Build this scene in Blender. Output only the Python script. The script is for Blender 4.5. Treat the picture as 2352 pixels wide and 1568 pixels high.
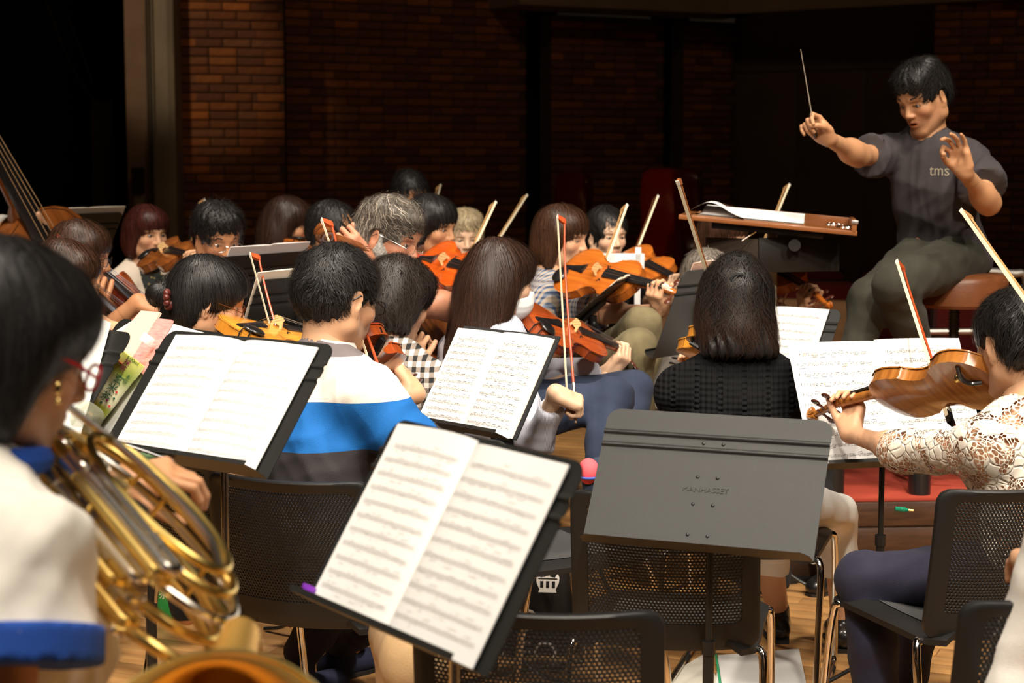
import bpy, bmesh, math, random
import numpy as np
from mathutils import Vector, Matrix
random.seed(7)
RNG = np.random.default_rng(7)
for o in list(bpy.data.objects):
    bpy.data.objects.remove(o)
SC = bpy.context.scene
COL = SC.collection
PI = math.pi
def A(*v):
    return np.array(v if len(v) > 1 else v[0], float)
def R_(d):
    return math.radians(d)

# ---------------------------------------------------------------- camera, light, exposure
FPX, PITCH, CAMZ = 4000.0, R_(6.0), 1.52
cam_data = bpy.data.cameras.new('camera')
cam = bpy.data.objects.new('camera', cam_data)
COL.objects.link(cam)
cam.location = (0, 0, CAMZ)
cam.rotation_euler = (PI / 2 - PITCH, 0, 0)
cam_data.sensor_width = 36.0
cam_data.lens = FPX / 2352 * 36.0
cam_data.clip_start = 0.05
cam_data.dof.use_dof = True
cam_data.dof.focus_distance = 4.5
cam_data.dof.aperture_fstop = 5.0
SC.camera = cam
SC.view_settings.view_transform = 'Standard'
SC.view_settings.look = 'None'
SC.view_settings.gamma = 1.0
SC.view_settings.use_curve_mapping = False
SC.view_settings.exposure = -0.42
world = bpy.data.worlds.new('world')
SC.world = world
world.use_nodes = True
world.node_tree.nodes['Background'].inputs[0].default_value = (1.0, 0.72, 0.5, 1)
world.node_tree.nodes['Background'].inputs[1].default_value = 0.012
def area_light(name, loc, target, size, power, color, spread=120):
    d = bpy.data.lights.new(name, 'AREA')
    d.shape = 'DISK'; d.size = size; d.energy = power; d.color = color
    d.spread = R_(spread)
    o = bpy.data.objects.new(name, d); COL.objects.link(o)
    o.location = loc
    o.rotation_euler = (Vector(target) - Vector(loc)).to_track_quat('-Z', 'Y').to_euler()
    return o
def spot_light(name, loc, target, power, color, angle, blend=0.5, radius=0.15):
    d = bpy.data.lights.new(name, 'SPOT')
    d.energy = power; d.color = color; d.spot_size = R_(angle); d.spot_blend = blend; d.shadow_soft_size = radius
    o = bpy.data.objects.new(name, d); COL.objects.link(o)
    o.location = loc
    o.rotation_euler = (Vector(target) - Vector(loc)).to_track_quat('-Z', 'Y').to_euler()
    return o
WARM = (1.0, 0.90, 0.77)
# spot lamps over the stage: they light the players and leave the walls dark
spot_light('stage_lamp', (-3.2, -1.2, 6.2), (-1.2, 4.6, 0.9), 1500, WARM, 36, 0.7, 0.25)
spot_light('stage_lamp', (0.8, -1.8, 6.4), (0.4, 4.6, 0.9), 2200, WARM, 36, 0.7, 0.25)
spot_light('stage_lamp', (4.2, -0.6, 6.2), (1.4, 5.0, 0.9), 1450, WARM, 34, 0.7, 0.25)
spot_light('stage_lamp', (-2.2, 4.6, 6.8), (-1.4, 6.6, 0.9), 1500, WARM, 58, 0.7, 0.22)
spot_light('stage_lamp', (1.4, 3.6, 6.8), (0.4, 5.6, 0.9), 1500, WARM, 58, 0.7, 0.22)
spot_light('stage_lamp', (-0.8, 1.6, 6.4), (-0.6, 2.6, 0.9), 700, WARM, 62, 0.7, 0.22)
spot_light('stage_lamp', (3.6, 3.4, 6.2), (1.7, 6.5, 1.5), 760, WARM, 30, 0.7, 0.2)
area_light('added_sheen_light', (-1.5, 0.6, 6.0), (-1.2, 2.4, 0.8), 2.4, 60, WARM, 70)  # broad dim light added overhead to put sheen on the metal
area_light('added_sheen_light', (2.2, 1.2, 6.4), (1.0, 4.0, 0.8), 2.4, 55, WARM, 60)  # second added light for metal sheen
spot_light('wall_lamp', (-4.0, 8.4, 5.6), (-2.62, 13.7, 2.45), 520, (1.0, 0.76, 0.50), 15, 0.55, 0.12)
area_light('added_wall_wash', (0.5, 5.0, 6.9), (0.3, 15.5, 2.2), 1.2, 13, (1.0, 0.72, 0.48), 100)  # added faint wash so that bricks, panels and beam show

# ---------------------------------------------------------------- pixels to the world
CP, SP = math.cos(PITCH), math.sin(PITCH)
def at(px, py, d):
    """the point seen at a pixel of the photograph, d metres along the viewing axis"""
    x = (px - 1176) / FPX * d
    v = (784 - py) / FPX * d
    return A(x, d * CP + v * SP, CAMZ - d * SP + v * CP)
def ray_at_z(px, py, z):
    p = at(px, py, 1.0) - A(0, 0, CAMZ)
    return A(0, 0, CAMZ) + p * (z - CAMZ) / p[2]
def seg(px, py, d, qx, qy, L, sign=1):
    """two ends of a thing of known length: the first end's distance is given, the second follows"""
    P = at(px, py, d)
    c = A(0, 0, CAMZ); r = at(qx, qy, 1.0) - c
    r1 = r / np.linalg.norm(r); w = P - c
    b = w @ r1; disc = b * b - (w @ w - L * L)
    if disc < 0: disc = 0
    t = b + sign * math.sqrt(disc)
    Q = c + r1 * t
    Q = P + (Q - P) / np.linalg.norm(Q - P) * L
    return P, Q
def nrm(v):
    v = np.asarray(v, float); n = np.linalg.norm(v)
    return v / n if n > 1e-9 else v
def frame(yaw, pitch=0.0, roll=0.0):
    """columns right, forward, up; yaw 0 looks away from the camera, 90 to the right, 180 to the camera"""
    y = R_(yaw); p = R_(pitch)
    f = A(math.sin(y) * math.cos(p), math.cos(y) * math.cos(p), math.sin(p))
    r = A(math.cos(y), -math.sin(y), 0)
    u = np.cross(r, f)
    if roll:
        c, s = math.cos(R_(roll)), math.sin(R_(roll))
        r, u = r * c + u * s, u * c - r * s
    return np.stack([r, f, u], 1)
def frame_ax(a, n):
    """columns: axis a, side, normal n (made square to a)"""
    a = nrm(a); n = nrm(np.asarray(n, float) - a * (a @ np.asarray(n, float)))
    return np.stack([a, np.cross(n, a), n], 1)

# ---------------------------------------------------------------- materials
MATS = {}
def nodes_of(m):
    m.use_nodes = True
    return m.node_tree.nodes, m.node_tree.links, m.node_tree.nodes['Principled BSDF']
def mat(name, color=(0.8, 0.8, 0.8), rough=0.5, metal=0.0, var=0.0, vscale=8.0, bump=0.0, bscale=60.0, stretch=None, coat=0.0,
        sheen=0.0, sss=0.0, alpha=1.0, trans=0.0, ior=1.45, spec=0.5, color2=None, aniso=0.0):
    if name in MATS: return MATS[name]
    m = bpy.data.materials.new(name); MATS[name] = m
    N, L, P = nodes_of(m)
    P.inputs['Base Color'].default_value = (*color, 1)
    P.inputs['Roughness'].default_value = rough
    P.inputs['Metallic'].default_value = metal
    P.inputs['Coat Weight'].default_value = coat
    P.inputs['Coat Roughness'].default_value = 0.12
    P.inputs['Sheen Weight'].default_value = sheen
    P.inputs['Alpha'].default_value = alpha
    P.inputs['Transmission Weight'].default_value = trans
    P.inputs['IOR'].default_value = ior
    P.inputs['Specular IOR Level'].default_value = spec
    if sss:
        P.inputs['Subsurface Weight'].default_value = sss
        P.inputs['Subsurface Radius'].default_value = (1.0, 0.35, 0.2)
        P.inputs['Subsurface Scale'].default_value = 0.012
    tc = N.new('ShaderNodeTexCoord'); mp = N.new('ShaderNodeMapping')
    L.new(tc.outputs['Object'], mp.inputs['Vector'])
    if stretch: mp.inputs['Scale'].default_value = stretch
    if var or color2:
        n = N.new('ShaderNodeTexNoise'); n.inputs['Scale'].default_value = vscale; n.inputs['Detail'].default_value = 5
        L.new(mp.outputs[0], n.inputs['Vector'])
        r = N.new('ShaderNodeValToRGB')
        r.color_ramp.elements[0].position = 0.3; r.color_ramp.elements[1].position = 0.7
        c2 = color2 if color2 else tuple(min(1, c * (1 + var)) for c in color)
        c1 = color if color2 else tuple(c * (1 - var) for c in color)
        r.color_ramp.elements[0].color = (*c1, 1); r.color_ramp.elements[1].color = (*c2, 1)
        L.new(n.outputs['Fac'], r.inputs[0]); L.new(r.outputs[0], P.inputs['Base Color'])
    if bump:
        n = N.new('ShaderNodeTexNoise'); n.inputs['Scale'].default_value = bscale; n.inputs['Detail'].default_value = 4
        L.new(mp.outputs[0], n.inputs['Vector'])
        b = N.new('ShaderNodeBump'); b.inputs['Strength'].default_value = bump; b.inputs['Distance'].default_value = 0.002
        L.new(n.outputs['Fac'], b.inputs['Height']); L.new(b.outputs[0], P.inputs['Normal'])
    return m

# ---------------------------------------------------------------- objects
def me_data(name, V, F, m=None, smooth=True, sharp=None):
    me = bpy.data.meshes.new(name)
    V = np.asarray(V, float)
    if isinstance(F, np.ndarray) and F.ndim == 2:
        k = F.shape[1]; n = len(F)
        me.vertices.add(len(V)); me.vertices.foreach_set('co', V.ravel())
        me.loops.add(n * k); me.loops.foreach_set('vertex_index', F.astype(np.int32).ravel())
        me.polygons.add(n); me.polygons.foreach_set('loop_start', np.arange(0, n * k, k, dtype=np.int32))
        me.polygons.foreach_set('loop_total', np.full(n, k, dtype=np.int32))
        me.update(calc_edges=True)
    else:
        me.from_pydata([tuple(v) for v in V], [], [tuple(int(i) for i in f) for f in F])
    if smooth:
        me.polygons.foreach_set('use_smooth', np.ones(len(me.polygons), dtype=bool))
    me.validate()
    if sharp and hasattr(me, 'set_sharp_from_angle'):
        me.set_sharp_from_angle(angle=R_(sharp))
    if m: me.materials.append(m)
    return me
def add(name, me, parent=None, base=None, label=None, kind=None):
    o = bpy.data.objects.new(name, me); COL.objects.link(o)
    if parent is not None: o.parent = parent
    if base is not None: o.location = base
    if label: o['label'] = label
    if kind: o['kind'] = kind
    return o
def thing(name, label, cat, loc=(0, 0, 0), Rm=None, group=None, scale=1.0):
    o = bpy.data.objects.new(name, None); COL.objects.link(o)
    o.empty_display_size = 0.05
    if Rm is not None:
        M4 = Matrix.Identity(4)
        for i in range(3):
            for j in range(3): M4[i][j] = float(Rm[i][j])
        o.rotation_euler = M4.to_euler()
    o.location = tuple(float(c) for c in loc); o.scale = (scale,) * 3
    o['label'] = label; o['category'] = cat
    if group: o['group'] = group
    return o
def tag(o, label, cat, group=None):
    o['label'] = label; o['category'] = cat
    if group: o['group'] = group
    return o
def clone(t, label=None, loc=None, Rm=None, group=None, scale=None):
    r = t.copy(); COL.objects.link(r)
    if label: r['label'] = label
    if group: r['group'] = group
    if loc is not None: r.location = tuple(float(c) for c in loc)
    if Rm is not None:
        r.rotation_euler = Matrix([[float(c) for c in row] for row in Rm]).to_euler()
    if scale: r.scale = (scale,) * 3
    def kids(src, dst):
        for ch in list(src.children):
            c = ch.copy(); COL.objects.link(c); c.parent = dst
            kids(ch, c)
    kids(t, r)
    return r
class MB:
    """collects shapes into one mesh"""
    def __init__(s): s.V = []; s.F = []
    def raw(s, V, F):
        b = len(s.V); s.V += [tuple(v) for v in V]; s.F += [tuple(i + b for i in f) for f in F]; return s
    def box(s, c, h, Rm=None, bev=0.0):
        c = A(c); h = A(h)
        if bev <= 0:
            P = [(x, y, z) for x in (-1, 1) for y in (-1, 1) for z in (-1, 1)]
            V = A(P) * h
            F = [(0, 1, 3, 2), (4, 6, 7, 5), (0, 4, 5, 1), (2, 3, 7, 6), (0, 2, 6, 4), (1, 5, 7, 3)]
        else:
            bm = bmesh.new(); bmesh.ops.create_cube(bm, size=2.0)
            for v in bm.verts: v.co = Vector((v.co.x * h[0], v.co.y * h[1], v.co.z * h[2]))
            bmesh.ops.bevel(bm, geom=bm.edges[:], offset=bev, segments=2, affect='EDGES', profile=0.5)
            bm.verts.index_update()
            V = A([tuple(v.co) for v in bm.verts]); F = [tuple(v.index for v in f.verts) for f in bm.faces]
            bm.free()
        if Rm is not None: V = V @ np.asarray(Rm).T
        return s.raw(V + c, F)
    def tube(s, pts, rad, n=10, closed=False, cap=True, flat=1.0, up=None):
        P = A(pts); m = len(P)
        rad = np.broadcast_to(np.asarray(rad, float), (m,))
        T = np.zeros_like(P)
        for i in range(m):
            a = P[(i - 1) % m] if (closed or i > 0) else P[i]
            b = P[(i + 1) % m] if (closed or i < m - 1) else P[i]
            T[i] = nrm(b - a)
        u = np.asarray(up, float) if up is not None else (A(0, 0, 1) if abs(T[0][2]) < 0.9 else A(1, 0, 0))
        V = []
        for i in range(m):
            x = nrm(np.cross(u, T[i])); y = np.cross(T[i], x)
            if up is None: u = y
            for k in range(n):
                t = 2 * PI * k / n
                V.append(P[i] + rad[i] * (math.cos(t) * x + flat * math.sin(t) * y))
        F = []
        for i in range(m if closed else m - 1):
            j = (i + 1) % m
            for k in range(n):
                l = (k + 1) % n
                F.append((i * n + k, i * n + l, j * n + l, j * n + k))
        if cap and not closed:
            F.append(tuple(range(n - 1, -1, -1))); F.append(tuple((m - 1) * n + k for k in range(n)))
        return s.raw(V, F)
    def lathe(s, prof, c=(0, 0, 0), Rm=None, n=24):
        """profile (r, z) turned about z"""
        V = []; m = len(prof)
        for r, z in prof:
            for k in range(n):
                t = 2 * PI * k / n; V.append((r * math.cos(t), r * math.sin(t), z))
        F = [(i * n + k, i * n + (k + 1) % n, (i + 1) * n + (k + 1) % n, (i + 1) * n + k) for i in range(m - 1) for k in range(n)]
        F.append(tuple(range(n - 1, -1, -1))); F.append(tuple((m - 1) * n + k for k in range(n)))
        V = A(V)
        if Rm is not None: V = V @ np.asarray(Rm).T
        return s.raw(V + A(c), F)
    def ball(s, c, r, Rm=None, n=12, m=8):
        r = np.broadcast_to(np.asarray(r, float), (3,))
        V = [(0, 0, 1)]
        for i in range(1, m):
            p = PI * i / m
            for k in range(n):
                t = 2 * PI * k / n; V.append((math.sin(p) * math.cos(t), math.sin(p) * math.sin(t), math.cos(p)))
        V.append((0, 0, -1)); V = A(V) * r
        F = [(0, 1 + k, 1 + (k + 1) % n) for k in range(n)]
        for i in range(m - 2):
            for k in range(n):
                a = 1 + i * n; b = a + n
                F.append((a + k, b + k, b + (k + 1) % n, a + (k + 1) % n))
        e = len(V) - 1; a = 1 + (m - 2) * n
        F += [(a + (k + 1) % n, a + k, e) for k in range(n)]
        if Rm is not None: V = V @ np.asarray(Rm).T
        return s.raw(V + A(c), F)
    def prism(s, poly, z0, z1, Rm=None, c=(0, 0, 0)):
        n = len(poly)
        V = A([(x, y, z0) for x, y in poly] + [(x, y, z1) for x, y in poly])
        F = [tuple(range(n - 1, -1, -1)), tuple(range(n, 2 * n))] + [(i, (i + 1) % n, n + (i + 1) % n, n + i) for i in range(n)]
        if Rm is not None: V = V @ np.asarray(Rm).T
        return s.raw(V + A(c), F)
    def data(s, name, m=None, smooth=True, sharp=35):
        return me_data(name, s.V, s.F, m, smooth, sharp)
    def obj(s, name, m, parent=None, smooth=True, sharp=35, label=None, kind=None):
        return add(name, s.data(name, m, smooth, sharp), parent, None, label, kind)
def smooth_path(pts, n=8, closed=False):
    P = A(pts); m = len(P); out = []
    for i in range(m if closed else m - 1):
        p0 = P[(i - 1) % m] if (closed or i > 0) else 2 * P[0] - P[1]
        p1 = P[i]; p2 = P[(i + 1) % m]
        p3 = P[(i + 2) % m] if (closed or i < m - 2) else 2 * P[-1] - P[-2]
        for k in range(n):
            t = k / n
            out.append(0.5 * ((2 * p1) + (-p0 + p2) * t + (2 * p0 - 5 * p1 + 4 * p2 - p3) * t * t + (-p0 + 3 * p1 - 3 * p2 + p3) * t ** 3))
    if not closed: out.append(P[-1])
    return A(out)
def text_mesh(name, body, size, m, depth=0.0004, font_shear=0.0, bevel=0.0):
    cu = bpy.data.curves.new(name, 'FONT'); cu.body = body; cu.size = size; cu.extrude = depth
    cu.align_x = 'CENTER'; cu.align_y = 'CENTER'; cu.shear = font_shear; cu.resolution_u = 3
    if bevel: cu.offset = bevel
    o = bpy.data.objects.new(name, cu); COL.objects.link(o)
    bpy.context.view_layer.update()
    me = bpy.data.meshes.new_from_object(o.evaluated_get(bpy.context.evaluated_depsgraph_get()))
    bpy.data.objects.remove(o); bpy.data.curves.remove(cu)
    me.name = name; me.materials.clear(); me.materials.append(m)
    return me

# ---------------------------------------------------------------- implicit surfaces
# primitives: (op, kind, data..., k)
def cap(a, b, ra, rb=None, k=0.02, op='+'): return (op, 'cap', A(a), A(b), ra, ra if rb is None else rb, k)
def fcap(a, b, ra, rb=None, k=0.02, op='+'): return (op, 'fcap', A(a), A(b), ra, ra if rb is None else rb, k)
def ell(c, r, Rm=None, k=0.02, op='+'): return (op, 'ell', A(c), np.broadcast_to(np.asarray(r, float), (3,)), np.eye(3) if Rm is None else np.asarray(Rm), k)
def rbox(c, h, Rm=None, rd=0.01, k=0.02, op='+'): return (op, 'box', A(c), A(h), np.eye(3) if Rm is None else np.asarray(Rm), rd, k)
def plane(p, n, k=0.004): return ('x', 'pl', A(p), nrm(n), k)
def dist(pr, X, Y, Z):
    kd = pr[1]
    if kd in ('cap', 'fcap'):
        a, b, ra, rb = pr[2:6]; ab = b - a; L2 = max(ab @ ab, 1e-12)
        px, py, pz = X - a[0], Y - a[1], Z - a[2]
        t = (px * ab[0] + py * ab[1] + pz * ab[2]) / L2
        tc = np.clip(t, 0, 1 if kd == 'cap' else 1.6)
        d = np.sqrt((px - tc * ab[0]) ** 2 + (py - tc * ab[1]) ** 2 + (pz - tc * ab[2]) ** 2) - (ra + (rb - ra) * np.minimum(tc, 1.0))
        if kd == 'fcap': d = np.maximum(d, (t - 1) * math.sqrt(L2))
        return d
    if kd == 'ell':
        c, r, Rm = pr[2:5]
        p = [(X - c[0]), (Y - c[1]), (Z - c[2])]
        q = [sum(Rm[i, j] * p[i] for i in range(3)) for j in range(3)]
        k0 = np.sqrt(sum((q[j] / r[j]) ** 2 for j in range(3))); k1 = np.sqrt(sum((q[j] / r[j] ** 2) ** 2 for j in range(3)))
        return k0 * (k0 - 1) / np.maximum(k1, 1e-6)
    if kd == 'box':
        c, h, Rm, rd = pr[2:6]
        p = [(X - c[0]), (Y - c[1]), (Z - c[2])]
        q = [np.abs(sum(Rm[i, j] * p[i] for i in range(3))) - (h[j] - rd) for j in range(3)]
        return np.sqrt(sum(np.maximum(v, 0) ** 2 for v in q)) + np.minimum(np.maximum(q[0], np.maximum(q[1], q[2])), 0) - rd
    if kd == 'pl':
        p, n = pr[2:4]
        return (X - p[0]) * n[0] + (Y - p[1]) * n[1] + (Z - p[2]) * n[2]
def smin(a, b, k):
    h = np.maximum(k - np.abs(a - b), 0) / k
    return np.minimum(a, b) - h * h * k * 0.25
def bbox(pr):
    kd = pr[1]
    if kd == 'cap':
        r = max(pr[4], pr[5]); return np.minimum(pr[2], pr[3]) - r, np.maximum(pr[2], pr[3]) + r
    if kd == 'fcap':
        r = max(pr[4], pr[5]); return np.minimum(pr[2], pr[3]) - r, np.maximum(pr[2], pr[3]) + r
    if kd == 'ell':
        e = np.abs(pr[4]) @ pr[3]; return pr[2] - e, pr[2] + e
    if kd == 'box':
        e = np.abs(pr[4]) @ pr[3]; return pr[2] - e, pr[2] + e
    return None
def ev(prims, P):
    X, Y, Z = P[:, 0], P[:, 1], P[:, 2]; F = np.full(len(P), 0.6)
    for pr in prims:
        d = dist(pr, X, Y, Z); k = pr[-1]
        F = smin(F, d, k) if pr[0] == '+' else -smin(-F, d if pr[0] == '-' else -d, k)
    return F
def grad(prims, P, e=0.002):
    g = np.stack([ev(prims, P + A(*(e * (i == j) for j in range(3)))) - ev(prims, P - A(*(e * (i == j) for j in range(3)))) for i in range(3)], 1)
    n = np.linalg.norm(g, axis=1, keepdims=True)
    return g / np.maximum(n, 1e-9)
def sdf(prims, h, lo=None, hi=None):
    """surface nets over a grid; returns vertices, quads"""
    bs = [bbox(p) for p in prims if p[0] == '+']
    l = np.min([b[0] for b in bs], 0) - 3 * h; u = np.max([b[1] for b in bs], 0) + 3 * h
    if lo is not None: l = np.maximum(l, lo)
    if hi is not None: u = np.minimum(u, hi)
    n = np.maximum(np.ceil((u - l) / h).astype(int) + 1, 4)
    ax = [l[i] + h * np.arange(n[i]) for i in range(3)]
    F = np.full(n, 0.6, dtype=np.float32)
    for pr in prims:
        k = pr[-1]; b = bbox(pr)
        if b is None: s = [slice(0, n[i]) for i in range(3)]
        else:
            m = (k + 3 * h) if pr[0] == '+' else (k + h)
            i0 = np.clip(np.floor((b[0] - m - l) / h).astype(int), 0, n); i1 = np.clip(np.ceil((b[1] + m - l) / h).astype(int) + 1, 0, n)
            if (i1 <= i0).any(): continue
            s = [slice(i0[i], i1[i]) for i in range(3)]
        X = ax[0][s[0]][:, None, None].astype(np.float32); Y = ax[1][s[1]][None, :, None].astype(np.float32); Z = ax[2][s[2]][None, None, :].astype(np.float32)
        d = dist(pr, X, Y, Z); f = F[tuple(s)]
        F[tuple(s)] = smin(f, d, k) if pr[0] == '+' else -smin(-f, d if pr[0] == '-' else -d, k)
    F[0] = F[-1] = 0.6; F[:, 0] = F[:, -1] = 0.6; F[:, :, 0] = F[:, :, -1] = 0.6
    S = F < 0
    c = [S[i:n[0] - 1 + i, j:n[1] - 1 + j, q:n[2] - 1 + q] for i in (0, 1) for j in (0, 1) for q in (0, 1)]
    anyc = np.logical_or.reduce(c); allc = np.logical_and.reduce(c)
    I = np.argwhere(anyc & ~allc)
    if not len(I): return np.zeros((0, 3)), np.zeros((0, 4), int)
    vid = np.full(np.array(n) - 1, -1, dtype=np.int32); vid[I[:, 0], I[:, 1], I[:, 2]] = np.arange(len(I))
    off = A([(i, j, q) for i in (0, 1) for j in (0, 1) for q in (0, 1)]).astype(int)
    vals = np.stack([F[I[:, 0] + o[0], I[:, 1] + o[1], I[:, 2] + o[2]] for o in off], 1)
    acc = np.zeros((len(I), 3)); cnt = np.zeros(len(I))
    for e0 in range(8):
        for d_ in range(3):
            if off[e0][d_]: continue
            e1 = e0 + (4, 2, 1)[d_]
            a, b = vals[:, e0], vals[:, e1]; m = (a < 0) != (b < 0)
            t = np.where(m, a / np.where(m, a - b, 1), 0)
            p = off[e0][None, :] + t[:, None] * A([1.0 * (d_ == i) for i in range(3)])[None, :]
            acc[m] += p[m]; cnt[m] += 1
    V = l + h * (I + acc / np.maximum(cnt, 1)[:, None])
    Q = []
    for d_ in range(3):
        s0 = [slice(0, n[i]) for i in range(3)]; s1 = list(s0); s0[d_] = slice(0, n[d_] - 1); s1[d_] = slice(1, n[d_])
        a, b = S[tuple(s0)], S[tuple(s1)]
        E = np.argwhere(a != b); sg = a[E[:, 0], E[:, 1], E[:, 2]]
        o1, o2 = [(i) for i in range(3) if i != d_]
        def cell(E, p, q):
            C = E.copy(); C[:, o1] -= p; C[:, o2] -= q
            return vid[C[:, 0], C[:, 1], C[:, 2]]
        q4 = np.stack([cell(E, 0, 0), cell(E, 1, 0), cell(E, 1, 1), cell(E, 0, 1)], 1)
        fl = sg if d_ != 1 else ~sg
        q4[~fl] = q4[~fl][:, ::-1]
        Q.append(q4)
    Q = np.concatenate(Q); Q = Q[(Q >= 0).all(1)]
    return V, Q
def vnormals(V, Q):
    n = np.cross(V[Q[:, 2]] - V[Q[:, 0]], V[Q[:, 3]] - V[Q[:, 1]]); N = np.zeros_like(V)
    for i in range(4): np.add.at(N, Q[:, i], n)
    return N / np.maximum(np.linalg.norm(N, axis=1, keepdims=True), 1e-9)
def folds(V, Q, seed, amp, freq=14.0, dirn=None):
    """cloth folds: warped ridges pushed along the normals"""
    r = np.random.default_rng(seed); N = vnormals(V, Q); s = np.zeros(len(V))
    w = V + 0.03 * np.sin(V[:, [1, 2, 0]] * 9 + r.uniform(0, 6, 3))
    for i in range(4):
        d = nrm(r.normal(size=3)) if dirn is None else nrm(np.asarray(dirn) + 0.5 * r.normal(size=3))
        f = freq * (0.7 + 0.5 * i)
        s += (1 - 1.6 * np.abs(np.sin(w @ d * f + r.uniform(0, 6) + 1.3 * np.sin(w @ nrm(r.normal(size=3)) * f * 0.45)))) / (1 + 0.6 * i)
    return V + N * (amp * s)[:, None]
def merge(parts):
    V = []; Q = []; b = 0
    for v, q in parts:
        if len(v): V.append(v); Q.append(q + b); b += len(v)
    return np.concatenate(V), np.concatenate(Q)
# ---------------------------------------------------------------- people
def col_mat(name, rough=0.5, sss=0.0, spec=0.5, bump=0.0, bscale=200, sheen=0.0, coat=0.0):
    if name in MATS: return MATS[name]
    m = mat(name, (0.8, 0.8, 0.8), rough, sss=sss, spec=spec, bump=bump, bscale=bscale, sheen=sheen, coat=coat)
    N, L, P = nodes_of(m)
    a = N.new('ShaderNodeAttribute'); a.attribute_name = 'Col'
    L.new(a.outputs['Color'], P.inputs['Base Color'])
    return m
def set_col(me, C):
    a = me.color_attributes.new('Col', 'FLOAT_COLOR', 'POINT')
    C = np.concatenate([C, np.ones((len(C), 1))], 1)
    a.data.foreach_set('color', C.astype(np.float32).ravel())
def xf(prims, o, Rm, s=1.0):
    """head- or hand-local primitives into the world"""
    out = []
    for p in prims:
        op, kd = p[0], p[1]
        if kd in ('cap', 'fcap'): out.append((op, kd, o + Rm @ p[2] * s, o + Rm @ p[3] * s, p[4] * s, p[5] * s, p[6]))
        elif kd == 'ell': out.append((op, kd, o + Rm @ p[2] * s, p[3] * s, Rm @ p[4], p[5]))
        elif kd == 'box': out.append((op, kd, o + Rm @ p[2] * s, p[3] * s, Rm @ p[4], p[5] * s, p[6]))
        elif kd == 'pl': out.append((op, kd, o + Rm @ p[2] * s, Rm @ p[3], p[4]))
    return out
def rx(d):
    c, s = math.cos(R_(d)), math.sin(R_(d)); return A([[1, 0, 0], [0, c, -s], [0, s, c]])
def ry(d):
    c, s = math.cos(R_(d)), math.sin(R_(d)); return A([[c, 0, s], [0, 1, 0], [-s, 0, c]])
def rz(d):
    c, s = math.cos(R_(d)), math.sin(R_(d)); return A([[c, -s, 0], [s, c, 0], [0, 0, 1]])
def head_prims(fem=True, mouth=0.0, lids=0.5, old=0.0):
    lids = lids + 0.55
    P = [ell((0, -0.012, 0.032), (0.073, 0.092, 0.082), k=0.02),
         ell((0, 0.022, -0.015), (0.061, 0.064, 0.088), k=0.03),
         ell((0, 0.045, 0.05), (0.056, 0.040, 0.040), k=0.03)]
    jw = 0.046 if fem else 0.052
    for s in (-1, 1):
        P += [cap((s * jw, 0.0, -0.058), (s * 0.016, 0.062, -0.094), 0.024, 0.018, k=0.025),
              cap((s * (jw + 0.008), -0.005, -0.02), (s * jw, 0.0, -0.055), 0.022, 0.022, k=0.02),
              ell((s * 0.036, 0.060, -0.022), (0.022, 0.020, 0.020), k=0.025),
              cap((s * 0.014, 0.083, 0.026), (s * 0.044, 0.068, 0.027), 0.010, 0.010, k=0.015)]
    P += [ell((0, 0.070, -0.098), (0.018, 0.015, 0.014), k=0.02),
          ell((0, 0.074, -0.055), (0.030, 0.018, 0.026), k=0.02)]
    for s in (-1, 1):
        P += [ell((s * 0.031, 0.097, 0.006), (0.019, 0.016, 0.012), k=0.014, op='-'),
              ell((s * 0.031, 0.0655, 0.004), (0.016, 0.0125, 0.0125), k=0.006)]
        P += [cap((s * 0.018, 0.0815, 0.0128 - 0.0045 * lids), (s * 0.043, 0.0750, 0.0122 - 0.0045 * lids), 0.0046, 0.0040, k=0.005),
              cap((s * 0.020, 0.0805, -0.0060), (s * 0.041, 0.0750, -0.0055), 0.0028, 0.0026, k=0.005)]
    P += [cap((0, 0.084, 0.014), (0, 0.103, -0.024), 0.0075, 0.0105, k=0.014),
          ell((0.011, 0.0945, -0.029), (0.008, 0.010, 0.007), k=0.008), ell((-0.011, 0.0945, -0.029), (0.008, 0.010, 0.007), k=0.008),
          ell((0.0065, 0.101, -0.0365), (0.0035, 0.005, 0.003), k=0.004, op='-'), ell((-0.0065, 0.101, -0.0365), (0.0035, 0.005, 0.003), k=0.004, op='-')]
    mo = mouth
    P += [cap((-0.019, 0.0845, -0.0565), (0, 0.0925, -0.0535 + 0.002 * mo), 0.0036, 0.0050, k=0.006), cap((0.019, 0.0845, -0.0565), (0, 0.0925, -0.0535 + 0.002 * mo), 0.0036, 0.0050, k=0.006),
          cap((-0.015, 0.0840, -0.0605 - 0.006 * mo), (0.015, 0.0840, -0.0605 - 0.006 * mo), 0.0050, 0.0050, k=0.005), ell((0, 0.0885, -0.0615 - 0.007 * mo), (0.012, 0.006, 0.0052), k=0.006),
          cap((-0.021, 0.094, -0.0575), (0.021, 0.094, -0.0575), 0.0014, 0.0014, k=0.003, op='-')]
    if mo > 0: P.append(ell((0, 0.093, -0.0585 - 0.002 * mo), (0.010 * mo + 0.004, 0.014, 0.0045 * mo + 0.001), k=0.003, op='-'))
    for s in (-1, 1):
        E_ = rz(-s * 22) @ rx(-8)
        P += [ell((s * 0.078, -0.006, -0.004), (0.0065, 0.017, 0.031), E_, k=0.006),
              ell((s * 0.0855, -0.001, 0.001), (0.0055, 0.0085, 0.018), E_, k=0.004, op='-'),
              ell((s * 0.076, 0.002, -0.031), (0.005, 0.008, 0.009), E_, k=0.006)]
    return P
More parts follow.
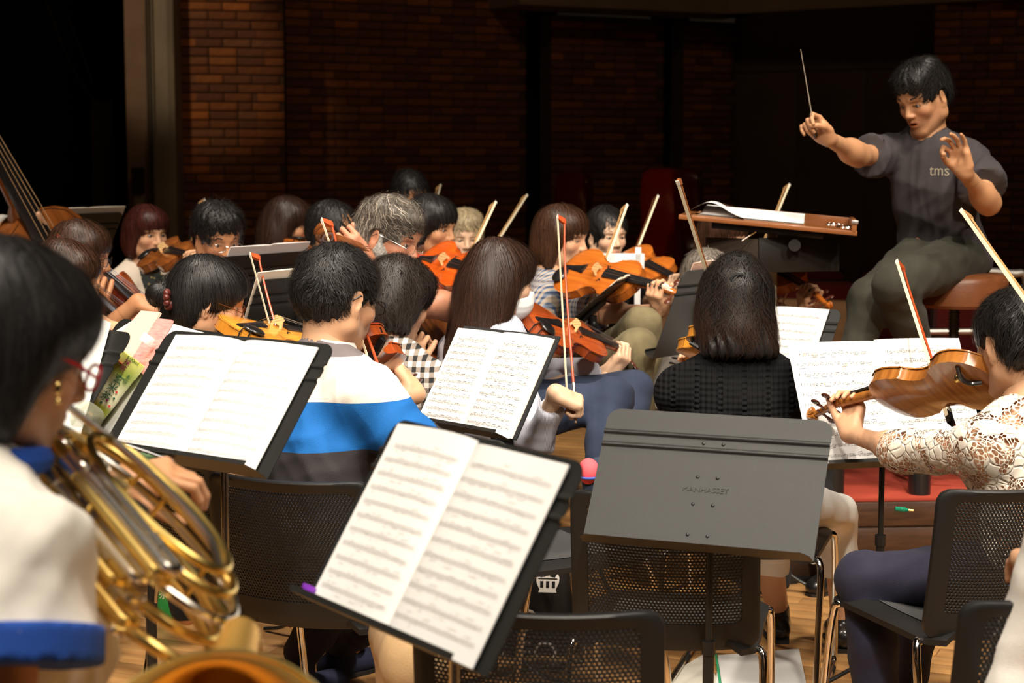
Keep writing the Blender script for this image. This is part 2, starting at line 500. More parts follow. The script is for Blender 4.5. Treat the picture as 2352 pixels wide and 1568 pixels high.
HAIR_C = {'black': (0.014, 0.012, 0.011), 'soft': (0.022, 0.016, 0.013), 'brown': (0.045, 0.020, 0.011), 'dkbrown': (0.030, 0.014, 0.009),
          'maroon': (0.050, 0.012, 0.009), 'grey': (0.16, 0.135, 0.11), 'blond': (0.42, 0.33, 0.20), 'ltbrown': (0.11, 0.05, 0.022)}
FACE_CUT = [ell((0, 0.115, -0.045), (0.068, 0.085, 0.098), k=0.012), ]
def hair_prims(style):
    """shell that the strands lie on, in head coordinates; and the region kept free of hair"""
    t = 0.010
    base = [ell((0, -0.014, 0.036), (0.076 + t, 0.094 + t, 0.084 + t), k=0.03)]
    cut = [ell((0, 0.125, -0.040), (0.071, 0.092, 0.094), k=0.012, op='-')]
    L = 0.055; n = 2200; low = -0.062
    if style in ('short', 'conductor', 'curly', 'grey', 'thin'):
        base += [ell((0, -0.045, -0.008), (0.070, 0.062, 0.062), k=0.03)]
        if style == 'curly': base += [ell((0, 0.02, 0.085), (0.075, 0.075, 0.048), k=0.03), ell((0, -0.03, 0.09), (0.08, 0.08, 0.05), k=0.03)]
        if style == 'conductor': base += [ell((0, 0.035, 0.088), (0.068, 0.060, 0.040), rx(-12), k=0.03), ell((0, -0.02, 0.10), (0.065, 0.07, 0.035), k=0.03)]
        if style == 'grey': base += [ell((0.02, 0.02, 0.085), (0.07, 0.08, 0.042), k=0.03), ell((0, -0.06, -0.02), (0.078, 0.055, 0.055), k=0.03)]
        if style == 'thin': base = [ell((0, -0.014, 0.034), (0.083, 0.101, 0.088), k=0.03), ell((0, -0.04, -0.008), (0.074, 0.068, 0.058), k=0.03)]
        for s in (-1, 1): cut += [ell((s * 0.092, 0.004, -0.006), (0.026, 0.026, 0.036), k=0.008, op='-'), ell((s * 0.08, 0.05, -0.055), (0.04, 0.045, 0.062), k=0.008, op='-')]
        cut += [plane((0, -0.06, -0.075), (0, 0.35, -0.94), 0.01)]
        if style == 'conductor': cut[0] = ell((0, 0.130, -0.034), (0.073, 0.095, 0.094), k=0.012, op='-')
    elif style in ('bob', 'boyish', 'bobshort'):
        bot = {'bob': -0.125, 'boyish': -0.075, 'bobshort': -0.10}[style]
        base += [ell((0, -0.046, -0.035), (0.090, 0.072, 0.105), k=0.03)]
        for s in (-1, 1): base += [cap((s * 0.068, 0.008, 0.03), (s * 0.070, -0.004, bot + 0.02), 0.022, 0.020, k=0.03)]
        base += [ell((0, 0.042, 0.062), (0.066, 0.050, 0.046), k=0.03)]
        cut = [ell((0, 0.152, -0.056), (0.088, 0.120, 0.094), k=0.010, op='-'), plane((0, 0, bot), (0, 0.12, -1), 0.008)]
        if style == 'boyish':
            for s in (-1, 1): cut += [ell((s * 0.10, 0.0, -0.018), (0.036, 0.024, 0.034), k=0.008, op='-')]
        L = 0.13; n = 2600
    elif style in ('long', 'longloose'):
        base += [ell((0, -0.046, -0.035), (0.092, 0.072, 0.11), k=0.03), cap((0, -0.050, -0.04), (0, -0.055, -0.36), 0.084, 0.080, k=0.04), cap((0.05, -0.03, -0.05), (0.06, -0.06, -0.30), 0.05, 0.055, k=0.03), cap((-0.05, -0.03, -0.05), (-0.06, -0.06, -0.30), 0.05, 0.055, k=0.03)]
        for s in (-1, 1): base += [cap((s * 0.070, 0.008, 0.03), (s * 0.076, -0.012, -0.12), 0.021, 0.024, k=0.03)]
        base += [ell((0, 0.044, 0.060), (0.065, 0.050, 0.046), k=0.03)]
        cut = [ell((0, 0.152, -0.056), (0.088, 0.118, 0.094), k=0.010, op='-'), plane((0, 0, -0.40), (0, 0, -1), 0.01)]
        L = 0.24; n = 3400
    elif style == 'halfup':
        base += [ell((0, -0.02, 0.040), (0.086, 0.104, 0.086), k=0.04), cap((0, -0.090, 0.035), (0, -0.085, -0.06), 0.032, 0.055, k=0.05), ell((0, -0.03, 0.118), (0.03, 0.04, 0.022), k=0.04),
                 ell((0, -0.055, -0.075), (0.098, 0.064, 0.095), k=0.05), ell((0.005, -0.075, -0.125), (0.100, 0.056, 0.048), k=0.04), ell((-0.07, -0.05, -0.04), (0.035, 0.04, 0.07), k=0.04)]
        cut += [plane((0, 0, -0.150), (0, 0, -1), 0.02)]
        L = 0.17; n = 5200
    elif style == 'bun':
        base += [ell((0, -0.045, -0.02), (0.084, 0.068, 0.09), k=0.03), ell((0.0, -0.135, -0.012), (0.036, 0.032, 0.036), k=0.006), ell((0, -0.085, -0.085), (0.04, 0.035, 0.05), k=0.02), ell((0, 0.045, 0.055), (0.066, 0.050, 0.050), k=0.03)]
        cut = [ell((0, 0.140, -0.046), (0.090, 0.112, 0.098), k=0.010, op='-'), plane((0, -0.02, -0.105), (0, 0.25, -0.97), 0.01)]
        L = 0.12; n = 3200
    elif style == 'tied':
        base += [ell((0, -0.03, -0.01), (0.08, 0.08, 0.08), k=0.04), ell((0, -0.125, 0.03), (0.032, 0.030, 0.034), k=0.008)]
        cut += [plane((0, -0.02, -0.095), (0, 0.45, -0.9), 0.01)]
        for s in (-1, 1): cut += [ell((s * 0.09, 0.012, -0.02), (0.022, 0.026, 0.034), k=0.008, op='-')]
        L = 0.09
    return base, cut, L, n
def hair(parent, base_loc, o, Rm, s, style, color, seed, hq=1.0, h=0.005, tips=None, wave=0.0, flow=(0, 0, -1), part_light=0.0):
    bp, cut, L, n = hair_prims(style)
    n = int(n * hq)
    r = np.random.default_rng(seed)
    pr = xf(bp, o, Rm, s); ct = xf(cut, o, Rm, s)
    V, Q = sdf(pr + ct, h)
    q = V - o
    N = vnormals(V, Q)
    ph = np.arctan2(q @ Rm[:, 0], q @ Rm[:, 1] * 1.0)
    ql = q @ Rm
    lk = np.sin(ph * (17 if L <= 0.09 else 23) + 2.5 * np.sin(ql[:, 2] * 34) + 1.5 * np.sin(ql[:, 0] * 51))
    V = V + N * ((0.0036 if L <= 0.09 else 0.0018 + 0.003 * min(wave, 1)) * lk + 0.0012 * np.sin(ph * 61 + 3 * np.sin(ql[:, 2] * 40)))[:, None]
    c0 = np.array(HAIR_C[color]); tip = c0 * 1.8 if tips is None else np.array(HAIR_C[tips])
    C = np.tile(c0 * 0.75, (len(V), 1))
    # strands
    u = r.normal(size=(n, 3)); u[:, 2] = np.abs(u[:, 2]) * 0.9 - 0.35 * (L > 0.1)
    if L <= 0.09: u[:, 2] = r.uniform(-0.9, 1.4, n)
    u /= np.linalg.norm(u, axis=1, keepdims=True)
    P = o + (A(0, -0.014, 0.036) * s + u * A(0.086, 0.10, 0.094) * s) @ Rm.T
    dl = r.uniform(0.0005, 0.0045 + 0.007 * min(wave, 1) + (0.003 if L <= 0.09 else 0), n) + (0.006 * (r.random(n) < 0.08))
    def snap(P, k=3):
        for _ in range(k):
            g = grad(pr, P); P = P - g * (ev(pr, P) - dl)[:, None]
        return P, g
    P, g = snap(P, 4)
    crown = o + Rm @ (A(0, -0.05, 0.13) * s)
    if style == 'halfup': crown = o + Rm @ (A(0, -0.02, 0.17) * s)
    seg_n = 6; Ls = L * r.uniform(0.65, 1.1, n) * s; st = Ls / seg_n
    fl = Rm @ nrm(flow) if style in ('short',) else A(0, 0, -1) * 1.0
    pts = [P]; gs = [g]
    kphi = r.uniform(0, 6.28, n)
    for i in range(seg_n):
        rad = P - crown; rad /= np.linalg.norm(rad, axis=1, keepdims=True)
        if L <= 0.09: d = rad * 0.8 + Rm[:, 2] * -0.25 + Rm[:, 1] * (0.25 if style in ('conductor',) else 0.05)
        else: d = rad * (0.55 if i < 3 else 0.25) + A(0, 0, -1.0) * 0.8
        d = d + r.normal(size=3) * 0.0 + 0.16 * r.normal(size=(n, 3)) * (1 + wave)
        if wave: d = d + wave * 0.7 * np.stack([np.sin(kphi + i * 1.7), np.cos(kphi + i * 1.7), 0 * kphi], 1)
        lf = (0.55 if L <= 0.09 else 0.10 + 0.35 * min(wave, 1.2)); PL = (P - o) @ Rm
        d = d + lf * np.stack([np.sin(PL[:, 1] * 75 + PL[:, 2] * 60), np.sin(PL[:, 0] * 82 + 1.3), 0.5 * np.sin(PL[:, 0] * 63 + PL[:, 1] * 58)], 1) @ Rm.T
        d = d - g * np.sum(d * g, 1, keepdims=True)
        d /= np.maximum(np.linalg.norm(d, axis=1, keepdims=True), 1e-6)
        P = P + d * st[:, None]
        if L > 0.09 or i < seg_n - 2: P, g = snap(P, 1)
        else: P = P + g * (0.0025 + 0.002 * r.random(n))[:, None]
        pts.append(P); gs.append(g)
    pts = np.stack(pts, 1); gs = np.stack(gs, 1)
    ok = np.stack([ev(ct0, pts[:, i]) for ct0 in [[('+',) + c[1:] if c[0] == '-' else ('+',) + c[1:] for c in ct if c[1] != 'pl']] for i in range(seg_n + 1)], 1) > 0.001
    low = np.ones_like(ok)
    for c in ct:
        if c[1] == 'pl':
            for i in range(seg_n + 1): low[:, i] &= (pts[:, i] - c[2]) @ c[3] < 0.012
    alive = np.logical_and.accumulate(ok & low, 1)
    keep = alive[:, 2]
    pts, gs, alive = pts[keep], gs[keep], alive[keep]; m = len(pts)
    for i in range(1, seg_n + 1):
        dead = ~alive[:, i]
        pts[dead, i] = pts[dead, i - 1] + (pts[dead, i - 1] - pts[dead, i - 2]) * 0.03
    T = np.gradient(pts, axis=1); S = np.cross(T, gs); S /= np.maximum(np.linalg.norm(S, axis=2, keepdims=True), 1e-9)
    w = (0.0011 / max(hq, 0.5) ** 0.5 * r.uniform(0.6, 1.3, m))[:, None] * np.linspace(1, 0.15, seg_n + 1)[None, :]
    a = pts + S * w[..., None]; b = pts - S * w[..., None]
    SV = np.stack([a, b], 2).reshape(-1, 3)
    base_i = np.arange(m)[:, None] * (2 * (seg_n + 1)) + np.arange(seg_n)[None, :] * 2
    SQ = np.stack([base_i, base_i + 1, base_i + 3, base_i + 2], 2).reshape(-1, 4)
    tint = r.uniform(0.5, 1.6, m)
    fr = np.linspace(0, 1, seg_n + 1)
    SCol = (c0[None, None] * (1 - fr[None, :, None] ** 2) + tip[None, None] * fr[None, :, None] ** 2) * tint[:, None, None]
    if style in ('grey',):
        wh = r.random(m) < 0.35; SCol[wh] *= 1.9; SCol[~wh] *= 0.5
    if style in ('blondup',): pass
    SCol = np.repeat(SCol[:, :, None, :], 2, 2).reshape(-1, 3)
    V2, Q2 = merge([(V, Q), (SV, SQ)])
    me = me_data('hair', V2 - base_loc, Q2, col_mat('hair', 0.42, spec=0.36))
    set_col(me, np.clip(np.concatenate([C, SCol]), 0, 1))
    return add('hair', me, parent)
SKIN = {'light': (0.64, 0.355, 0.205), 'mid': (0.52, 0.26, 0.13), 'tan': (0.45, 0.205, 0.095), 'pale': (0.72, 0.46, 0.30), 'ruddy': (0.54, 0.24, 0.14)}
POSES = {
    'relax': dict(c=[(20, 25, 15), (25, 30, 18), (30, 32, 20), (34, 34, 20)], th=(0.75, 0.62, -0.25), tb=15, sp=4),
    'neck': dict(c=[(48, 62, 38), (44, 70, 42), (40, 72, 45), (36, 66, 45)], th=(0.80, 0.35, -0.50), tb=8, sp=5),
    'bow': dict(c=[(42, 48, 25), (55, 52, 28), (58, 50, 28), (42, 45, 20)], th=(0.72, 0.15, -0.72), tb=28, sp=5),
    'fist': dict(c=[(62, 80, 45), (66, 82, 45), (68, 82, 45), (70, 80, 45)], th=(0.75, 0.2, -0.70), tb=30, sp=1),
    'flat': dict(c=[(5, 8, 5), (6, 8, 5), (7, 9, 5), (9, 10, 5)], th=(0.7, 0.7, -0.15), tb=5, sp=6),
    'baton': dict(c=[(38, 62, 35), (58, 78, 40), (62, 80, 42), (50, 62, 32)], th=(0.80, 0.15, -0.60), tb=22, sp=3),
    'ring': dict(c=[(52, 60, 38), (30, 32, 20), (20, 24, 15), (12, 20, 12)], th=(0.78, 0.22, -0.64), tb=24, sp=7),
    'lever': dict(c=[(25, 55, 30), (30, 50, 30), (38, 50, 28), (50, 50, 25)], th=(0.6, 0.6, -0.4), tb=20, sp=7),
}
def hand_prims(W, f, n, side, pose, s=1.0):
    po = POSES[pose]; f = nrm(f); n = nrm(np.asarray(n, float) - f * (f @ np.asarray(n, float))); y = np.cross(n, f) * side
    Rm = np.stack([f, y, n], 1)
    P = [cap((0.0, 0, 0), (0.03, 0, 0), 0.025, 0.026, k=0.02),
         rbox((0.050, 0.0, 0), (0.042, 0.039, 0.0145), rd=0.0135, k=0.014),
         cap((0.018, 0.018, -0.010), (0.050, 0.030, -0.012), 0.016, 0.013, k=0.014),
         cap((0.018, -0.020, -0.008), (0.065, -0.030, -0.008), 0.013, 0.010, k=0.012)]
    yb = [0.0305, 0.0105, -0.0098, -0.0285]; Lf = [0.95, 1.06, 0.98, 0.78]
    for i in range(4):
        p = A(0.086 - 0.004 * abs(i - 1), yb[i], 0.001); a = 0.0; sp = R_(po['sp'] * (1.5 - i))
        r0 = 0.0094 - 0.0009 * (i == 3)
        for j, (l, c) in enumerate(zip((0.043, 0.026, 0.021), po['c'][i])):
            a += R_(c)
            d = A(math.cos(a) * math.cos(sp), math.cos(a) * math.sin(sp), -math.sin(a))
            q = p + d * l * Lf[i]
            P.append(cap(p, q, r0 - 0.0009 * j, r0 - 0.0009 * (j + 1), k=0.006 if j == 0 else 0.002))
            p = q
    p = A(0.026, 0.030, -0.008); d = nrm(po['th']); r0 = 0.0125
    for j, l in enumerate((0.036, 0.030, 0.024)):
        q = p + d * l; P.append(cap(p, q, r0 - 0.0013 * j, r0 - 0.0013 * (j + 1), k=0.008 if j == 0 else 0.002)); p = q
        b = R_(po['tb'])
        d = nrm(A(d[0] * math.cos(b) + 0.0, d[1] - math.sin(b) * 0.8, d[2]))
    return xf(P, np.asarray(W, float), Rm, s)
def ik(S, W, hint, L1, L2):
    v = W - S; d = np.linalg.norm(v)
    if d > (L1 + L2) * 0.995:
        f = d / ((L1 + L2) * 0.995); L1 *= f; L2 *= f
    a = (L1 * L1 - L2 * L2 + d * d) / (2 * d); h = math.sqrt(max(L1 * L1 - a * a, 0))
    u = v / d; p = nrm(np.asarray(hint, float) - u * (u @ np.asarray(hint, float)))
    return S + u * a + p * h
CLOTH_M = {}
def person(label, hc, face, by, hairst=('short', 'black'), skin='light', fem=False, lean=0.10, seat=0.45, sw=None, hs=1.0,
           shirt=None, sleeve=0.55, sl_long=0.0, top_inf=0.014, pants=None, shoe=None, lh=None, rh=None, lpole=None, rpole=None,
           legs=True, knees=None, seed=1, hq=1.0, fh=0.0042, hh=0.0034, bh=0.011, sh=0.010, glasses=None, mouth=0.0, lids=0.5, collar=None,
           hem=-0.06, fold=0.004, shoulder=(0, 0), neck_cut=0.062, wave=0.0, tips=None, beard=False, mask=False, group=None, hip=None, bscale=1.0, eyes=True,
           pants_cut=None, spread=0.16, feet=None, flare=1.25, noset=None, side=0.0):
    """seated or standing figure; hc is the middle of the head at the height of the ears"""
    hc = A(hc); Rh = frame(*face); Rb = frame(by); fb, rb, up = Rb[:, 1], Rb[:, 0], A(0, 0, 1)
    B = bscale
    sw = (0.146 if fem else 0.168) if sw is None else sw
    nb = hc - up * 0.150 * B - fb * 0.035 - Rh[:, 1] * 0.010
    hp = A(hc[0], hc[1], 0) - fb * lean - rb * side + up * (seat + 0.09) if hip is None else A(hip)
    sp = nrm(nb - hp)
    base = A(hp[0], hp[1], 0)
    root = thing('person', label, 'person', base, group=group)
    SK = np.array(SKIN[skin]); skm = col_mat('skin', 0.48, sss=0.10, spec=0.4, bump=0.15, bscale=260)
    # joints
    S = {}
    for k, sd in (('l', -1), ('r', 1)):
        S[k] = nb - sp * 0.088 * B + rb * sd * sw * B + up * shoulder[0 if sd < 0 else 1]
    hipj = {k: hp + rb * sd * 0.085 for k, sd in (('l', -1), ('r', 1))}
    kn, an = {}, {}
    for k, sd in (('l', -1), ('r', 1)):
        kn[k] = hipj[k] + fb * 0.42 + rb * sd * spread * 0.6 + up * (0.50 - hp[2]) if knees is None else A(knees[0 if sd < 0 else 1])
        an[k] = A(kn[k][0], kn[k][1], 0.09) + fb * 0.04 if feet is None else A(feet[0 if sd < 0 else 1])
    # arms
    arms = {}
    for k, sd, H_, pole in (('l', -1, lh, lpole), ('r', 1, rh, rpole)):
        if H_ is None:
            W = kn[k] * 0.55 + hipj[k] * 0.45 + up * 0.10; H_ = dict(w=W, f=fb * 0.9 - up * 0.2, n=up, pose='relax')
        if pole is None: pole = rb * sd * 0.6 - up * 1.0 - fb * 0.2
        W = A(H_['w'])
        E_ = ik(S[k], W, pole, 0.285 * B, 0.250 * B)
        arms[k] = (E_, W, H_)
    # body primitives
    def torso(i=0.0, w=1.0):
        Rs = np.stack([rb, np.cross(sp, rb), sp], 1)
        P = [ell(hp, (0.158 * w + i, 0.112 + i, 0.125 + i), Rs, k=0.08),
             ell(hp * 0.62 + nb * 0.38, (0.140 * w + i, 0.100 + i, 0.17 + i), Rs, k=0.08),
             ell(hp * 0.38 + nb * 0.62 + fb * 0.01, (0.140 * w + i, 0.104 + i, 0.165 + i), Rs, k=0.06),
             cap(S['l'] + rb * 0.02, S['r'] - rb * 0.02, 0.050 + i, k=0.05)]
        for k in 'lr': P.append(cap(nb + up * 0.01, S[k] - (S[k] - nb) * 0.15, 0.044 + i * 0.6, 0.044 + i, k=0.05))
        if fem: P += [ell(hp * 0.36 + nb * 0.64 + fb * 0.085 + rb * sd * 0.07, 0.055 + i, k=0.04) for sd in (-1, 1)]
        return P
    am = 0.88 if fem else 1.0
    def limb(k, i=0.0):
        E_, W, _ = arms[k]
        return [cap(S[k], E_, 0.047 * am + i, 0.036 * am + i, k=0.03), cap(E_, E_ * 0.75 + W * 0.25, 0.035 * am + i, 0.0355 * am + i, k=0.05), cap(E_ * 0.75 + W * 0.25, W, 0.0355 * am + i, 0.0245 * am + i, k=0.05)]
    neck = [cap(hc + Rh @ A(0, -0.028, -0.045) * hs, nb + up * 0.01, 0.050 * (0.9 if fem else 1.06), 0.054 * (0.92 if fem else 1.08), k=0.03)]
    lf_ = 0.87 if fem else 1.0
    def leg(k, i=0.0):
        m = kn[k] * 0.6 + an[k] * 0.4 - fb * 0.02
        return [cap(hipj[k], kn[k], 0.088 * lf_ + i, 0.060 * lf_ + i, k=0.04), cap(kn[k], m, 0.057 * lf_ + i, 0.055 * lf_ + i, k=0.03), cap(m, an[k], 0.055 * lf_ + i, 0.036 + i, k=0.02)]
    parts = []
    bodyp = torso() + neck + limb('l') + limb('r')
    if legs: bodyp += leg('l') + leg('r')
    hp_ = xf(head_prims(fem, mouth, lids), hc, Rh, hs)
    V, Q = sdf(bodyp + [ell(hc + Rh @ A(0, -0.01, 0.0), (0.06, 0.07, 0.08), Rh, k=0.02)], bh); parts.append((V, Q)); nb0 = len(V)
    V, Q = sdf(hp_ + neck, fh, lo=None); nh0 = len(V); parts.append((V, Q))
    for k, sd in (('l', -1), ('r', 1)):
        E_, W, H_ = arms[k]
        hpz = hand_prims(W, H_['f'], H_['n'], sd, H_['pose'], H_.get('s', 1.0) * (0.94 if fem else 1.0))
        V, Q = sdf(hpz + [cap(W + (E_ - W) * 0.25, W, 0.0285 * am, 0.0245 * am, k=0.02)], hh); parts.append((V, Q))
    V, Q = merge(parts)
    me = me_data('body', V - base, Q, skm)
    C = np.tile(SK, (len(V), 1))
    q = (V - hc) @ Rh / hs
    inh = np.zeros(len(V), bool); inh[nb0:nb0 + nh0] = True
    lip = inh & (np.abs(q[:, 0]) < 0.0215 - 1.1 * np.abs(q[:, 2] + 0.058)) & (q[:, 2] < -0.0505) & (q[:, 2] > -0.0665 - 0.007 * mouth) & (q[:, 1] > 0.078)
    C[lip] = SK * A(0.92, 0.60, 0.56)
    if mouth > 0:
        mo = inh & (np.abs(q[:, 0]) < 0.012) & (np.abs(q[:, 2] + 0.0595) < 0.004 * mouth) & (q[:, 1] < 0.088) & (q[:, 1] > 0.06); C[mo] = (0.06, 0.012, 0.01)
    bl = np.exp(-((np.abs(q[:, 0]) - 0.04) ** 2 + (q[:, 2] + 0.028) ** 2) / 0.0005) * inh
    C *= (1 - np.outer(bl, A(0.0, 0.14, 0.12)))
    lid = inh & (np.abs(np.abs(q[:, 0]) - 0.031) < 0.014) & (np.abs(q[:, 2] - 0.0075 + 0.003 * lids) < 0.0022) & (q[:, 1] > 0.06); C[lid] = SK * 0.22
    if not fem:
        st = inh & (q[:, 2] < -0.045) & (q[:, 1] > 0.02) & ~lip; C[st] *= A(0.90, 0.90, 0.93)
    set_col(me, np.clip(C, 0, 1))
    add('body', me, root)
    # eyes and brows
    if eyes:
        for sd in (-1, 1):
            m = MB().ball((0, 0, 0), (0.0125, 0.0100, 0.0095), n=14, m=10)
            Vv = A(m.V); eo = hc + Rh @ (A(sd * 0.031, 0.0738, 0.0035)) * hs
            me = me_data('eye', (Vv * hs) @ Rh.T + eo - base, m.F, col_mat('eye', 0.12, spec=0.7))
            Cc = np.tile(A(0.40, 0.34, 0.29), (len(Vv), 1)); ir = (Vv[:, 1] > 0.0) & (np.hypot(Vv[:, 0], Vv[:, 2] + 0.001) < 0.0074); Cc[ir] = (0.012, 0.007, 0.005)
            set_col(me, Cc); add('eye', me, root)
            bb = MB().tube(smooth_path([hc + Rh @ (A(sd * 0.014, 0.0905, 0.0275)) * hs, hc + Rh @ (A(sd * 0.030, 0.0870, 0.0330)) * hs, hc + Rh @ (A(sd * 0.046, 0.0760, 0.0290)) * hs], 4),
                           np.array([0.0026, 0.0036, 0.0040, 0.0040, 0.0038, 0.0034, 0.0028, 0.002, 0.001]) * (0.8 if fem else 1.15), 6, flat=0.8)
            bb.V = [tuple(A(v) - base) for v in bb.V]
            bb.obj('eyebrow', mat('brow_hair', (0.03, 0.02, 0.015), 0.7), root)
    if hairst: hair(root, base, hc, Rh, hs, hairst[0], hairst[1], seed, hq, 0.005 if hq > 0.7 else 0.007, tips, wave)
    if beard:
        bp = xf([ell((0, 0.066, -0.088), (0.036, 0.026, 0.032), k=0.02), cap((0.058, 0.010, -0.035), (0.030, 0.06, -0.095), 0.024, 0.027, k=0.02), cap((-0.058, 0.010, -0.035), (-0.030, 0.06, -0.095), 0.024, 0.027, k=0.02),
                 cap((-0.024, 0.083, -0.050), (0.024, 0.083, -0.050), 0.012, 0.012, k=0.01), cap((0.064, 0.006, 0.01), (0.058, 0.010, -0.035), 0.014, 0.024, k=0.01), cap((-0.064, 0.006, 0.01), (-0.058, 0.010, -0.035), 0.014, 0.024, k=0.01),
                 ell((0, 0.094, -0.060), (0.018, 0.012, 0.006), k=0.004, op='-')], hc, Rh, hs)
        V, Q = sdf(bp, 0.004); V = folds(V, Q, 3, 0.0012, 160)
        me = me_data('beard', V - base, Q, col_mat('hair', 0.36)); r = np.random.default_rng(5)
        set_col(me, np.tile(A(0.36, 0.33, 0.29), (len(V), 1)) * r.uniform(0.5, 1.25, (len(V), 1))); add('beard', me, root)
    if mask:
        mp_ = xf([ell((0, 0.060, -0.055), (0.058, 0.056, 0.056), k=0.01), ell((0, 0.072, -0.03), (0.03, 0.045, 0.04), k=0.02)], hc, Rh, hs) + xf([plane((0, 0.03, 0), (0, -1, 0)), plane((0, 0, -0.014), (0, 0, 1))], hc, Rh, hs)
        V, Q = sdf(mp_, 0.005); V = folds(V, Q, 9, 0.0012, 60, Rh[:, 2])
        add('face_mask', me_data('face_mask', V - base, Q, mat('mask_cloth', (0.85, 0.86, 0.86), 0.8)), root, label='white disposable mask over nose and mouth')
        b = MB()
        for sd in (-1, 1): b.tube(smooth_path([hc + Rh @ (A(sd * 0.054, 0.045, -0.03)) * hs, hc + Rh @ (A(sd * 0.080, 0.012, -0.008)) * hs, hc + Rh @ (A(sd * 0.086, -0.010, 0.0)) * hs, hc + Rh @ (A(sd * 0.070, 0.022, -0.06)) * hs], 4) - base, 0.0013, 6)
        b.obj('ear_loop', MATS['mask_cloth'], root)
    if glasses:
        gm = mat('frame_' + glasses, {'black': (0.01, 0.01, 0.012), 'silver': (0.5, 0.48, 0.44), 'red': (0.45, 0.01, 0.02), 'tortoise': (0.11, 0.03, 0.01)}[glasses], 0.25, 0.9 if glasses == 'silver' else 0.0)
        rr = {'black': 0.0016, 'silver': 0.0009, 'red': 0.0022, 'tortoise': 0.0013}[glasses]
        b = MB(); lz = []
        for sd in (-1, 1):
            ring = []
            for i in range(20):
                t = 2 * PI * i / 20; cx, cz = math.cos(t), math.sin(t)
                e = 0.75
                ring.append(hc + Rh @ (A(sd * 0.033 + 0.023 * np.sign(cx) * abs(cx) ** e, 0.1005 - 0.12 * abs(sd * 0.033 + 0.023 * cx) + 0.004, 0.000 + 0.0155 * np.sign(cz) * abs(cz) ** e)) * hs - base)
            b.tube(ring, rr, 6, closed=True); lz.append(ring)
            b.tube([ring[0 if sd > 0 else 10], hc + Rh @ (A(sd * 0.076, 0.060, 0.008)) * hs - base, hc + Rh @ (A(sd * 0.083, 0.0, 0.014)) * hs - base, hc + Rh @ (A(sd * 0.082, -0.018, 0.000)) * hs - base], rr, 6)
        b.tube(smooth_path([lz[0][1], hc + Rh @ (A(0, 0.106, 0.006)) * hs - base, lz[1][9]], 4), rr, 6)
        go = b.obj('glasses', gm, root, label=glasses + ' framed glasses')
        gl = MATS.get('lens') or mat('lens', (1, 1, 1), 0.03, trans=1.0, ior=1.05, alpha=0.35)
        for ring in lz: add('lens', me_data('lens', ring, [tuple(range(20))], gl, smooth=False), go)
    # clothes
    if shirt:
        P = torso(top_inf, 1.04)
        for k in 'lr':
            E_, W, _ = arms[k]
            if sleeve <= 1.0:
                e = S[k] + (E_ - S[k]) * sleeve
                P.append(fcap(S[k], e, 0.053 * am + top_inf, (0.046 * am + top_inf) * flare, k=0.03))
            else:
                P += [cap(S[k], E_, 0.053 * am + top_inf, 0.044 * am + top_inf, k=0.03), fcap(E_, E_ + (W - E_) * (sleeve - 1), 0.044 * am + top_inf, 0.032 * am + top_inf, k=0.02)]
        P.append(cap(nb + up * 0.03 + fb * 0.012, nb + up * 0.16 + fb * 0.06, neck_cut, neck_cut, k=0.01, op='-'))
        P.append(plane(hp + sp * hem, -sp, 0.01))
        V, Q = sdf(P, sh); V = folds(V, Q, seed, fold * 1.25, 12); V = folds(V, Q, seed + 7, fold * 0.6, 27)
        g_ = add('shirt', me_data('shirt', V - base, Q, shirt), root)
        if collar:
            b = MB(); ring = []
            for i in range(17):
                t = -0.82 * PI + 1.64 * PI * i / 16
                ring.append(nb + up * (0.045 - 0.03 * (abs(t) / PI)) + fb * 0.012 + (rb * math.sin(t) * 0.072 - fb * math.cos(t) * 0.066) - base)
            for i in range(17):
                o_ = nrm(ring[i] - (nb + up * 0.03 + fb * 0.012 - base)) * A(1, 1, 0)
                b.V += [tuple(ring[i] + up * 0.014 - o_ * 0.006), tuple(ring[i] + o_ * 0.008 - up * 0.026), tuple(ring[i] + o_ * 0.012 - up * 0.024), tuple(ring[i] + up * 0.018 - o_ * 0.002)]
            for i in range(16):
                for j in range(4): b.F.append((i * 4 + j, i * 4 + (j + 1) % 4, i * 4 + 4 + (j + 1) % 4, i * 4 + 4 + j))
            b.F += [(0, 1, 2, 3), (67, 66, 65, 64)]
            b.obj('collar', collar, g_)
    if pants and legs:
        P = [ell(hp, (0.172, 0.124, 0.115), Rb, k=0.04)] + leg('l', 0.013) + leg('r', 0.013)
        if pants_cut: P.append(plane(A(0, 0, pants_cut), (0, 0, -1)))
        else: P += [plane(A(0, 0, 0.075), (0, 0, -1))]
        V, Q = sdf(P, 0.012); V = folds(V, Q, seed + 50, 0.0050, 12); V = folds(V, Q, seed + 51, 0.0032, 26)
        add('trousers', me_data('trousers', V - base, Q, pants), root)
    if shoe and legs:
        for k, sd in (('l', -1), ('r', 1)):
            a = an[k]; g = A(a[0], a[1], 0)
            P = [cap(g - fb * 0.045 + up * 0.040, g + fb * 0.14 + up * 0.028, 0.038, 0.030, k=0.02), ell(g + fb * 0.10 + up * 0.028, (0.044, 0.075, 0.030), Rb, k=0.02), cap(g + up * 0.05, a + up * 0.0, 0.042, 0.040, k=0.02), plane(A(0, 0, 0.004), (0, 0, -1)), ]
            V, Q = sdf(P, 0.007)
            so = add('shoe', me_data('shoe', V - base, Q, shoe), root)
            s = MB().prism([(-0.03, -0.08), (0.03, -0.08), (0.042, 0.02), (0.046, 0.10), (0.03, 0.165), (0, 0.178), (-0.03, 0.165), (-0.046, 0.10), (-0.042, 0.02)], 0, 0.012, Rb, g - base)
            s.obj('sole', mat('sole', (0.02, 0.018, 0.015), 0.7), so)
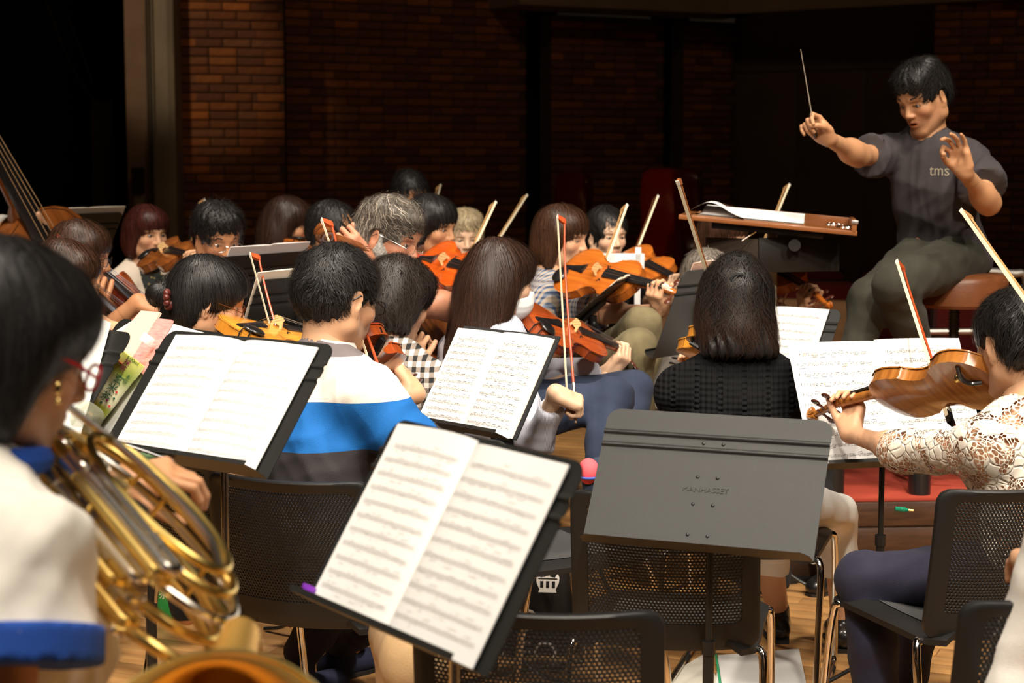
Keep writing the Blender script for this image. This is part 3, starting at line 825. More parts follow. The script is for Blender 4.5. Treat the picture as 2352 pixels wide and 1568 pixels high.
    return root, dict(S=S, arms=arms, hp=hp, nb=nb, kn=kn, an=an, Rb=Rb, Rh=Rh, base=base, sp=sp)
# ---------------------------------------------------------------- string instruments
def wood_varnish(name, c1, c2, rough=0.22, coat=0.6, scale=(6, 60, 60)):
    return mat(name, c1, rough, vscale=1.0, color2=c2, stretch=scale, coat=coat)
EBONY = mat('ebony', (0.012, 0.011, 0.011), 0.28, coat=0.3)
STEEL = mat('steel_string', (0.62, 0.60, 0.56), 0.25, 1.0)
GOLDM = mat('gold_metal', (0.80, 0.56, 0.20), 0.22, 1.0)
MAPLE = mat('bridge_maple', (0.66, 0.42, 0.18), 0.5, var=0.15)
VIO_OUT = [(0, 0), (0.0015, .028), (.010, .062), (.030, .087), (.055, .0995), (.078, .1035), (.10, .101), (.12, .0925), (.134, .0835), (.1405, .0830),
           (.147, .071), (.158, .0620), (.172, .0565), (.187, .0548), (.202, .0565), (.217, .0625), (.228, .0695), (.2345, .0765), (.241, .0755), (.252, .0785), (.268, .0825), (.290, .0838), (.312, .079), (.332, .066), (.346, .045), (.354, .022), (.356, 0)]
def violin_meshes(kind):
    """meshes in violin coordinates: x from the tail to the scroll, z out of the top, y to the side"""
    out = {}
    rib = 0.031; t = np.array(VIO_OUT)
    # resample the outline
    xs, ws = t[:, 0], t[:, 1]
    d = np.concatenate([[0], np.cumsum(np.hypot(np.diff(xs), np.diff(ws)))]); u = np.linspace(0, d[-1], 64)
    ox, ow = np.interp(u, d, xs), np.interp(u, d, ws)
    def plate(sgn, z0, name, over=0.003, arch=0.0145):
        nj = 13; V = []
        cx = 0.178
        for i in range(len(ox)):
            x = ox[i] + over * (-1 if i < 3 else (1 if i > 60 else 0)); w = ow[i] + (over if 0 < i < 63 else 0)
            for j in range(nj):
                v = -1 + 2 * j / (nj - 1)
                e = min(1.0, max(0.0, min(x + 0.002, 0.358 - x) / 0.05)); e = math.sin(e * PI / 2) ** 0.8
                s_ = max(0.0, 1 - abs(v) ** 2.2); a = arch * e * (s_ ** 1.25) * (0.55 + 0.45 * math.exp(-((x - cx) / 0.11) ** 2))
                V.append((x, v * w, z0 + sgn * (0.0018 + a)))
        F = []
        for i in range(len(ox) - 1):
            for j in range(nj - 1):
                q = (i * nj + j, (i + 1) * nj + j, (i + 1) * nj + j + 1, i * nj + j + 1)
                F.append(q if sgn < 0 else q[::-1])
        n = len(V)
        # edge rim
        rim = [i * nj for i in range(64)] + [i * nj + nj - 1 for i in range(63, -1, -1)]
        V2 = [(V[i][0], V[i][1], z0 - sgn * 0.0018) for i in rim]
        m = len(rim)
        F += [(rim[k], rim[(k + 1) % m], n + (k + 1) % m, n + k) for k in range(m)]
        return V + V2, F
    V, F = plate(1, rib / 2, 'top'); out['top'] = (V, F)
    V, F = plate(-1, -rib / 2, 'back'); out['back'] = (V, F)
    loop = [(ox[i], ow[i]) for i in range(64)] + [(ox[i], -ow[i]) for i in range(62, 0, -1)]
    n = len(loop); V = [(x, y, z) for z in (-rib / 2, rib / 2) for x, y in loop]
    out['ribs'] = (V, [(i, (i + 1) % n, n + (i + 1) % n, n + i) for i in range(n)])
    def topz(x, y):
        w = np.interp(x, xs, ws); v = min(1, abs(y) / max(w, .001)); e = min(1.0, max(0.0, min(x + 0.002, 0.358 - x) / 0.05)); e = math.sin(e * PI / 2) ** 0.8
        return rib / 2 + 0.0018 + 0.0145 * e * (max(0, 1 - v ** 2.2) ** 1.25) * (0.55 + 0.45 * math.exp(-((x - 0.178) / 0.11) ** 2))
    def fhole(sd):
        pts = [(.153, .0555), (.157, .0595), (.163, .0590), (.168, .0545), (.180, .0475), (.192, .0425), (.203, .0360), (.2085, .0300), (.213, .0285), (.2165, .0320)]
        P = smooth_path([(x, y, 0) for x, y in pts], 5); m = MB(); ns = len(P)
        for i, p in enumerate(P):
            w = 0.0012 + 0.0016 * math.sin(PI * i / (ns - 1)); a = P[max(0, i - 1)]; b = P[min(ns - 1, i + 1)]; tt = nrm(b - a); nn = A(-tt[1], tt[0], 0)
            for s_ in (-1, 1):
                q = p + nn * w * s_; m.V.append((q[0], sd * q[1], topz(q[0], q[1]) + 0.0006))
        m.F = [(2 * i, 2 * i + 1, 2 * i + 3, 2 * i + 2) for i in range(ns - 1)]
        for c in (P[1], P[-2]):
            b = len(m.V); k = 10
            for i in range(k): q = c + A(math.cos(2 * PI * i / k), math.sin(2 * PI * i / k), 0) * 0.0036; m.V.append((q[0], sd * q[1], topz(q[0], q[1]) + 0.0007))
            m.F.append(tuple(range(b, b + k)))
        return (m.V, m.F)
    out['f_hole_1'] = fhole(1); out['f_hole_2'] = fhole(-1)
    pur = MB()
    for sd in (1, -1):
        P = [(ox[i], sd * max(0, ow[i] - 0.004), topz(ox[i], max(0, ow[i] - 0.004)) + 0.0007) for i in range(3, 61)]
        P = A(P)
        b = len(pur.V)
        for i, p in enumerate(P):
            tt = nrm(P[min(i + 1, len(P) - 1)] - P[max(i - 1, 0)]); nn = A(-tt[1], tt[0], 0) * 0.0006
            pur.V += [tuple(p + nn), tuple(p - nn)]
        pur.F += [(b + 2 * i, b + 2 * i + 1, b + 2 * i + 3, b + 2 * i + 2) for i in range(len(P) - 1)]
    out['purfling'] = (pur.V, pur.F)
    # neck, fingerboard and scroll
    m = MB(); zt = rib / 2
    def ff(x, w, z, h): # fingerboard station
        return [(x, -w, z - h), (x, -w, z), (x, -w * 0.5, z + 0.0028), (x, 0, z + 0.0036), (x, w * 0.5, z + 0.0028), (x, w, z), (x, w, z - h)]
    st = [ff(0.220, 0.021, zt + 0.020, 0.005), ff(0.356, 0.0165, zt + 0.012, 0.005), ff(0.488, 0.012, zt + 0.004, 0.005)]
    V = [p for s_ in st for p in s_]; F = [(i * 7 + j, i * 7 + (j + 1) % 7, i * 7 + 7 + (j + 1) % 7, i * 7 + 7 + j) for i in range(2) for j in range(7)] + [tuple(range(6, -1, -1)), tuple(range(14, 21))]
    out['fingerboard'] = (V, F)
    m = MB().tube([(0.350, 0, 0), (0.362, 0, 0.006), (0.375, 0, zt - 0.004), (0.42, 0, zt - 0.006), (0.47, 0, zt - 0.010), (0.488, 0, zt - 0.013)], [0.018, 0.017, 0.0135, 0.0125, 0.0118, 0.012], 12)
    # pegbox: two cheeks and a floor that curve back, then the volute
    Pb = smooth_path([(0.486, 0, zt - 0.009), (0.515, 0, zt - 0.016), (0.545, 0, zt - 0.027), (0.568, 0, zt - 0.036)], 5)
    m.tube(Pb, np.linspace(0.0125, 0.0085, len(Pb)), 8, flat=0.85)
    for sd in (-1, 1):
        c = A(0.578, 0, zt - 0.030); pts = []; rr = []
        for i in range(27):
            a = -2.3 + i * 0.5; r_ = 0.0165 * math.exp(-0.105 * i * 0.72); pts.append(c + A(math.cos(a) * r_, sd * (0.004 + 0.010 * i / 27), -math.sin(a) * -r_)); rr.append(0.0058 * math.exp(-0.035 * i))
        m.tube(pts, rr, 8)
    m.tube([(0.578, -0.012, zt - 0.030), (0.578, 0.012, zt - 0.030)], 0.0105, 14)
    out['neck_and_scroll'] = (m.V, m.F)
    for i, (x, sd) in enumerate(((0.505, 1), (0.520, -1), (0.535, 1), (0.549, -1))):
        z = zt - 0.013 - (x - 0.5) * 0.42
        m = MB().tube([(x, -sd * 0.014, z), (x, sd * 0.026, z)], [0.0028, 0.0038], 8)
        m.tube([(x, sd * 0.026, z), (x, sd * 0.030, z)], 0.0048, 8)
        m.ball((x, sd * 0.040, z), (0.0115, 0.0115, 0.0035), n=12, m=8)
        out['peg_%d' % i] = (m.V, m.F)
    bx = 0.188; bz = topz(bx, 0)
    prof = [(-0.021, 0), (-0.012, 0), (-0.009, 0.008), (0.009, 0.008), (0.012, 0), (0.021, 0), (0.019, 0.010), (0.0165, 0.020), (0.019, 0.0275), (0.012, 0.0315), (0, 0.0335), (-0.012, 0.0315), (-0.019, 0.0275), (-0.0165, 0.020), (-0.019, 0.010)]
    V = [(bx + s_ * (0.0022 if z < 0.015 else 0.001), y, bz - 0.001 + z) for s_ in (-1, 1) for y, z in prof]; k = len(prof)
    out['bridge'] = (V, [tuple(range(k)), tuple(range(2 * k - 1, k - 1, -1))] + [(i, k + i, k + (i + 1) % k, (i + 1) % k) for i in range(k)])
    m = MB(); ts = [(0.012, 0.010, 0.020), (0.050, 0.0115, 0.0235), (0.100, 0.0165, 0.028), (0.122, 0.021, 0.0305)]
    for x, w, z in ts: m.V += [(x, -w, zt + z - 0.012), (x, -w * 0.6, zt + z - 0.008), (x, 0, zt + z - 0.0065), (x, w * 0.6, zt + z - 0.008), (x, w, zt + z - 0.012), (x, 0, zt + z - 0.016)]
    m.F = [(i * 6 + j, i * 6 + (j + 1) % 6, i * 6 + 6 + (j + 1) % 6, i * 6 + 6 + j) for i in range(3) for j in range(6)] + [(5, 4, 3, 2, 1, 0), (18, 19, 20, 21, 22, 23)]
    out['tailpiece'] = (m.V, m.F)
    m = MB()
    for j in range(4):
        y0 = (j - 1.5)
        top = bz + 0.0325 - 0.0018 * abs(y0) ** 1.5
        m.tube([(0.108, y0 * 0.0075, zt + 0.0225), (bx, y0 * 0.0108, top)], 0.00055, 5); m.tube([(bx, y0 * 0.0108, top), (0.488, y0 * 0.0055, zt + 0.0090)], 0.00055, 5); m.tube([(0.488, y0 * 0.0055, zt + 0.0090), (0.525, y0 * 0.004, zt - 0.016)], 0.0005, 5)
    out['strings'] = (m.V, m.F)
    m = MB()
    m.raw(*[x for x in (lambda q: (q.V, q.F))(MB().ball((0.030, -0.040, zt + 0.015), (0.030, 0.036, 0.008), n=18, m=10))])
    m.tube([(0.004, -0.025, zt + 0.012), (-0.006, -0.025, zt), (-0.006, -0.025, -rib / 2 - 0.002), (0.004, -0.025, -rib / 2 - 0.005)], 0.0022, 6)
    m.tube([(0.004, -0.052, zt + 0.012), (0.0, -0.052, zt), (0.0, -0.052, -rib / 2 - 0.002), (0.006, -0.050, -rib / 2 - 0.005)], 0.0022, 6)
    out['chin_rest'] = (m.V, m.F)
    m = MB()
    m.tube(smooth_path([(0.055, -0.095, -rib / 2 - 0.012), (0.075, -0.05, -rib / 2 - 0.030), (0.062, 0.0, -rib / 2 - 0.034), (0.050, 0.05, -rib / 2 - 0.032), (0.070, 0.092, -rib / 2 - 0.014)], 5), 0.0075, 8, flat=1.6)
    for y in (-0.095, 0.092): m.tube([(0.06, y, -rib / 2 - 0.016), (0.058, y * 1.04, 0.004)], 0.0042, 6)
    out['shoulder_rest'] = (m.V, m.F)
    return out
VM = violin_meshes('violin')
VCACHE = {}
def violin(label, tail, tip_dir, normal, tone, scale=1.0, rest=True, chin=True, name='violin', group=None, name2=None, endpin=0):
    """tail: world point of the tail end; the x axis runs to the scroll"""
    key = (tone, name)
    tones = {'orange': ((0.38, 0.090, 0.012), (0.54, 0.150, 0.018)), 'red': ((0.30, 0.050, 0.012), (0.44, 0.085, 0.016)), 'amber': ((0.52, 0.19, 0.020), (0.72, 0.31, 0.040)),
             'brown': ((0.20, 0.055, 0.012), (0.32, 0.10, 0.020)), 'flame': ((0.24, 0.075, 0.014), (0.46, 0.18, 0.035)), 'dark': ((0.12, 0.032, 0.010), (0.22, 0.07, 0.018)), 'scarlet': ((0.55, 0.075, 0.008), (0.70, 0.12, 0.012))}
    c1, c2 = tones[tone]
    wt = wood_varnish('varnish_' + tone, c1, c2, scale=(4, 90, 4)); wb = wood_varnish('varnish_back_' + tone, c1, c2, 0.2, scale=(75, 9, 9))
    Rm = frame_ax(tip_dir, normal)
    t = thing(name, label, name2 or name, tail, Rm, group, scale)
    if key not in VCACHE:
        D = {}
        for k, (V, F) in VM.items():
            mt = {'top': wt, 'back': wb, 'ribs': wb, 'f_hole_1': EBONY, 'f_hole_2': EBONY, 'purfling': EBONY, 'fingerboard': EBONY, 'neck_and_scroll': wb, 'bridge': MAPLE, 'tailpiece': EBONY, 'strings': STEEL, 'chin_rest': EBONY, 'shoulder_rest': EBONY}.get(k)
            if k.startswith('peg'): mt = mat('rosewood', (0.10, 0.026, 0.014), 0.25, coat=0.4) if tone in ('flame', 'red', 'orange') else EBONY
            D[k] = me_data(k.split('_1')[0].split('_2')[0].split('_0')[0].rstrip('_3') if k[:3] in ('peg', 'f_h') else k, V, F, mt, True, 40)
        VCACHE[key] = D
    for k, me in VCACHE[key].items():
        if k == 'shoulder_rest' and not rest: continue
        if k == 'chin_rest' and not chin: continue
        nm = {'top': 'top_plate', 'back': 'back_plate'}.get(k, 'peg' if k.startswith('peg') else 'f_hole' if k.startswith('f_h') else k)
        add(nm, me, t)
    if endpin:
        MB().tube([(0, 0, 0), (-endpin, 0, 0)], 0.0035, 8).obj('endpin', STEEL, t)
    return t
def vp(T, Rm, x, y, z, s=1.0):
    return np.asarray(T) + Rm @ (A(x, y, z) * s)
# ---------------------------------------------------------------- bows
BOWS = {}
def bow(label, frog, tip, hairdir, tone='brown', scale=1.0, group=None, dim=False):
    L = 0.74 * scale
    x = nrm(A(tip) - A(frog)); z = nrm(-np.asarray(hairdir, float)); Rm = frame_ax(x, z)
    t = thing('bow', label, 'bow', frog, Rm, group, np.linalg.norm(A(tip) - A(frog)) / 0.74)
    if tone not in BOWS:
        c = {'brown': (0.30, 0.10, 0.03), 'red': (0.38, 0.06, 0.015), 'dark': (0.10, 0.035, 0.014), 'tan': (0.45, 0.25, 0.10)}[tone]
        w = mat('bow_wood_' + tone, c, 0.28, var=0.2, vscale=20, stretch=(1, 8, 8), coat=0.4)
        hm = mat('bow_hair', (0.90, 0.78, 0.54), 0.55, var=0.08, vscale=30, stretch=(0.2, 40, 40))
        P = [(0.0, 0, 0.0), (0.10, 0, 0.0), (0.25, 0, -0.003), (0.42, 0, -0.0065), (0.58, 0, -0.006), (0.68, 0, -0.002), (0.722, 0, 0.001)]
        st = MB().tube(smooth_path(P, 4), np.linspace(0.0044, 0.0030, 25), 8)
        st.raw(*[(q.V, q.F) for q in [MB().prism([(0.712, 0.003), (0.728, 0.004), (0.735, 0.001), (0.740, -0.012), (0.742, -0.024), (0.728, -0.023), (0.720, -0.012)], -0.0045, 0.0045, A([[1, 0, 0], [0, 0, 1], [0, 1, 0]]))]][0])
        fr = MB().prism([(0.035, -0.004), (0.080, -0.004), (0.078, -0.012), (0.082, -0.023), (0.037, -0.024)], -0.0065, 0.0065, A([[1, 0, 0], [0, 0, 1], [0, 1, 0]]))
        hr = MB().raw([(0.060, -0.0050, -0.0245), (0.060, 0.0050, -0.0245), (0.736, 0.0046, -0.0245), (0.736, -0.0046, -0.0245), (0.060, -0.0050, -0.0235), (0.060, 0.0050, -0.0235), (0.736, 0.0046, -0.0235), (0.736, -0.0046, -0.0235)],
                      [(0, 1, 2, 3), (7, 6, 5, 4), (0, 4, 5, 1), (3, 2, 6, 7), (0, 3, 7, 4), (1, 5, 6, 2)])
        tp = MB().box((0.736, 0, -0.0245), (0.008, 0.0052, 0.0008)); gr = MB().tube([(0.085, 0, 0), (0.125, 0, -0.0002)], 0.0050, 8); sc = MB().tube([(-0.014, 0, 0), (0.0, 0, 0)], 0.0046, 8)
        BOWS[tone] = [('stick', st.data('stick', w)), ('frog', fr.data('frog', EBONY, False)), ('bow_hair', hr.data('bow_hair', hm, False)), ('tip_plate', tp.data('tip_plate', mat('ivory', (0.85, 0.80, 0.68), 0.4), False)), ('grip', gr.data('grip', mat('silver_wrap', (0.6, 0.55, 0.45), 0.35, 1.0))), ('screw', sc.data('screw', MATS['silver_wrap']))]
    for n, me in BOWS[tone]: add(n, me, t)
    return t
# ---------------------------------------------------------------- music stands
DESKM = mat('desk_paint', (0.0145, 0.0142, 0.0128), 0.42, var=0.08, vscale=5, bump=0.25, bscale=900)
POLEM = mat('pole_black', (0.015, 0.014, 0.013), 0.35)
CHROME = mat('chrome', (0.72, 0.68, 0.62), 0.10, 1.0)
DW, DH = 0.508, 0.318
def desk_meshes():
    """desk in its own plane: x right, y up, z towards the player; origin at the middle of the bottom edge"""
    def prof(y):
        z = 0.0
        for r0 in (0.262, 0.232): z += 0.0045 * math.exp(-((y - r0) / 0.0045) ** 4)
        return z
    ys = sorted(set(list(np.linspace(0, DH - 0.03, 12)) + [r0 + d for r0 in (0.262, 0.232) for d in (-0.008, -0.0058, -0.0045, -0.003, 0, 0.003, 0.0045, 0.0058, 0.008)] + [DH - 0.03 * (1 - math.sin(a)) for a in np.linspace(0.2, PI / 2, 6)]))
    xs = np.linspace(-1, 1, 9); V = []; F = []
    for side_ in (1, -1):
        for y in ys:
            c = max(0, y - (DH - 0.03)); w = DW / 2 - (0.03 - math.sqrt(max(0, 0.03 ** 2 - c * c)))
            for x in xs: V.append((x * w, y, prof(y) + (0.0009 * side_)))
    n = len(ys) * 9
    for i in range(len(ys) - 1):
        for j in range(8):
            q = (i * 9 + j, i * 9 + j + 1, i * 9 + 10 + j, i * 9 + 9 + j); F.append(q); F.append(tuple(n + k for k in q[::-1]))
    per = [j for j in range(9)] + [i * 9 + 8 for i in range(1, len(ys))] + [(len(ys) - 1) * 9 + j for j in range(7, -1, -1)] + [i * 9 for i in range(len(ys) - 2, 0, -1)]
    F += [(per[(k + 1) % len(per)], per[k], n + per[k], n + per[(k + 1) % len(per)]) for k in range(len(per))]
    plate = me_data('desk_plate', V, F, DESKM, True, 50)
    m = MB(); pr = []
    # shelf with rounded front corners and a small lip
    P = [(-DW / 2, 0), (DW / 2, 0), (DW / 2 - 0.004, 0.030), (DW / 2 - 0.022, 0.050), (-DW / 2 + 0.022, 0.050), (-DW / 2 + 0.004, 0.030)]
    m.raw([(x, -0.0006, z) for x, z in P] + [(x, 0.0006, z) for x, z in P], [tuple(range(6)), tuple(range(11, 5, -1))] + [(i, 6 + i, 6 + (i + 1) % 6, (i + 1) % 6) for i in range(6)])
    m.box((0, 0.004, 0.050), (DW / 2 - 0.024, 0.005, 0.0006))
    shelf = m.data('shelf', DESKM, False)
    rv = MB().ball((0, 0, 0.0012), (0.0042, 0.0042, 0.0026), n=12, m=6).data('rivet', DESKM)
    t = text_mesh('lettering', 'MANHASSET', 0.0165, DESKM, 0.0012)
    for v in t.vertices: v.co.x *= 1.12; v.co.y += 0.1385; v.co.z += 0.0014
    return plate, shelf, rv, t
DESK = desk_meshes()
def stand(label, c, yaw, tilt, pole='black', group=None, legs=True, text=True, W=1.0):
    """c: middle of the desk; yaw: where the desk's face looks; tilt from upright"""
    f = A(math.sin(R_(yaw)), math.cos(R_(yaw)), 0); r = A(-f[1], f[0], 0) * 1.0; r = np.cross(A(0, 0, 1), f)
    n = f * math.cos(R_(tilt)) + A(0, 0, 1) * math.sin(R_(tilt)); u = np.cross(n, r)
    Rm = np.stack([r, u, n], 1)
    c = A(c); o = c - u * DH / 2
    hub = c - n * 0.045 - u * 0.02
    base = A(hub[0], hub[1], 0)
    t = thing('music_stand', label, 'music stand', base, None, group)
    M4 = Matrix([[float(x) for x in row] for row in Rm]).to_euler()
    dk = add('desk', DESK[0], t, c - u * DH / 2 - base); dk.rotation_euler = M4; dk.scale = (W, 1, 1)
    add('shelf', DESK[1], dk)
    if text:
        add('lettering', DESK[3], dk, label='raised maker name pressed into the desk')
        for y in (0.247, 0.168, 0.105, 0.035):
            for x in (-0.022, 0.022): add('rivet', DESK[2], dk, (x, y, 0))
    z = hub[2]
    m = MB().tube([c - n * 0.020 - base, hub - base], 0.016, 12); m.box(c - n * 0.012 - base, (0.05 * W, 0.06 * W, 0.006), Rm, 0.002); m.ball(hub - base, 0.020, n=14, m=8)
    m.obj('bracket', POLEM, t)
    MB().tube([(0, 0, z), (0, 0, 0.42)], 0.0080, 14).obj('inner_tube', CHROME if pole == 'chrome' else POLEM, t)
    MB().tube([(0, 0, 0.46), (0, 0, 0.03)], 0.0125, 14).obj('outer_tube', POLEM, t)
    MB().tube([(0, 0, 0.44), (0, 0, 0.47)], 0.0155, 12).obj('collar', POLEM, t)
    if legs:
        for k in range(3):
            a = R_(90 + 120 * k - yaw); d = A(math.cos(a), math.sin(a), 0)
            MB().tube(smooth_path([A(0, 0, 0.10) + d * 0.01, A(0, 0, 0.085) + d * 0.06, A(0, 0, 0.03) + d * 0.15, A(0, 0, 0.010) + d * 0.23], 4), 0.009, 8, flat=0.7).obj('leg', POLEM, t)
    return t, Rm, o
# ---------------------------------------------------------------- sheet music
PAPER = mat('paper', (0.70, 0.69, 0.67), 0.75, var=0.02, vscale=3)
PAPERC = mat('paper_cream', (0.72, 0.62, 0.50), 0.75, var=0.03, vscale=3)
INK = mat('ink', (0.05, 0.047, 0.047), 0.8)
INKL = mat('ink_grey', (0.44, 0.42, 0.40), 0.8)
def sheet(label, o, Rm, w, h, pages=2, staves=10, seed=1, bulge=0.012, thick=0.003, fold=None, group=None, ink=None, name='sheet_music', x0=0.0, curl=0.0, density=1.0, marks=True, mt=None, marg=0.0):
    """paper in desk coordinates (x right, y up, z to the reader); o: middle of the bottom edge in the world"""
    r = random.Random(seed); ink = ink or INK
    t = thing(name, label, 'sheet music', o, Rm, group)
    pw = w / pages
    def z(x, y):
        u = ((x + w / 2) / pw) % 1.0; pg = min(pages - 1, int((x + w / 2) / pw)); u = (x + w / 2) / pw - pg
        s_ = math.sin(PI * (u if pages == 1 else (1 - u if pg == 0 else u)) ** 0.6) if pages == 2 else math.sin(PI * u)
        return thick + bulge * s_ * (0.8 + 0.2 * math.sin(3 * y / h)) + curl * max(0, (y / h - 0.75)) ** 2 * (1 if u > 0.5 else 0.4)
    for pg in range(pages):
        nx, ny = 15, 13; V = []; F = []; a = -w / 2 + pg * pw; wob = [r.uniform(-1, 1) * 0.0018 for _ in range(3)]
        for s_ in (0, 1):
            for j in range(ny):
                for i in range(nx):
                    x = a + pw * i / (nx - 1) * 0.9995; y = h * j / (ny - 1); yy = y + wob[0] * math.sin(2.2 * i / nx + pg) * (1 if j == ny - 1 else 0) * 2
                    V.append((x, yy, z(min(max(x, a + 1e-5), a + pw - 1e-5), y) if s_ == 0 else (0.0012 + 0.15 * (z(x, y) - thick))))
        n = nx * ny
        for j in range(ny - 1):
            for i in range(nx - 1):
                q = (j * nx + i, j * nx + i + 1, (j + 1) * nx + i + 1, (j + 1) * nx + i); F += [q, tuple(n + k for k in q[::-1])]
        per = list(range(nx)) + [j * nx + nx - 1 for j in range(1, ny)] + [(ny - 1) * nx + i for i in range(nx - 2, -1, -1)] + [j * nx for j in range(ny - 2, 0, -1)]
        F += [(per[(k + 1) % len(per)], per[k], n + per[k], n + per[(k + 1) % len(per)]) for k in range(len(per))]
        po = add('page', me_data('page', V, F, mt or PAPER, True, 60), t)
        if not marks: continue
        L = MB(); K = MB(); mx = 0.014; sp = 0.00165
        gap = (h - 0.040 - marg) / staves
        def quad(B, p, q, wd):
            d = nrm(A(q[0] - p[0], q[1] - p[1])); nn = A(-d[1], d[0]) * wd / 2
            c = [(p[0] + nn[0], p[1] + nn[1]), (p[0] - nn[0], p[1] - nn[1]), (q[0] - nn[0], q[1] - nn[1]), (q[0] + nn[0], q[1] + nn[1])]
            B.raw([(x, y, z(x, y) + 0.0005) for x, y in c], [(0, 1, 2, 3)])
        for s_ in range(staves):
            yc = h - 0.028 - marg - gap * (s_ + 0.35); xa = a + mx + (0.012 if s_ == 0 else 0); xb = a + pw - mx
            for ln in range(5):
                y = yc + (ln - 2) * sp; N_ = 14
                pts = [(xa + (xb - xa) * i / N_, y) for i in range(N_ + 1)]
                b = len(L.V)
                for x, y_ in pts: L.V += [(x, y_ - 0.0002, z(x, y_) + 0.0004), (x, y_ + 0.0002, z(x, y_) + 0.0004)]
                L.F += [(b + 2 * i, b + 2 * i + 2, b + 2 * i + 3, b + 2 * i + 1) for i in range(N_)]
            x = xa + 0.003
            for q_ in range(3): quad(K, (x + 0.0008 * q_, yc - 0.004 + 0.002 * q_), (x + 0.002 - 0.001 * q_, yc + 0.004), 0.0006)
            x += 0.010
            while x < xb - 0.006:
                g = r.choice([2, 4, 4, 3, 1, 1]); hs_ = [yc + r.uniform(-2.6, 2.6) * sp for _ in range(g)]
                dx = r.uniform(0.0042, 0.0062) / density; up_ = 1 if r.random() < 0.6 else -1
                if x + dx * g > xb: break
                ends = []
                for k, y in enumerate(hs_):
                    xx = x + k * dx
                    K.raw([(xx + c * 0.00125, y + s2 * 0.0009, z(xx, y) + 0.0006) for c, s2 in ((-1, -.4), (0, -1), (1, -.3), (1, .5), (0, 1), (-1, .4))], [(0, 1, 2, 3, 4, 5)])
                    e = (xx + 0.0011 * up_, y + up_ * 0.0062); ends.append(e); quad(K, (xx + 0.0011 * up_, y), e, 0.00028)
                if g > 1: quad(K, ends[0], (ends[-1][0], ends[-1][1] if abs(ends[-1][1] - ends[0][1]) < 0.003 else ends[0][1]), 0.0010)
                x += dx * g + 0.0035
                if r.random() < 0.5: quad(L, (x - 0.002, yc - 2 * sp), (x - 0.002, yc + 2 * sp), 0.0003)
            if r.random() < 0.35:
                xx = r.uniform(xa + 0.02, xb - 0.03); quad(K, (xx, yc - 0.0085), (xx + 0.012, yc - 0.0078), 0.0004)
        add('staff_lines', me_data('staff_lines', L.V, L.F, INKL, False), po, kind='stuff')
        add('notes', me_data('notes', K.V, K.F, ink, False), po, kind='stuff')
    return t
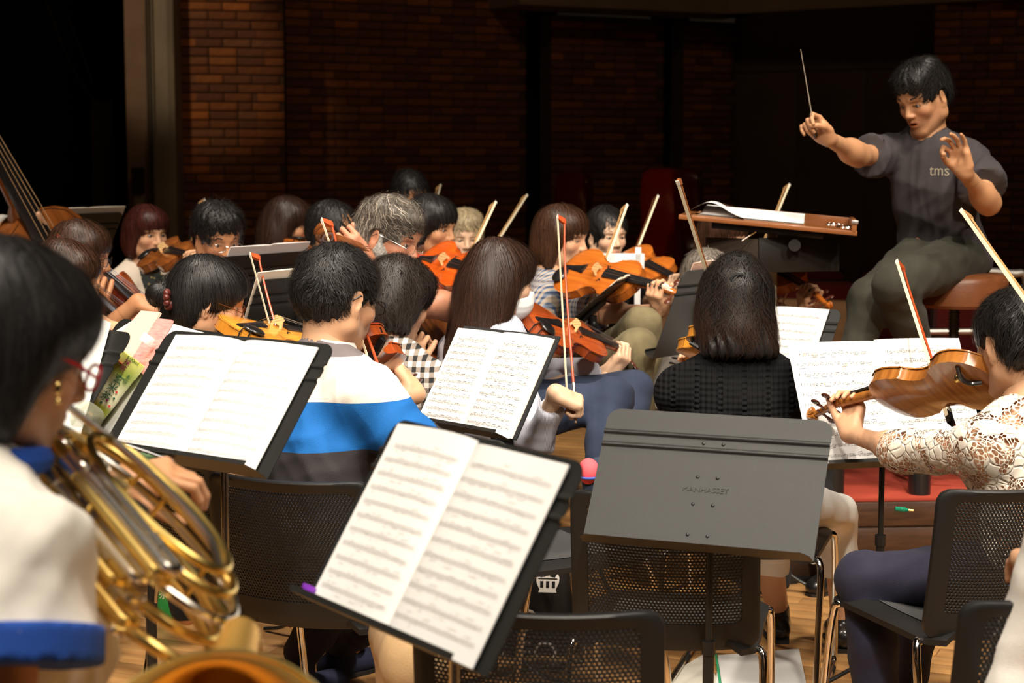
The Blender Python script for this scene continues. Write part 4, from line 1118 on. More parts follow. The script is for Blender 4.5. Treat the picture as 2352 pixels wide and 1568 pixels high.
# ---------------------------------------------------------------- perforated stacking chairs
CHM = mat('chair_plastic', (0.010, 0.0092, 0.0085), 0.45, bump=0.2, bscale=700)
def bent(x, y, W, H, dep=0.045):
    """backrest surface: hollow towards the sitter (+z)"""
    u = x / (W / 2); v = y / H
    return -dep * (u * u) * -1.0 + 0.02 * (v - 0.5) ** 2 - 0.0
def chair_meshes():
    W, H = 0.455, 0.40; D = {}
    nx, ny = 42, 38; px_, py_ = 0.0090, 0.0080; gw, gh = nx * px_, ny * py_; y0 = 0.068
    hv = [(math.cos(a), math.sin(a)) for a in [PI / 6 + k * PI / 3 for k in range(6)]]
    V = []; F = []; r0 = 0.0031
    def P3(x, y, s): return (x, y, bent(x, y, W, H) + s * 0.0022)
    for j in range(ny):
        off = px_ / 2 if j % 2 else 0.0
        for i in range(nx):
            cx = -gw / 2 + (i + 0.5) * px_ + off * 0.999 - px_ / 4; cy = y0 + (j + 0.5) * py_
            outer = [(px_ / 2, py_ / 2 * .5), (0, py_ / 2), (-px_ / 2, py_ / 2 * .5), (-px_ / 2, -py_ / 2 * .5), (0, -py_ / 2), (px_ / 2, -py_ / 2 * .5)]
            outer = [(px_ / 2, py_ / 2), (0, py_ / 2), (-px_ / 2, py_ / 2), (-px_ / 2, -py_ / 2), (0, -py_ / 2), (px_ / 2, -py_ / 2)]
            b = len(V)
            for s in (1, -1):
                for k in range(6): V.append(P3(cx + outer[k][0], cy + outer[k][1], s))
                for k in range(6): V.append(P3(cx + hv[k][0] * r0, cy + hv[k][1] * r0, s))
            for k in range(6):
                l = (k + 1) % 6
                F += [(b + k, b + l, b + 6 + l, b + 6 + k), (b + 12 + l, b + 12 + k, b + 18 + k, b + 18 + l), (b + 6 + k, b + 6 + l, b + 18 + l, b + 18 + k)]
    D['perforated_panel'] = me_data('perforated_panel', V, np.array(F), CHM, False)
    # frame around the panel
    m = MB(); xi = gw / 2 - 0.003; y1 = y0 + gh
    def outer_pt(t):
        return t
    n = 10; ins = []; out = []
    def ring(pts): return pts
    corners_i = [(-xi, y0 + 0.002), (xi, y0 + 0.002), (xi, y1 - 0.002), (-xi, y1 - 0.002)]
    def rr(W2, yb, yt, r, taper=0.0):
        o = []
        for (cx, cy, a0) in ((W2 - r, yb + r, -PI / 2), (W2 - r, yt - r, 0), (-W2 + r, yt - r, PI / 2), (-W2 + r, yb + r, PI)):
            for k in range(7):
                a = a0 + k * PI / 12; o.append((cx + math.cos(a) * r, cy + math.sin(a) * r))
        return o
    def resamp(poly, N):
        P = A(poly + [poly[0]]); d = np.concatenate([[0], np.cumsum(np.linalg.norm(np.diff(P, axis=0), axis=1))]); u = np.linspace(0, d[-1], N, endpoint=False)
        return np.stack([np.interp(u, d, P[:, 0]), np.interp(u, d, P[:, 1])], 1)
    O = A(rr(W / 2, 0.0, H, 0.035)); N_ = 96
    # match by angle from the centre
    c = A(0, (y0 + y1) / 2); ang = np.linspace(-PI, PI, N_, endpoint=False)
    def hit(poly, a):
        d = A(math.cos(a), math.sin(a)); best = None
        for i in range(len(poly)):
            p, q = poly[i] - c, poly[(i + 1) % len(poly)] - c; e = q - p; den = d[0] * e[1] - d[1] * e[0]
            if abs(den) < 1e-12: continue
            t = (p[0] * e[1] - p[1] * e[0]) / den; s = (p[0] * d[1] - p[1] * d[0]) / den
            if t > 0 and -1e-6 <= s <= 1 + 1e-6: best = t if best is None else max(best, t)
        return c + d * best
    Iq = A(rr(xi, y0 + 0.002, y1 - 0.002, 0.012)); V = []
    for a in ang:
        p = hit(O, a); q = hit(Iq, a)
        for (w_, tz) in ((0.0, 0.0055), (0.12, 0.0085), (0.5, 0.007), (1.0, 0.0035)):
            r_ = p * (1 - w_) + q * w_; V.append((r_[0], r_[1], bent(r_[0], r_[1], W, H) + tz))
        for (w_, tz) in ((1.0, -0.0035), (0.5, -0.007), (0.12, -0.0085), (0.0, -0.0055)):
            r_ = p * (1 - w_) + q * w_; V.append((r_[0], r_[1], bent(r_[0], r_[1], W, H) + tz))
    F = [(i * 8 + j, i * 8 + (j + 1) % 8, ((i + 1) % N_) * 8 + (j + 1) % 8, ((i + 1) % N_) * 8 + j) for i in range(N_) for j in range(8)]
    D['back_frame'] = me_data('back_frame', V, F, CHM, True, 45)
    # seat pan
    V = []; F = []; ns = 14
    for s in (0, 1):
        for j in range(ns):
            v = j / (ns - 1)
            for i in range(ns):
                u = -1 + 2 * i / (ns - 1)
                w = 0.232 - 0.012 * (1 - v) - 0.03 * max(0, (v - 0.86) / 0.14) ** 2 - 0.035 * max(0, (0.12 - v) / 0.12) ** 2
                y = -0.03 + 0.47 * v - 0.02 * (u * u) * (1 if v < 0.5 else -0.3)
                z = -0.014 * math.cos(u * PI / 2) * math.sin(PI * min(1, v * 1.1)) - 0.045 * max(0, v - 0.82) ** 1 * 1.6 - (0.020 * max(0, abs(u) - 0.86) * 6) + 0.012 * max(0, .15 - v) * 3
                V.append((u * w, y, z - s * 0.014))
    n = ns * ns
    for j in range(ns - 1):
        for i in range(ns - 1):
            q = (j * ns + i, j * ns + i + 1, (j + 1) * ns + i + 1, (j + 1) * ns + i); F += [q, tuple(n + k for k in q[::-1])]
    per = list(range(ns)) + [j * ns + ns - 1 for j in range(1, ns)] + [(ns - 1) * ns + i for i in range(ns - 2, -1, -1)] + [j * ns for j in range(ns - 2, 0, -1)]
    F += [(per[(k + 1) % len(per)], per[k], n + per[k], n + per[(k + 1) % len(per)]) for k in range(len(per))]
    D['seat'] = me_data('seat', V, F, CHM, True, 50)
    V = []; F = []; k_ = 0
    for j in range(10):
        for i in range(12):
            u = -0.72 + 1.44 * i / 11; v = 0.14 + 0.62 * j / 9; w = 0.225; z = -0.014 * math.cos(u * PI / 2) * math.sin(PI * min(1, v * 1.1)); V.append((u * w, -0.03 + 0.47 * v, z + 0.0022))
    F = [(j * 12 + i, j * 12 + i + 1, (j + 1) * 12 + i + 1, (j + 1) * 12 + i) for j in range(9) for i in range(11)]
    mm = mat('seat_mesh_fabric', (0.055, 0.055, 0.055), 0.5, bump=1.0, bscale=420)
    D['seat_mesh'] = me_data('seat_mesh', V, F, mm)
    for sd in (-1, 1):
        x = sd * 0.235
        P = smooth_path([(sd * 0.205, 0.03, 0.415), (x, 0.0, 0.40), (x, -0.03, 0.2), (x, -0.055, 0.05), (x, -0.02, 0.012), (x, 0.20, 0.012), (x, 0.40, 0.012), (x, 0.455, 0.03), (x, 0.43, 0.2), (x, 0.395, 0.385), (sd * 0.222, 0.375, 0.418), (sd * 0.15, 0.36, 0.412)], 6)
        # tighter bends
        m = MB().tube(P, 0.0105, 12); D['leg_frame_%d' % sd] = m.data('leg_frame', CHROME)
        m = MB().tube([(x, 0.03, 0.010), (x, 0.09, 0.010)], 0.0135, 8, flat=0.8); m.tube([(x, 0.33, 0.010), (x, 0.39, 0.010)], 0.0135, 8, flat=0.8); D['glide_%d' % sd] = m.data('glides', mat('rubber', (0.012, 0.012, 0.012), 0.7))
        m = MB().tube(smooth_path([(sd * 0.222, -0.04, 0.85), (sd * 0.222, -0.045, 0.62), (sd * 0.222, -0.03, 0.46), (sd * 0.222, 0.03, 0.428), (sd * 0.222, 0.12, 0.420)], 5), 0.012, 8, flat=0.9); D['upright_%d' % sd] = m.data('upright', CHM)
    return D
CHD = chair_meshes()
def chair(label, x, y, yaw, group=None, rec=9):
    """x, y: middle of the seat's rear edge on the floor; yaw: where the sitter looks"""
    Rm = frame(yaw); t = thing('stacking_chair', label, 'chair', (x, y, 0), Rm, group); t.scale = (0.93, 1, 1)
    bk = add('backrest', CHD['back_frame'], t, (0, -0.055, 0.425)); bk.rotation_euler = (PI / 2 + R_(rec), 0, 0); bk.scale = (1, 0.90, -1)
    add('perforated_panel', CHD['perforated_panel'], bk)
    s = add('seat', CHD['seat'], t, (0, 0, 0.445)); add('seat_mesh', CHD['seat_mesh'], s)
    for sd in (-1, 1):
        l = add('leg_frame', CHD['leg_frame_%d' % sd], t); add('glides', CHD['glide_%d' % sd], l)
    return t
# ---------------------------------------------------------------- the hall
def struct(o):
    o['kind'] = 'structure'; return o
def gp(px, d):
    """ground-plan point below a pixel column at a viewing distance"""
    p = at(px, 784, d); return A(p[0], d / CP * 1.0, 0)
FLOORM = mat('floor_boards', (0.40, 0.19, 0.065), 0.34, vscale=1.0, color2=(0.55, 0.30, 0.11), stretch=(3, 30, 3), bump=0.1, bscale=8)
DARKM = mat('black_gap', (0.012, 0.011, 0.010), 0.9)
fl = struct(MB().box((0.5, 8.0, -0.06), (9.0, 10.0, 0.05)).obj('floor', mat('subfloor', (0.10, 0.05, 0.02), 0.8), smooth=False))
bd = [MB().box((0, 0, -0.006), (0.9, 0.0440, 0.0065), None, 0.0012).data('board', FLOORM, False)]
n_b = 0
fa = R_(-24); fc, fs = math.cos(fa), math.sin(fa)
fr = random.Random(3)
cell = []
for j in range(-45, 90):
    for i in range(-4, 7):
        u = i * 1.803 + (j * 0.61) % 1.8; v = j * 0.0895
        x = fc * u - fs * v; y = 3.6 + fs * u + fc * v
        cell.append((x, y))
near = sorted([c for c in cell if -0.22 * (c[1] + .8) - 0.9 < c[0] < 0.30 * (c[1] + .8) + 1.0 and c[1] > 3.0], key=lambda c: c[1])[:299]
rest = [c for c in cell if c not in set(near) and -4 < c[0] < 5 and 1.2 < c[1] < 12.5]
for x, y in near:
    o = add('board', bd[0], fl, (x, y, 0.0)); o.rotation_euler = (0, 0, fa); o.scale = (1, 1, 1)
V = []; F = []
for x, y in rest:
    b = len(V)
    for sx in (-1, 1):
        for sy in (-1, 1):
            u, v = sx * 0.899, sy * 0.0437; V.append((x + fc * u - fs * v, y + fs * u + fc * v, 0.0005))
    F.append((b, b + 2, b + 3, b + 1))
add('far_boards', me_data('far_boards', V, F, FLOORM, False), fl, kind='stuff')
# bricks
BRC = [(0.235, 0.080, 0.028), (0.30, 0.10, 0.032), (0.36, 0.125, 0.036), (0.20, 0.075, 0.034), (0.25, 0.10, 0.045), (0.44, 0.14, 0.032), (0.17, 0.065, 0.032)]
BRM = [mat('brick_%d' % i, c, 0.85, var=0.22, vscale=22, bump=0.5, bscale=90) for i, c in enumerate(BRC)]
MORT = mat('mortar', (0.10, 0.055, 0.032), 0.9, var=0.2, vscale=10)
bk_me = [MB().box((0, 0, 0), (0.1045, 0.012, 0.0295), None, 0.003).data('brick', m, False) for m in BRM]
hb_me = [MB().box((0, 0, 0), (0.0495, 0.012, 0.0295), None, 0.003).data('brick', m, False) for m in BRM]
def brick_wall(name, p, q, z0, z1, keep=299, seed=0, zsort=None, vis=(0.0, 9.9)):
    """wall from ground point p to q; the face is on the camera's side"""
    r = random.Random(seed); p = A(p); q = A(q); L = np.linalg.norm(q - p); d = (q - p) / L; nn = A(d[1], -d[0], 0)
    a = math.atan2(d[1], d[0]); c = (p + q) / 2 - nn * 0.10
    w = MB().box((0, 0, (z0 + z1) / 2), (L / 2, 0.10, (z1 - z0) / 2)).data(name, MORT, False)
    wo = struct(add(name, w, None, c)); wo.rotation_euler = (0, 0, a)
    rows = []
    k = 0; z = z0 + 0.035
    while z < z1 - 0.03:
        x = -L / 2 + 0.11 * (k % 2) - 0.11 + r.choice([0, 0])
        while x < L / 2 + 0.1:
            half = r.random() < 0.06
            ln = 0.11 if half else 0.22
            cx = x + ln / 2
            if cx - ln / 2 > -L / 2 - 0.115 and cx + ln / 2 < L / 2 + 0.115:
                rows.append((max(-L / 2 + ln / 2 - 0.004, min(L / 2 - ln / 2 + 0.004, cx)), z, half))
            x += ln
        z += 0.07; k += 1
    view = [b for b in rows if vis[0] < b[1] < vis[1]]
    if keep < len(view): view = view[:]; r.shuffle(view); ks = set(view[:keep])
    else: ks = set(view)
    V = []; F = []
    for b in rows:
        if b in ks:
            o = add('brick', (hb_me if b[2] else bk_me)[r.choices(range(7), [3, 3, 2, 3, 3, 0.7, 3])[0]], wo, (b[0], -0.100 - r.uniform(0.002, 0.006), b[1]))
        else:
            h = 0.0495 if b[2] else 0.1045; y = -0.100 - r.uniform(0.006, 0.012); s = len(V)
            for yy in (-0.099, y):
                for sx in (-1, 1):
                    for sz in (-1, 1): V.append((b[0] + sx * h, yy, b[1] + sz * 0.0295))
            F += [(s + 4, s + 6, s + 7, s + 5), (s, s + 4, s + 5, s + 1), (s + 2, s + 3, s + 7, s + 6), (s, s + 2, s + 6, s + 4), (s + 1, s + 5, s + 7, s + 3)]
    if V:
        bm_ = mat('brick_field', (0.20, 0.07, 0.03), 0.85, vscale=4.5, color2=(0.34, 0.115, 0.035), stretch=(1, 1, 3), bump=0.4, bscale=90)
        add('bricks', me_data('bricks', V, F, bm_, False), wo, kind='stuff')
    return wo
PA, PB = gp(418, 13.6), gp(655, 13.8)
PC, PD = gp(657, 14.3), gp(1207, 15.4)
PE, PF = gp(1265, 15.45), gp(1522, 16.0)
PG, PH = gp(1568, 16.1), gp(1684, 16.4)
PK, PL = gp(2140, 14.6), gp(2480, 14.2)
TOP = 5.2
brick_wall('wall_1', PA, PB, 0, TOP, 240, 1, vis=(0.72, 3.1))
brick_wall('wall_2', PC, PD, 0, 2.86 + 0.0 if False else TOP, 299, 2, vis=(0.75, 3.0))
brick_wall('wall_3', PE, PF, 0, 2.78, 299, 3, vis=(0.75, 2.9))
brick_wall('wall_4', PG, PH, 0, 2.78, 160, 4, vis=(0.75, 2.9))
brick_wall('wall_5', PK, PL, 0, 2.95, 220, 5, vis=(0.75, 2.9))
# reveals between the brick piers, the beam above and the back of the recesses
def wall_box(name, p, q, z0, z1, m, th=0.1, back=0.0):
    p = A(p); q = A(q); L = np.linalg.norm(q - p); d = (q - p) / L; nn = A(d[1], -d[0], 0); c = (p + q) / 2 - nn * (th + back)
    o = struct(add(name, MB().box((0, 0, (z0 + z1) / 2), (L / 2, th, (z1 - z0) / 2)).data(name, m, False), None, c)); o.rotation_euler = (0, 0, math.atan2(d[1], d[0])); return o
CONC = mat('concrete', (0.30, 0.25, 0.18), 0.8, var=0.25, vscale=3, stretch=(2, 2, 0.5), bump=0.3, bscale=30)
CONCB = mat('concrete_beam', (0.30, 0.22, 0.14), 0.85, var=0.15, vscale=3, bump=0.2, bscale=30)
wall_box('wall_6', PB + A(0, 0, 0), PC + A(0.0, 0.1, 0), 0, TOP, DARKM, 0.06)
wall_box('wall_7', gp(1200, 16.4), gp(1280, 16.5), 0, 2.9, DARKM, 0.1)
wall_box('wall_8', gp(1510, 17.0), gp(1580, 17.1), 0, 2.9, DARKM, 0.1)
zb = lambda y, d: float(at(1176, y, d)[2])
bm1 = wall_box('trim_1', gp(1150, 15.0), gp(1684, 16.1), 2.80, 5.2, CONCB, 0.30, -0.35)
bm2 = wall_box('trim_2', gp(1684, 16.1), gp(2480, 14.3), 2.80, 5.2, CONCB, 0.30, -0.45)
# panelled wall behind the conductor
PANM = mat('panel_brown', (0.14, 0.085, 0.055), 0.7, var=0.15, vscale=2)
pw = wall_box('wall_9', gp(1684, 16.6), gp(2150, 15.6), 0, 2.9, PANM, 0.1)
a = math.atan2((gp(2150, 15.6) - gp(1684, 16.6))[1], (gp(2150, 15.6) - gp(1684, 16.6))[0])
pl = MB().box((0, 0, 0), (0.32, 0.012, 1.0), None, 0.004).data('panel', PANM, False)
for i in range(3):
    for z in (1.15, ):
        o = add('panel', pl, pw, (-0.66 + 0.66 * i, -0.105, 1.32)); 
o = add('rail', MB().box((0, 0, 0), (1.0, 0.03, 0.03)).data('rail', PANM, False), pw, (0, -0.11, 2.36))
# the dark side of the stage on the left, the column and its service strip
wall_box('wall_10', gp(-400, 15.5), gp(300, 16.5), 0, TOP, mat('black_drape', (0.010, 0.009, 0.008), 0.95, bump=0.6, bscale=6), 0.1)
struct(MB().box((gp(237, 14.6)[0], gp(237, 14.6)[1], 0.95), (0.085, 0.04, 1.05)).obj('trim_3', mat('dark_post', (0.045, 0.030, 0.020), 0.8), smooth=False))
struct(MB().box((gp(325, 13.5)[0], gp(325, 13.5)[1], TOP / 2), (0.090, 0.09, TOP / 2)).obj('trim_4', mat('service_strip', (0.26, 0.17, 0.11), 0.8, var=0.1), smooth=False))
c_ = gp(382, 13.45)
cm = MB()
prof = [(-0.115, -0.02), (-0.09, -0.10), (-0.03, -0.135), (0.05, -0.14), (0.095, -0.11), (0.105, -0.03), (0.105, 0.3), (-0.115, 0.3)]
cm.prism(prof, 0, TOP, None, c_); struct(cm.obj('trim_5', CONC, smooth=False))
cd = MB()
for px, d in ((343, 13.3), (351, 13.28)): cd.tube([gp(px, d) + A(0, 0, 0.3), gp(px, d) + A(0, 0, 5)], 0.008, 6)
struct(cd.obj('trim_6', mat('conduit', (0.05, 0.04, 0.03), 0.6)))
t = thing('switch_box', 'black switch box on the pale strip left of the concrete column', 'switch box', gp(314, 13.2) + A(0, 0, zb(415, 13.3)))
MB().box((0, 0.03, 0), (0.045, 0.04, 0.10), None, 0.01).obj('case', DARKM, t); MB().box((0, 0.06, -0.19), (0.04, 0.02, 0.08), None, 0.004).obj('lower_box', mat('box_grey', (0.22, 0.18, 0.12), 0.6), t)
for i, (pts, lb) in enumerate(([[(105, 0), (150, 120), (200, 210), (258, 268)], 'longer thin cable slung across the dark backstage'], [[(140, 0), (180, 100), (212, 190)], 'shorter thin cable slung across the dark backstage'])):
    P = smooth_path([at(x, y, 14.4) for x, y in pts], 8); b = P[-1].copy()
    tag(add('cable', MB().tube(P - b, 0.006, 6).data('cable', mat('cable_skin', (0.06, 0.04, 0.03), 0.7)), None, b), lb, 'cable')
struct(MB().box((0.5, 7.6, 7.6), (8.5, 10.2, 0.05)).obj('ceiling', mat('ceiling_dark', (0.03, 0.025, 0.02), 0.9), smooth=False))
struct(MB().box((-7.0, 8, 3.8), (0.05, 10, 3.8)).obj('wall_left', mat('side_dark', (0.012, 0.010, 0.009), 0.9), smooth=False))
struct(MB().box((8.4, 8, 3.8), (0.05, 10, 3.8)).obj('wall_right', MATS['side_dark'], smooth=False))
# low wall at the stage edge
WALN = mat('low_wall_wood', (0.15, 0.075, 0.030), 0.5, var=0.15, vscale=3, stretch=(1, 1, 8))
wl = wall_box('wall_11', gp(1440, 9.2), gp(1960, 8.7), 0, 0.80, WALN, 0.05)
wr = wall_box('trim_7', gp(1440, 9.15), gp(1960, 8.65), 0.47, 0.50, mat('rail_wood', (0.24, 0.12, 0.04), 0.45), 0.04, -0.03)
# audience seats beyond the stage
RED = mat('seat_red', (0.20, 0.013, 0.010), 0.75, bump=0.3, bscale=300, sheen=0.2)
sb = MB().box((0, 0, 0.60), (0.215, 0.045, 0.22), rx(10), 0.04).data('back', RED); ss = MB().box((0, -0.25, 0.40), (0.21, 0.20, 0.05), rx(12), 0.035).data('seat', RED)
fm = MB().box((-0.25, -0.12, 0.30), (0.022, 0.20, 0.30), None, 0.01).box((-0.25, -0.14, 0.61), (0.03, 0.18, 0.016), None, 0.008).data('arm', mat('seat_frame', (0.035, 0.012, 0.010), 0.5)); bs = MB().box((0, 0.055, 0.56), (0.225, 0.014, 0.27), rx(10), 0.01).data('shell', MATS['seat_frame'])
seat0 = None
for r_ in range(4):
    for c in range(7):
        x = 1.75 + c * 0.54 + 0.12 * (r_ % 2); y = 8.1 + r_ * 0.95
        if r_ <= 1 and c < 1 + (r_ == 0): continue
        px = 1176 + x / y * 4000
        if px > 2500 or px < 1820: continue
        nm = ['nearest row', 'second row', 'third row', 'far row'][r_]; od = ['first', 'second', 'third', 'fourth', 'fifth', 'sixth', 'seventh'][c]
        lb = 'red folding hall seat, %s from the left in the %s past the podium' % (od, nm)
        if seat0 is None:
            seat0 = thing('hall_seat', lb, 'seat', (x, y, 0), None, 'red hall seats'); add('seat_back', sb, seat0); add('seat_pad', ss, seat0); add('arm', fm, seat0); add('shell', bs, seat0)
        else: clone(seat0, lb, (x, y, 0))
# podium
pc = gp(2145, 6.75)
pd_ = thing('podium', 'dark wooden conductor podium with red carpet top', 'podium', (1.62, 6.85, 0), frame(-4))
DKW = mat('podium_wood', (0.050, 0.021, 0.009), 0.42, var=0.35, vscale=3, stretch=(3, 3, 30), bump=0.3, bscale=30)
pb = MB().box((0, 0, 0.14), (0.68, 0.62, 0.14), None, 0.006); pb.obj('box', DKW, pd_, smooth=False)
MB().box((0, 0, 0.288), (0.66, 0.60, 0.008), None, 0.004).obj('carpet', mat('carpet_red', (0.36, 0.045, 0.022), 0.9, bump=0.5, bscale=400), pd_, smooth=False)
for z in (0.045, 0.145, 0.24): MB().box((0, -0.622, z), (0.675, 0.006, 0.044), None, 0.003).obj('plank', DKW, pd_, smooth=False)
for x_ in (1,):
    rl = MB().tube(smooth_path([(0.12, 0.58, 0.30), (0.12, 0.58, 0.95), (0.22, 0.58, 1.03), (0.55, 0.58, 1.03), (0.64, 0.58, 0.95), (0.64, 0.58, 0.30)], 5), 0.017, 10)
    rl.tube([(0.12, 0.58, 0.78), (0.64, 0.58, 0.78)], 0.013, 8); rl.obj('guard_rail', mat('grey_metal', (0.38, 0.36, 0.32), 0.35, 0.8), pd_)
# stool
st = thing('conductor_stool', 'round brown leather stool under the conductor', 'stool', tuple(at(2190, 784, 6.55)[:2]) + (0.296,))
LEA = mat('leather_brown', (0.17, 0.055, 0.018), 0.38, var=0.3, vscale=6, bump=0.3, bscale=120)
sz = 0.80
MB().lathe([(0.0, 0), (0.185, 0), (0.195, 0.012), (0.195, 0.095), (0.188, 0.110), (0.175, 0.118), (0.09, 0.124), (0, 0.125)], (0, 0, sz - 0.125), None, 36).obj('cushion', LEA, st)
b = MB()
b.tube([(0, 0, 0.46), (0, 0, sz - 0.12)], 0.018, 10)
for i in range(16): b.tube([(0, 0, 0.47 + i * 0.0125), (0, 0, 0.474 + i * 0.0125)], 0.022, 10)
b.obj('screw_post', mat('dark_steel', (0.09, 0.08, 0.07), 0.4, 0.9), st)
MB().tube([(0, 0, 0.30), (0, 0, 0.47)], 0.034, 12).obj('sleeve', MATS['grey_metal'], st)
for k in range(4):
    a_ = PI / 4 + k * PI / 2; MB().tube([(0.03 * math.cos(a_), 0.03 * math.sin(a_), 0.42), (0.17 * math.cos(a_), 0.17 * math.sin(a_), 0.004)], 0.013, 8).obj('leg', MATS['dark_steel'], st)
MB().tube([(0.13 * math.cos(2 * PI * i / 24), 0.13 * math.sin(2 * PI * i / 24), 0.16) for i in range(24)], 0.009, 8, closed=True).obj('foot_ring', MATS['dark_steel'], st)
# cello cases against the wall
def cello_case(label, px, py_top, d, tone, yaw, group):
    g = gp(px, d); t = thing('cello_case', label, 'cello case', g, frame(yaw), group)
    pr = [(0.0, 0.0), (0.17, 0.01), (0.225, 0.12), (0.235, 0.25), (0.20, 0.38), (0.155, 0.47), (0.155, 0.55), (0.185, 0.66), (0.185, 0.76), (0.14, 0.86), (0.075, 0.93), (0.065, 1.05), (0.080, 1.16), (0.075, 1.26), (0.045, 1.31), (0, 1.32)]
    P = smooth_path([(x, y, 0) for x, y in pr], 4); h = zb(py_top, d) / 1.32
    m = MB(); poly = [(p[0] * h, p[1] * h) for p in P] + [(-p[0] * h, p[1] * h) for p in P[-2:0:-1]]
    c = A(0, 0.55 * h); n = len(poly); rings = []
    for (s_, y) in ((0.80, -0.135), (0.95, -0.12), (1.0, -0.07), (1.0, 0.07), (0.95, 0.12), (0.80, 0.135)):
        for p in poly: q = (A(p) - c) * A(s_, 0.5 + s_ / 2) + c; m.V.append((q[0], y, q[1]))
    for i in range(5):
        for k in range(n): m.F.append((i * n + k, i * n + (k + 1) % n, (i + 1) * n + (k + 1) % n, (i + 1) * n + k))
    m.F += [tuple(range(n - 1, -1, -1)), tuple(5 * n + k for k in range(n))]
    m.obj('shell', tone, t); b = MB()
    for z in (0.35, 0.62, 0.9): b.box((0.20 * h if z < .5 else 0.17 * h, 0, z * h), (0.012, 0.02, 0.02), None, 0.003)
    b.obj('latches', MATS['dark_steel'], t)
    MB().ball((-0.045, -0.135, 1.24 * h), (0.016, 0.008, 0.016)).obj('stud', mat('stud', (0.6, 0.45, 0.35), 0.3, 0.8), t)
    return t
REDP = mat('case_red', (0.42, 0.020, 0.018), 0.25, coat=0.5); REDD = mat('case_dark_red', (0.16, 0.012, 0.008), 0.3, coat=0.4)
cc1 = cello_case('bright red cello case standing by the dark gap in the brick wall', 1520, 385, 12.6, REDP, -58, 'cello cases against the back wall')
cello_case('narrow bright red case edge right of the dark gap in the brick wall', 1572, 385, 13.3, REDD, -70, 'cello cases against the back wall')
cello_case('dark red cello case against the brick behind the bobbed violist', 1318, 392, 13.6, REDD, -62, 'cello cases against the back wall')
MB().ball((-0.10, -0.135, 0.80), (0.028, 0.012, 0.034)).obj('tag', mat('yellow_tag', (0.5, 0.30, 0.03), 0.5), cc1, label='small yellow tag')
# ---------------------------------------------------------------- cloth materials
def cloth(name, color, rough=0.85, bump=0.5, bscale=500, var=0.05, sheen=0.02):
    return mat(name, color, rough, var=var, vscale=30, bump=bump, bscale=bscale, sheen=sheen)
def mathn(N, L, op, a, b=None):
    n = N.new('ShaderNodeMath'); n.operation = op
    for i, v in enumerate((a, b)):
        if v is None: continue
        if isinstance(v, (int, float)): n.inputs[i].default_value = v
        else: L.new(v, n.inputs[i])
    return n.outputs[0]
def mixn(N, L, f, a, b):
    n = N.new('ShaderNodeMix'); n.data_type = 'RGBA'
    if isinstance(f, (int, float)): n.inputs[0].default_value = f
    else: L.new(f, n.inputs[0])
    for i, v in ((6, a), (7, b)):
        if isinstance(v, tuple): n.inputs[i].default_value = (*v, 1)
        else: L.new(v, n.inputs[i])
    return n.outputs[2]
def axes(N, L, yaw, tilt=0.0, tz=0.0):
    tc = N.new('ShaderNodeTexCoord'); mp = N.new('ShaderNodeMapping'); mp.vector_type = 'POINT'
    mp.inputs['Rotation'].default_value = (tilt, tz, R_(yaw)); L.new(tc.outputs['Object'], mp.inputs['Vector'])
    s = N.new('ShaderNodeSeparateXYZ'); L.new(mp.outputs[0], s.inputs[0]); return s.outputs, mp.outputs[0]
def check_mat(name, yaw, ca, cb, cm, freq, duty=0.5, tz=0.0, third=None):
    m = mat(name, ca, 0.85, bump=0.4, bscale=600); N, L, P = nodes_of(m); o, _ = axes(N, L, yaw, 0, tz)
    def band(v, ph=0.0): return mathn(N, L, 'GREATER_THAN', mathn(N, L, 'FRACT', mathn(N, L, 'ADD', mathn(N, L, 'MULTIPLY', v, freq), 50.0 + ph)), 1 - duty)
    u = mathn(N, L, 'ADD', o[0], mathn(N, L, 'MULTIPLY', o[1], 0.55))
    a = band(u); b = band(o[2]); s = mathn(N, L, 'MULTIPLY', mathn(N, L, 'ADD', a, b), 0.5)
    r = N.new('ShaderNodeValToRGB'); r.color_ramp.interpolation = 'CONSTANT'
    e = r.color_ramp.elements; e[0].position = 0; e[0].color = (*ca, 1); e[1].position = 0.3; e[1].color = (*cm, 1); x = e.new(0.8); x.color = (*cb, 1)
    L.new(s, r.inputs[0]); out = r.outputs[0]
    if third: out = mixn(N, L, mathn(N, L, 'MULTIPLY', band(u, 0.5), 0.55), out, third)
    L.new(out, P.inputs['Base Color']); return m
def stripes_mat(name, yaw, bands, axis=2, tilt=0.0, tz=0.0):
    """bands: (upper edge height, colour) from low to high, in metres above the wearer's floor point"""
    m = mat(name, (0.5, 0.5, 0.5), 0.85, bump=0.5, bscale=500); N, L, P = nodes_of(m); o, _ = axes(N, L, yaw, tilt, tz)
    col = bands[-1][1]
    prev = None
    for z, c in reversed(bands[:-1]):
        f = mathn(N, L, 'LESS_THAN', o[axis], z); prev = mixn(N, L, f, prev if prev is not None else col, c)
    L.new(prev, P.inputs['Base Color']); return m
def thin_stripe_mat(name, yaw, ca, cb, freq, duty=0.25, alpha=1.0):
    m = mat(name, ca, 0.8, bump=0.3, bscale=500); N, L, P = nodes_of(m); o, _ = axes(N, L, yaw)
    f = mathn(N, L, 'GREATER_THAN', mathn(N, L, 'FRACT', mathn(N, L, 'ADD', mathn(N, L, 'MULTIPLY', mathn(N, L, 'ADD', o[0], o[1]), freq), 50)), 1 - duty)
    L.new(mixn(N, L, f, ca, cb), P.inputs['Base Color']); return m
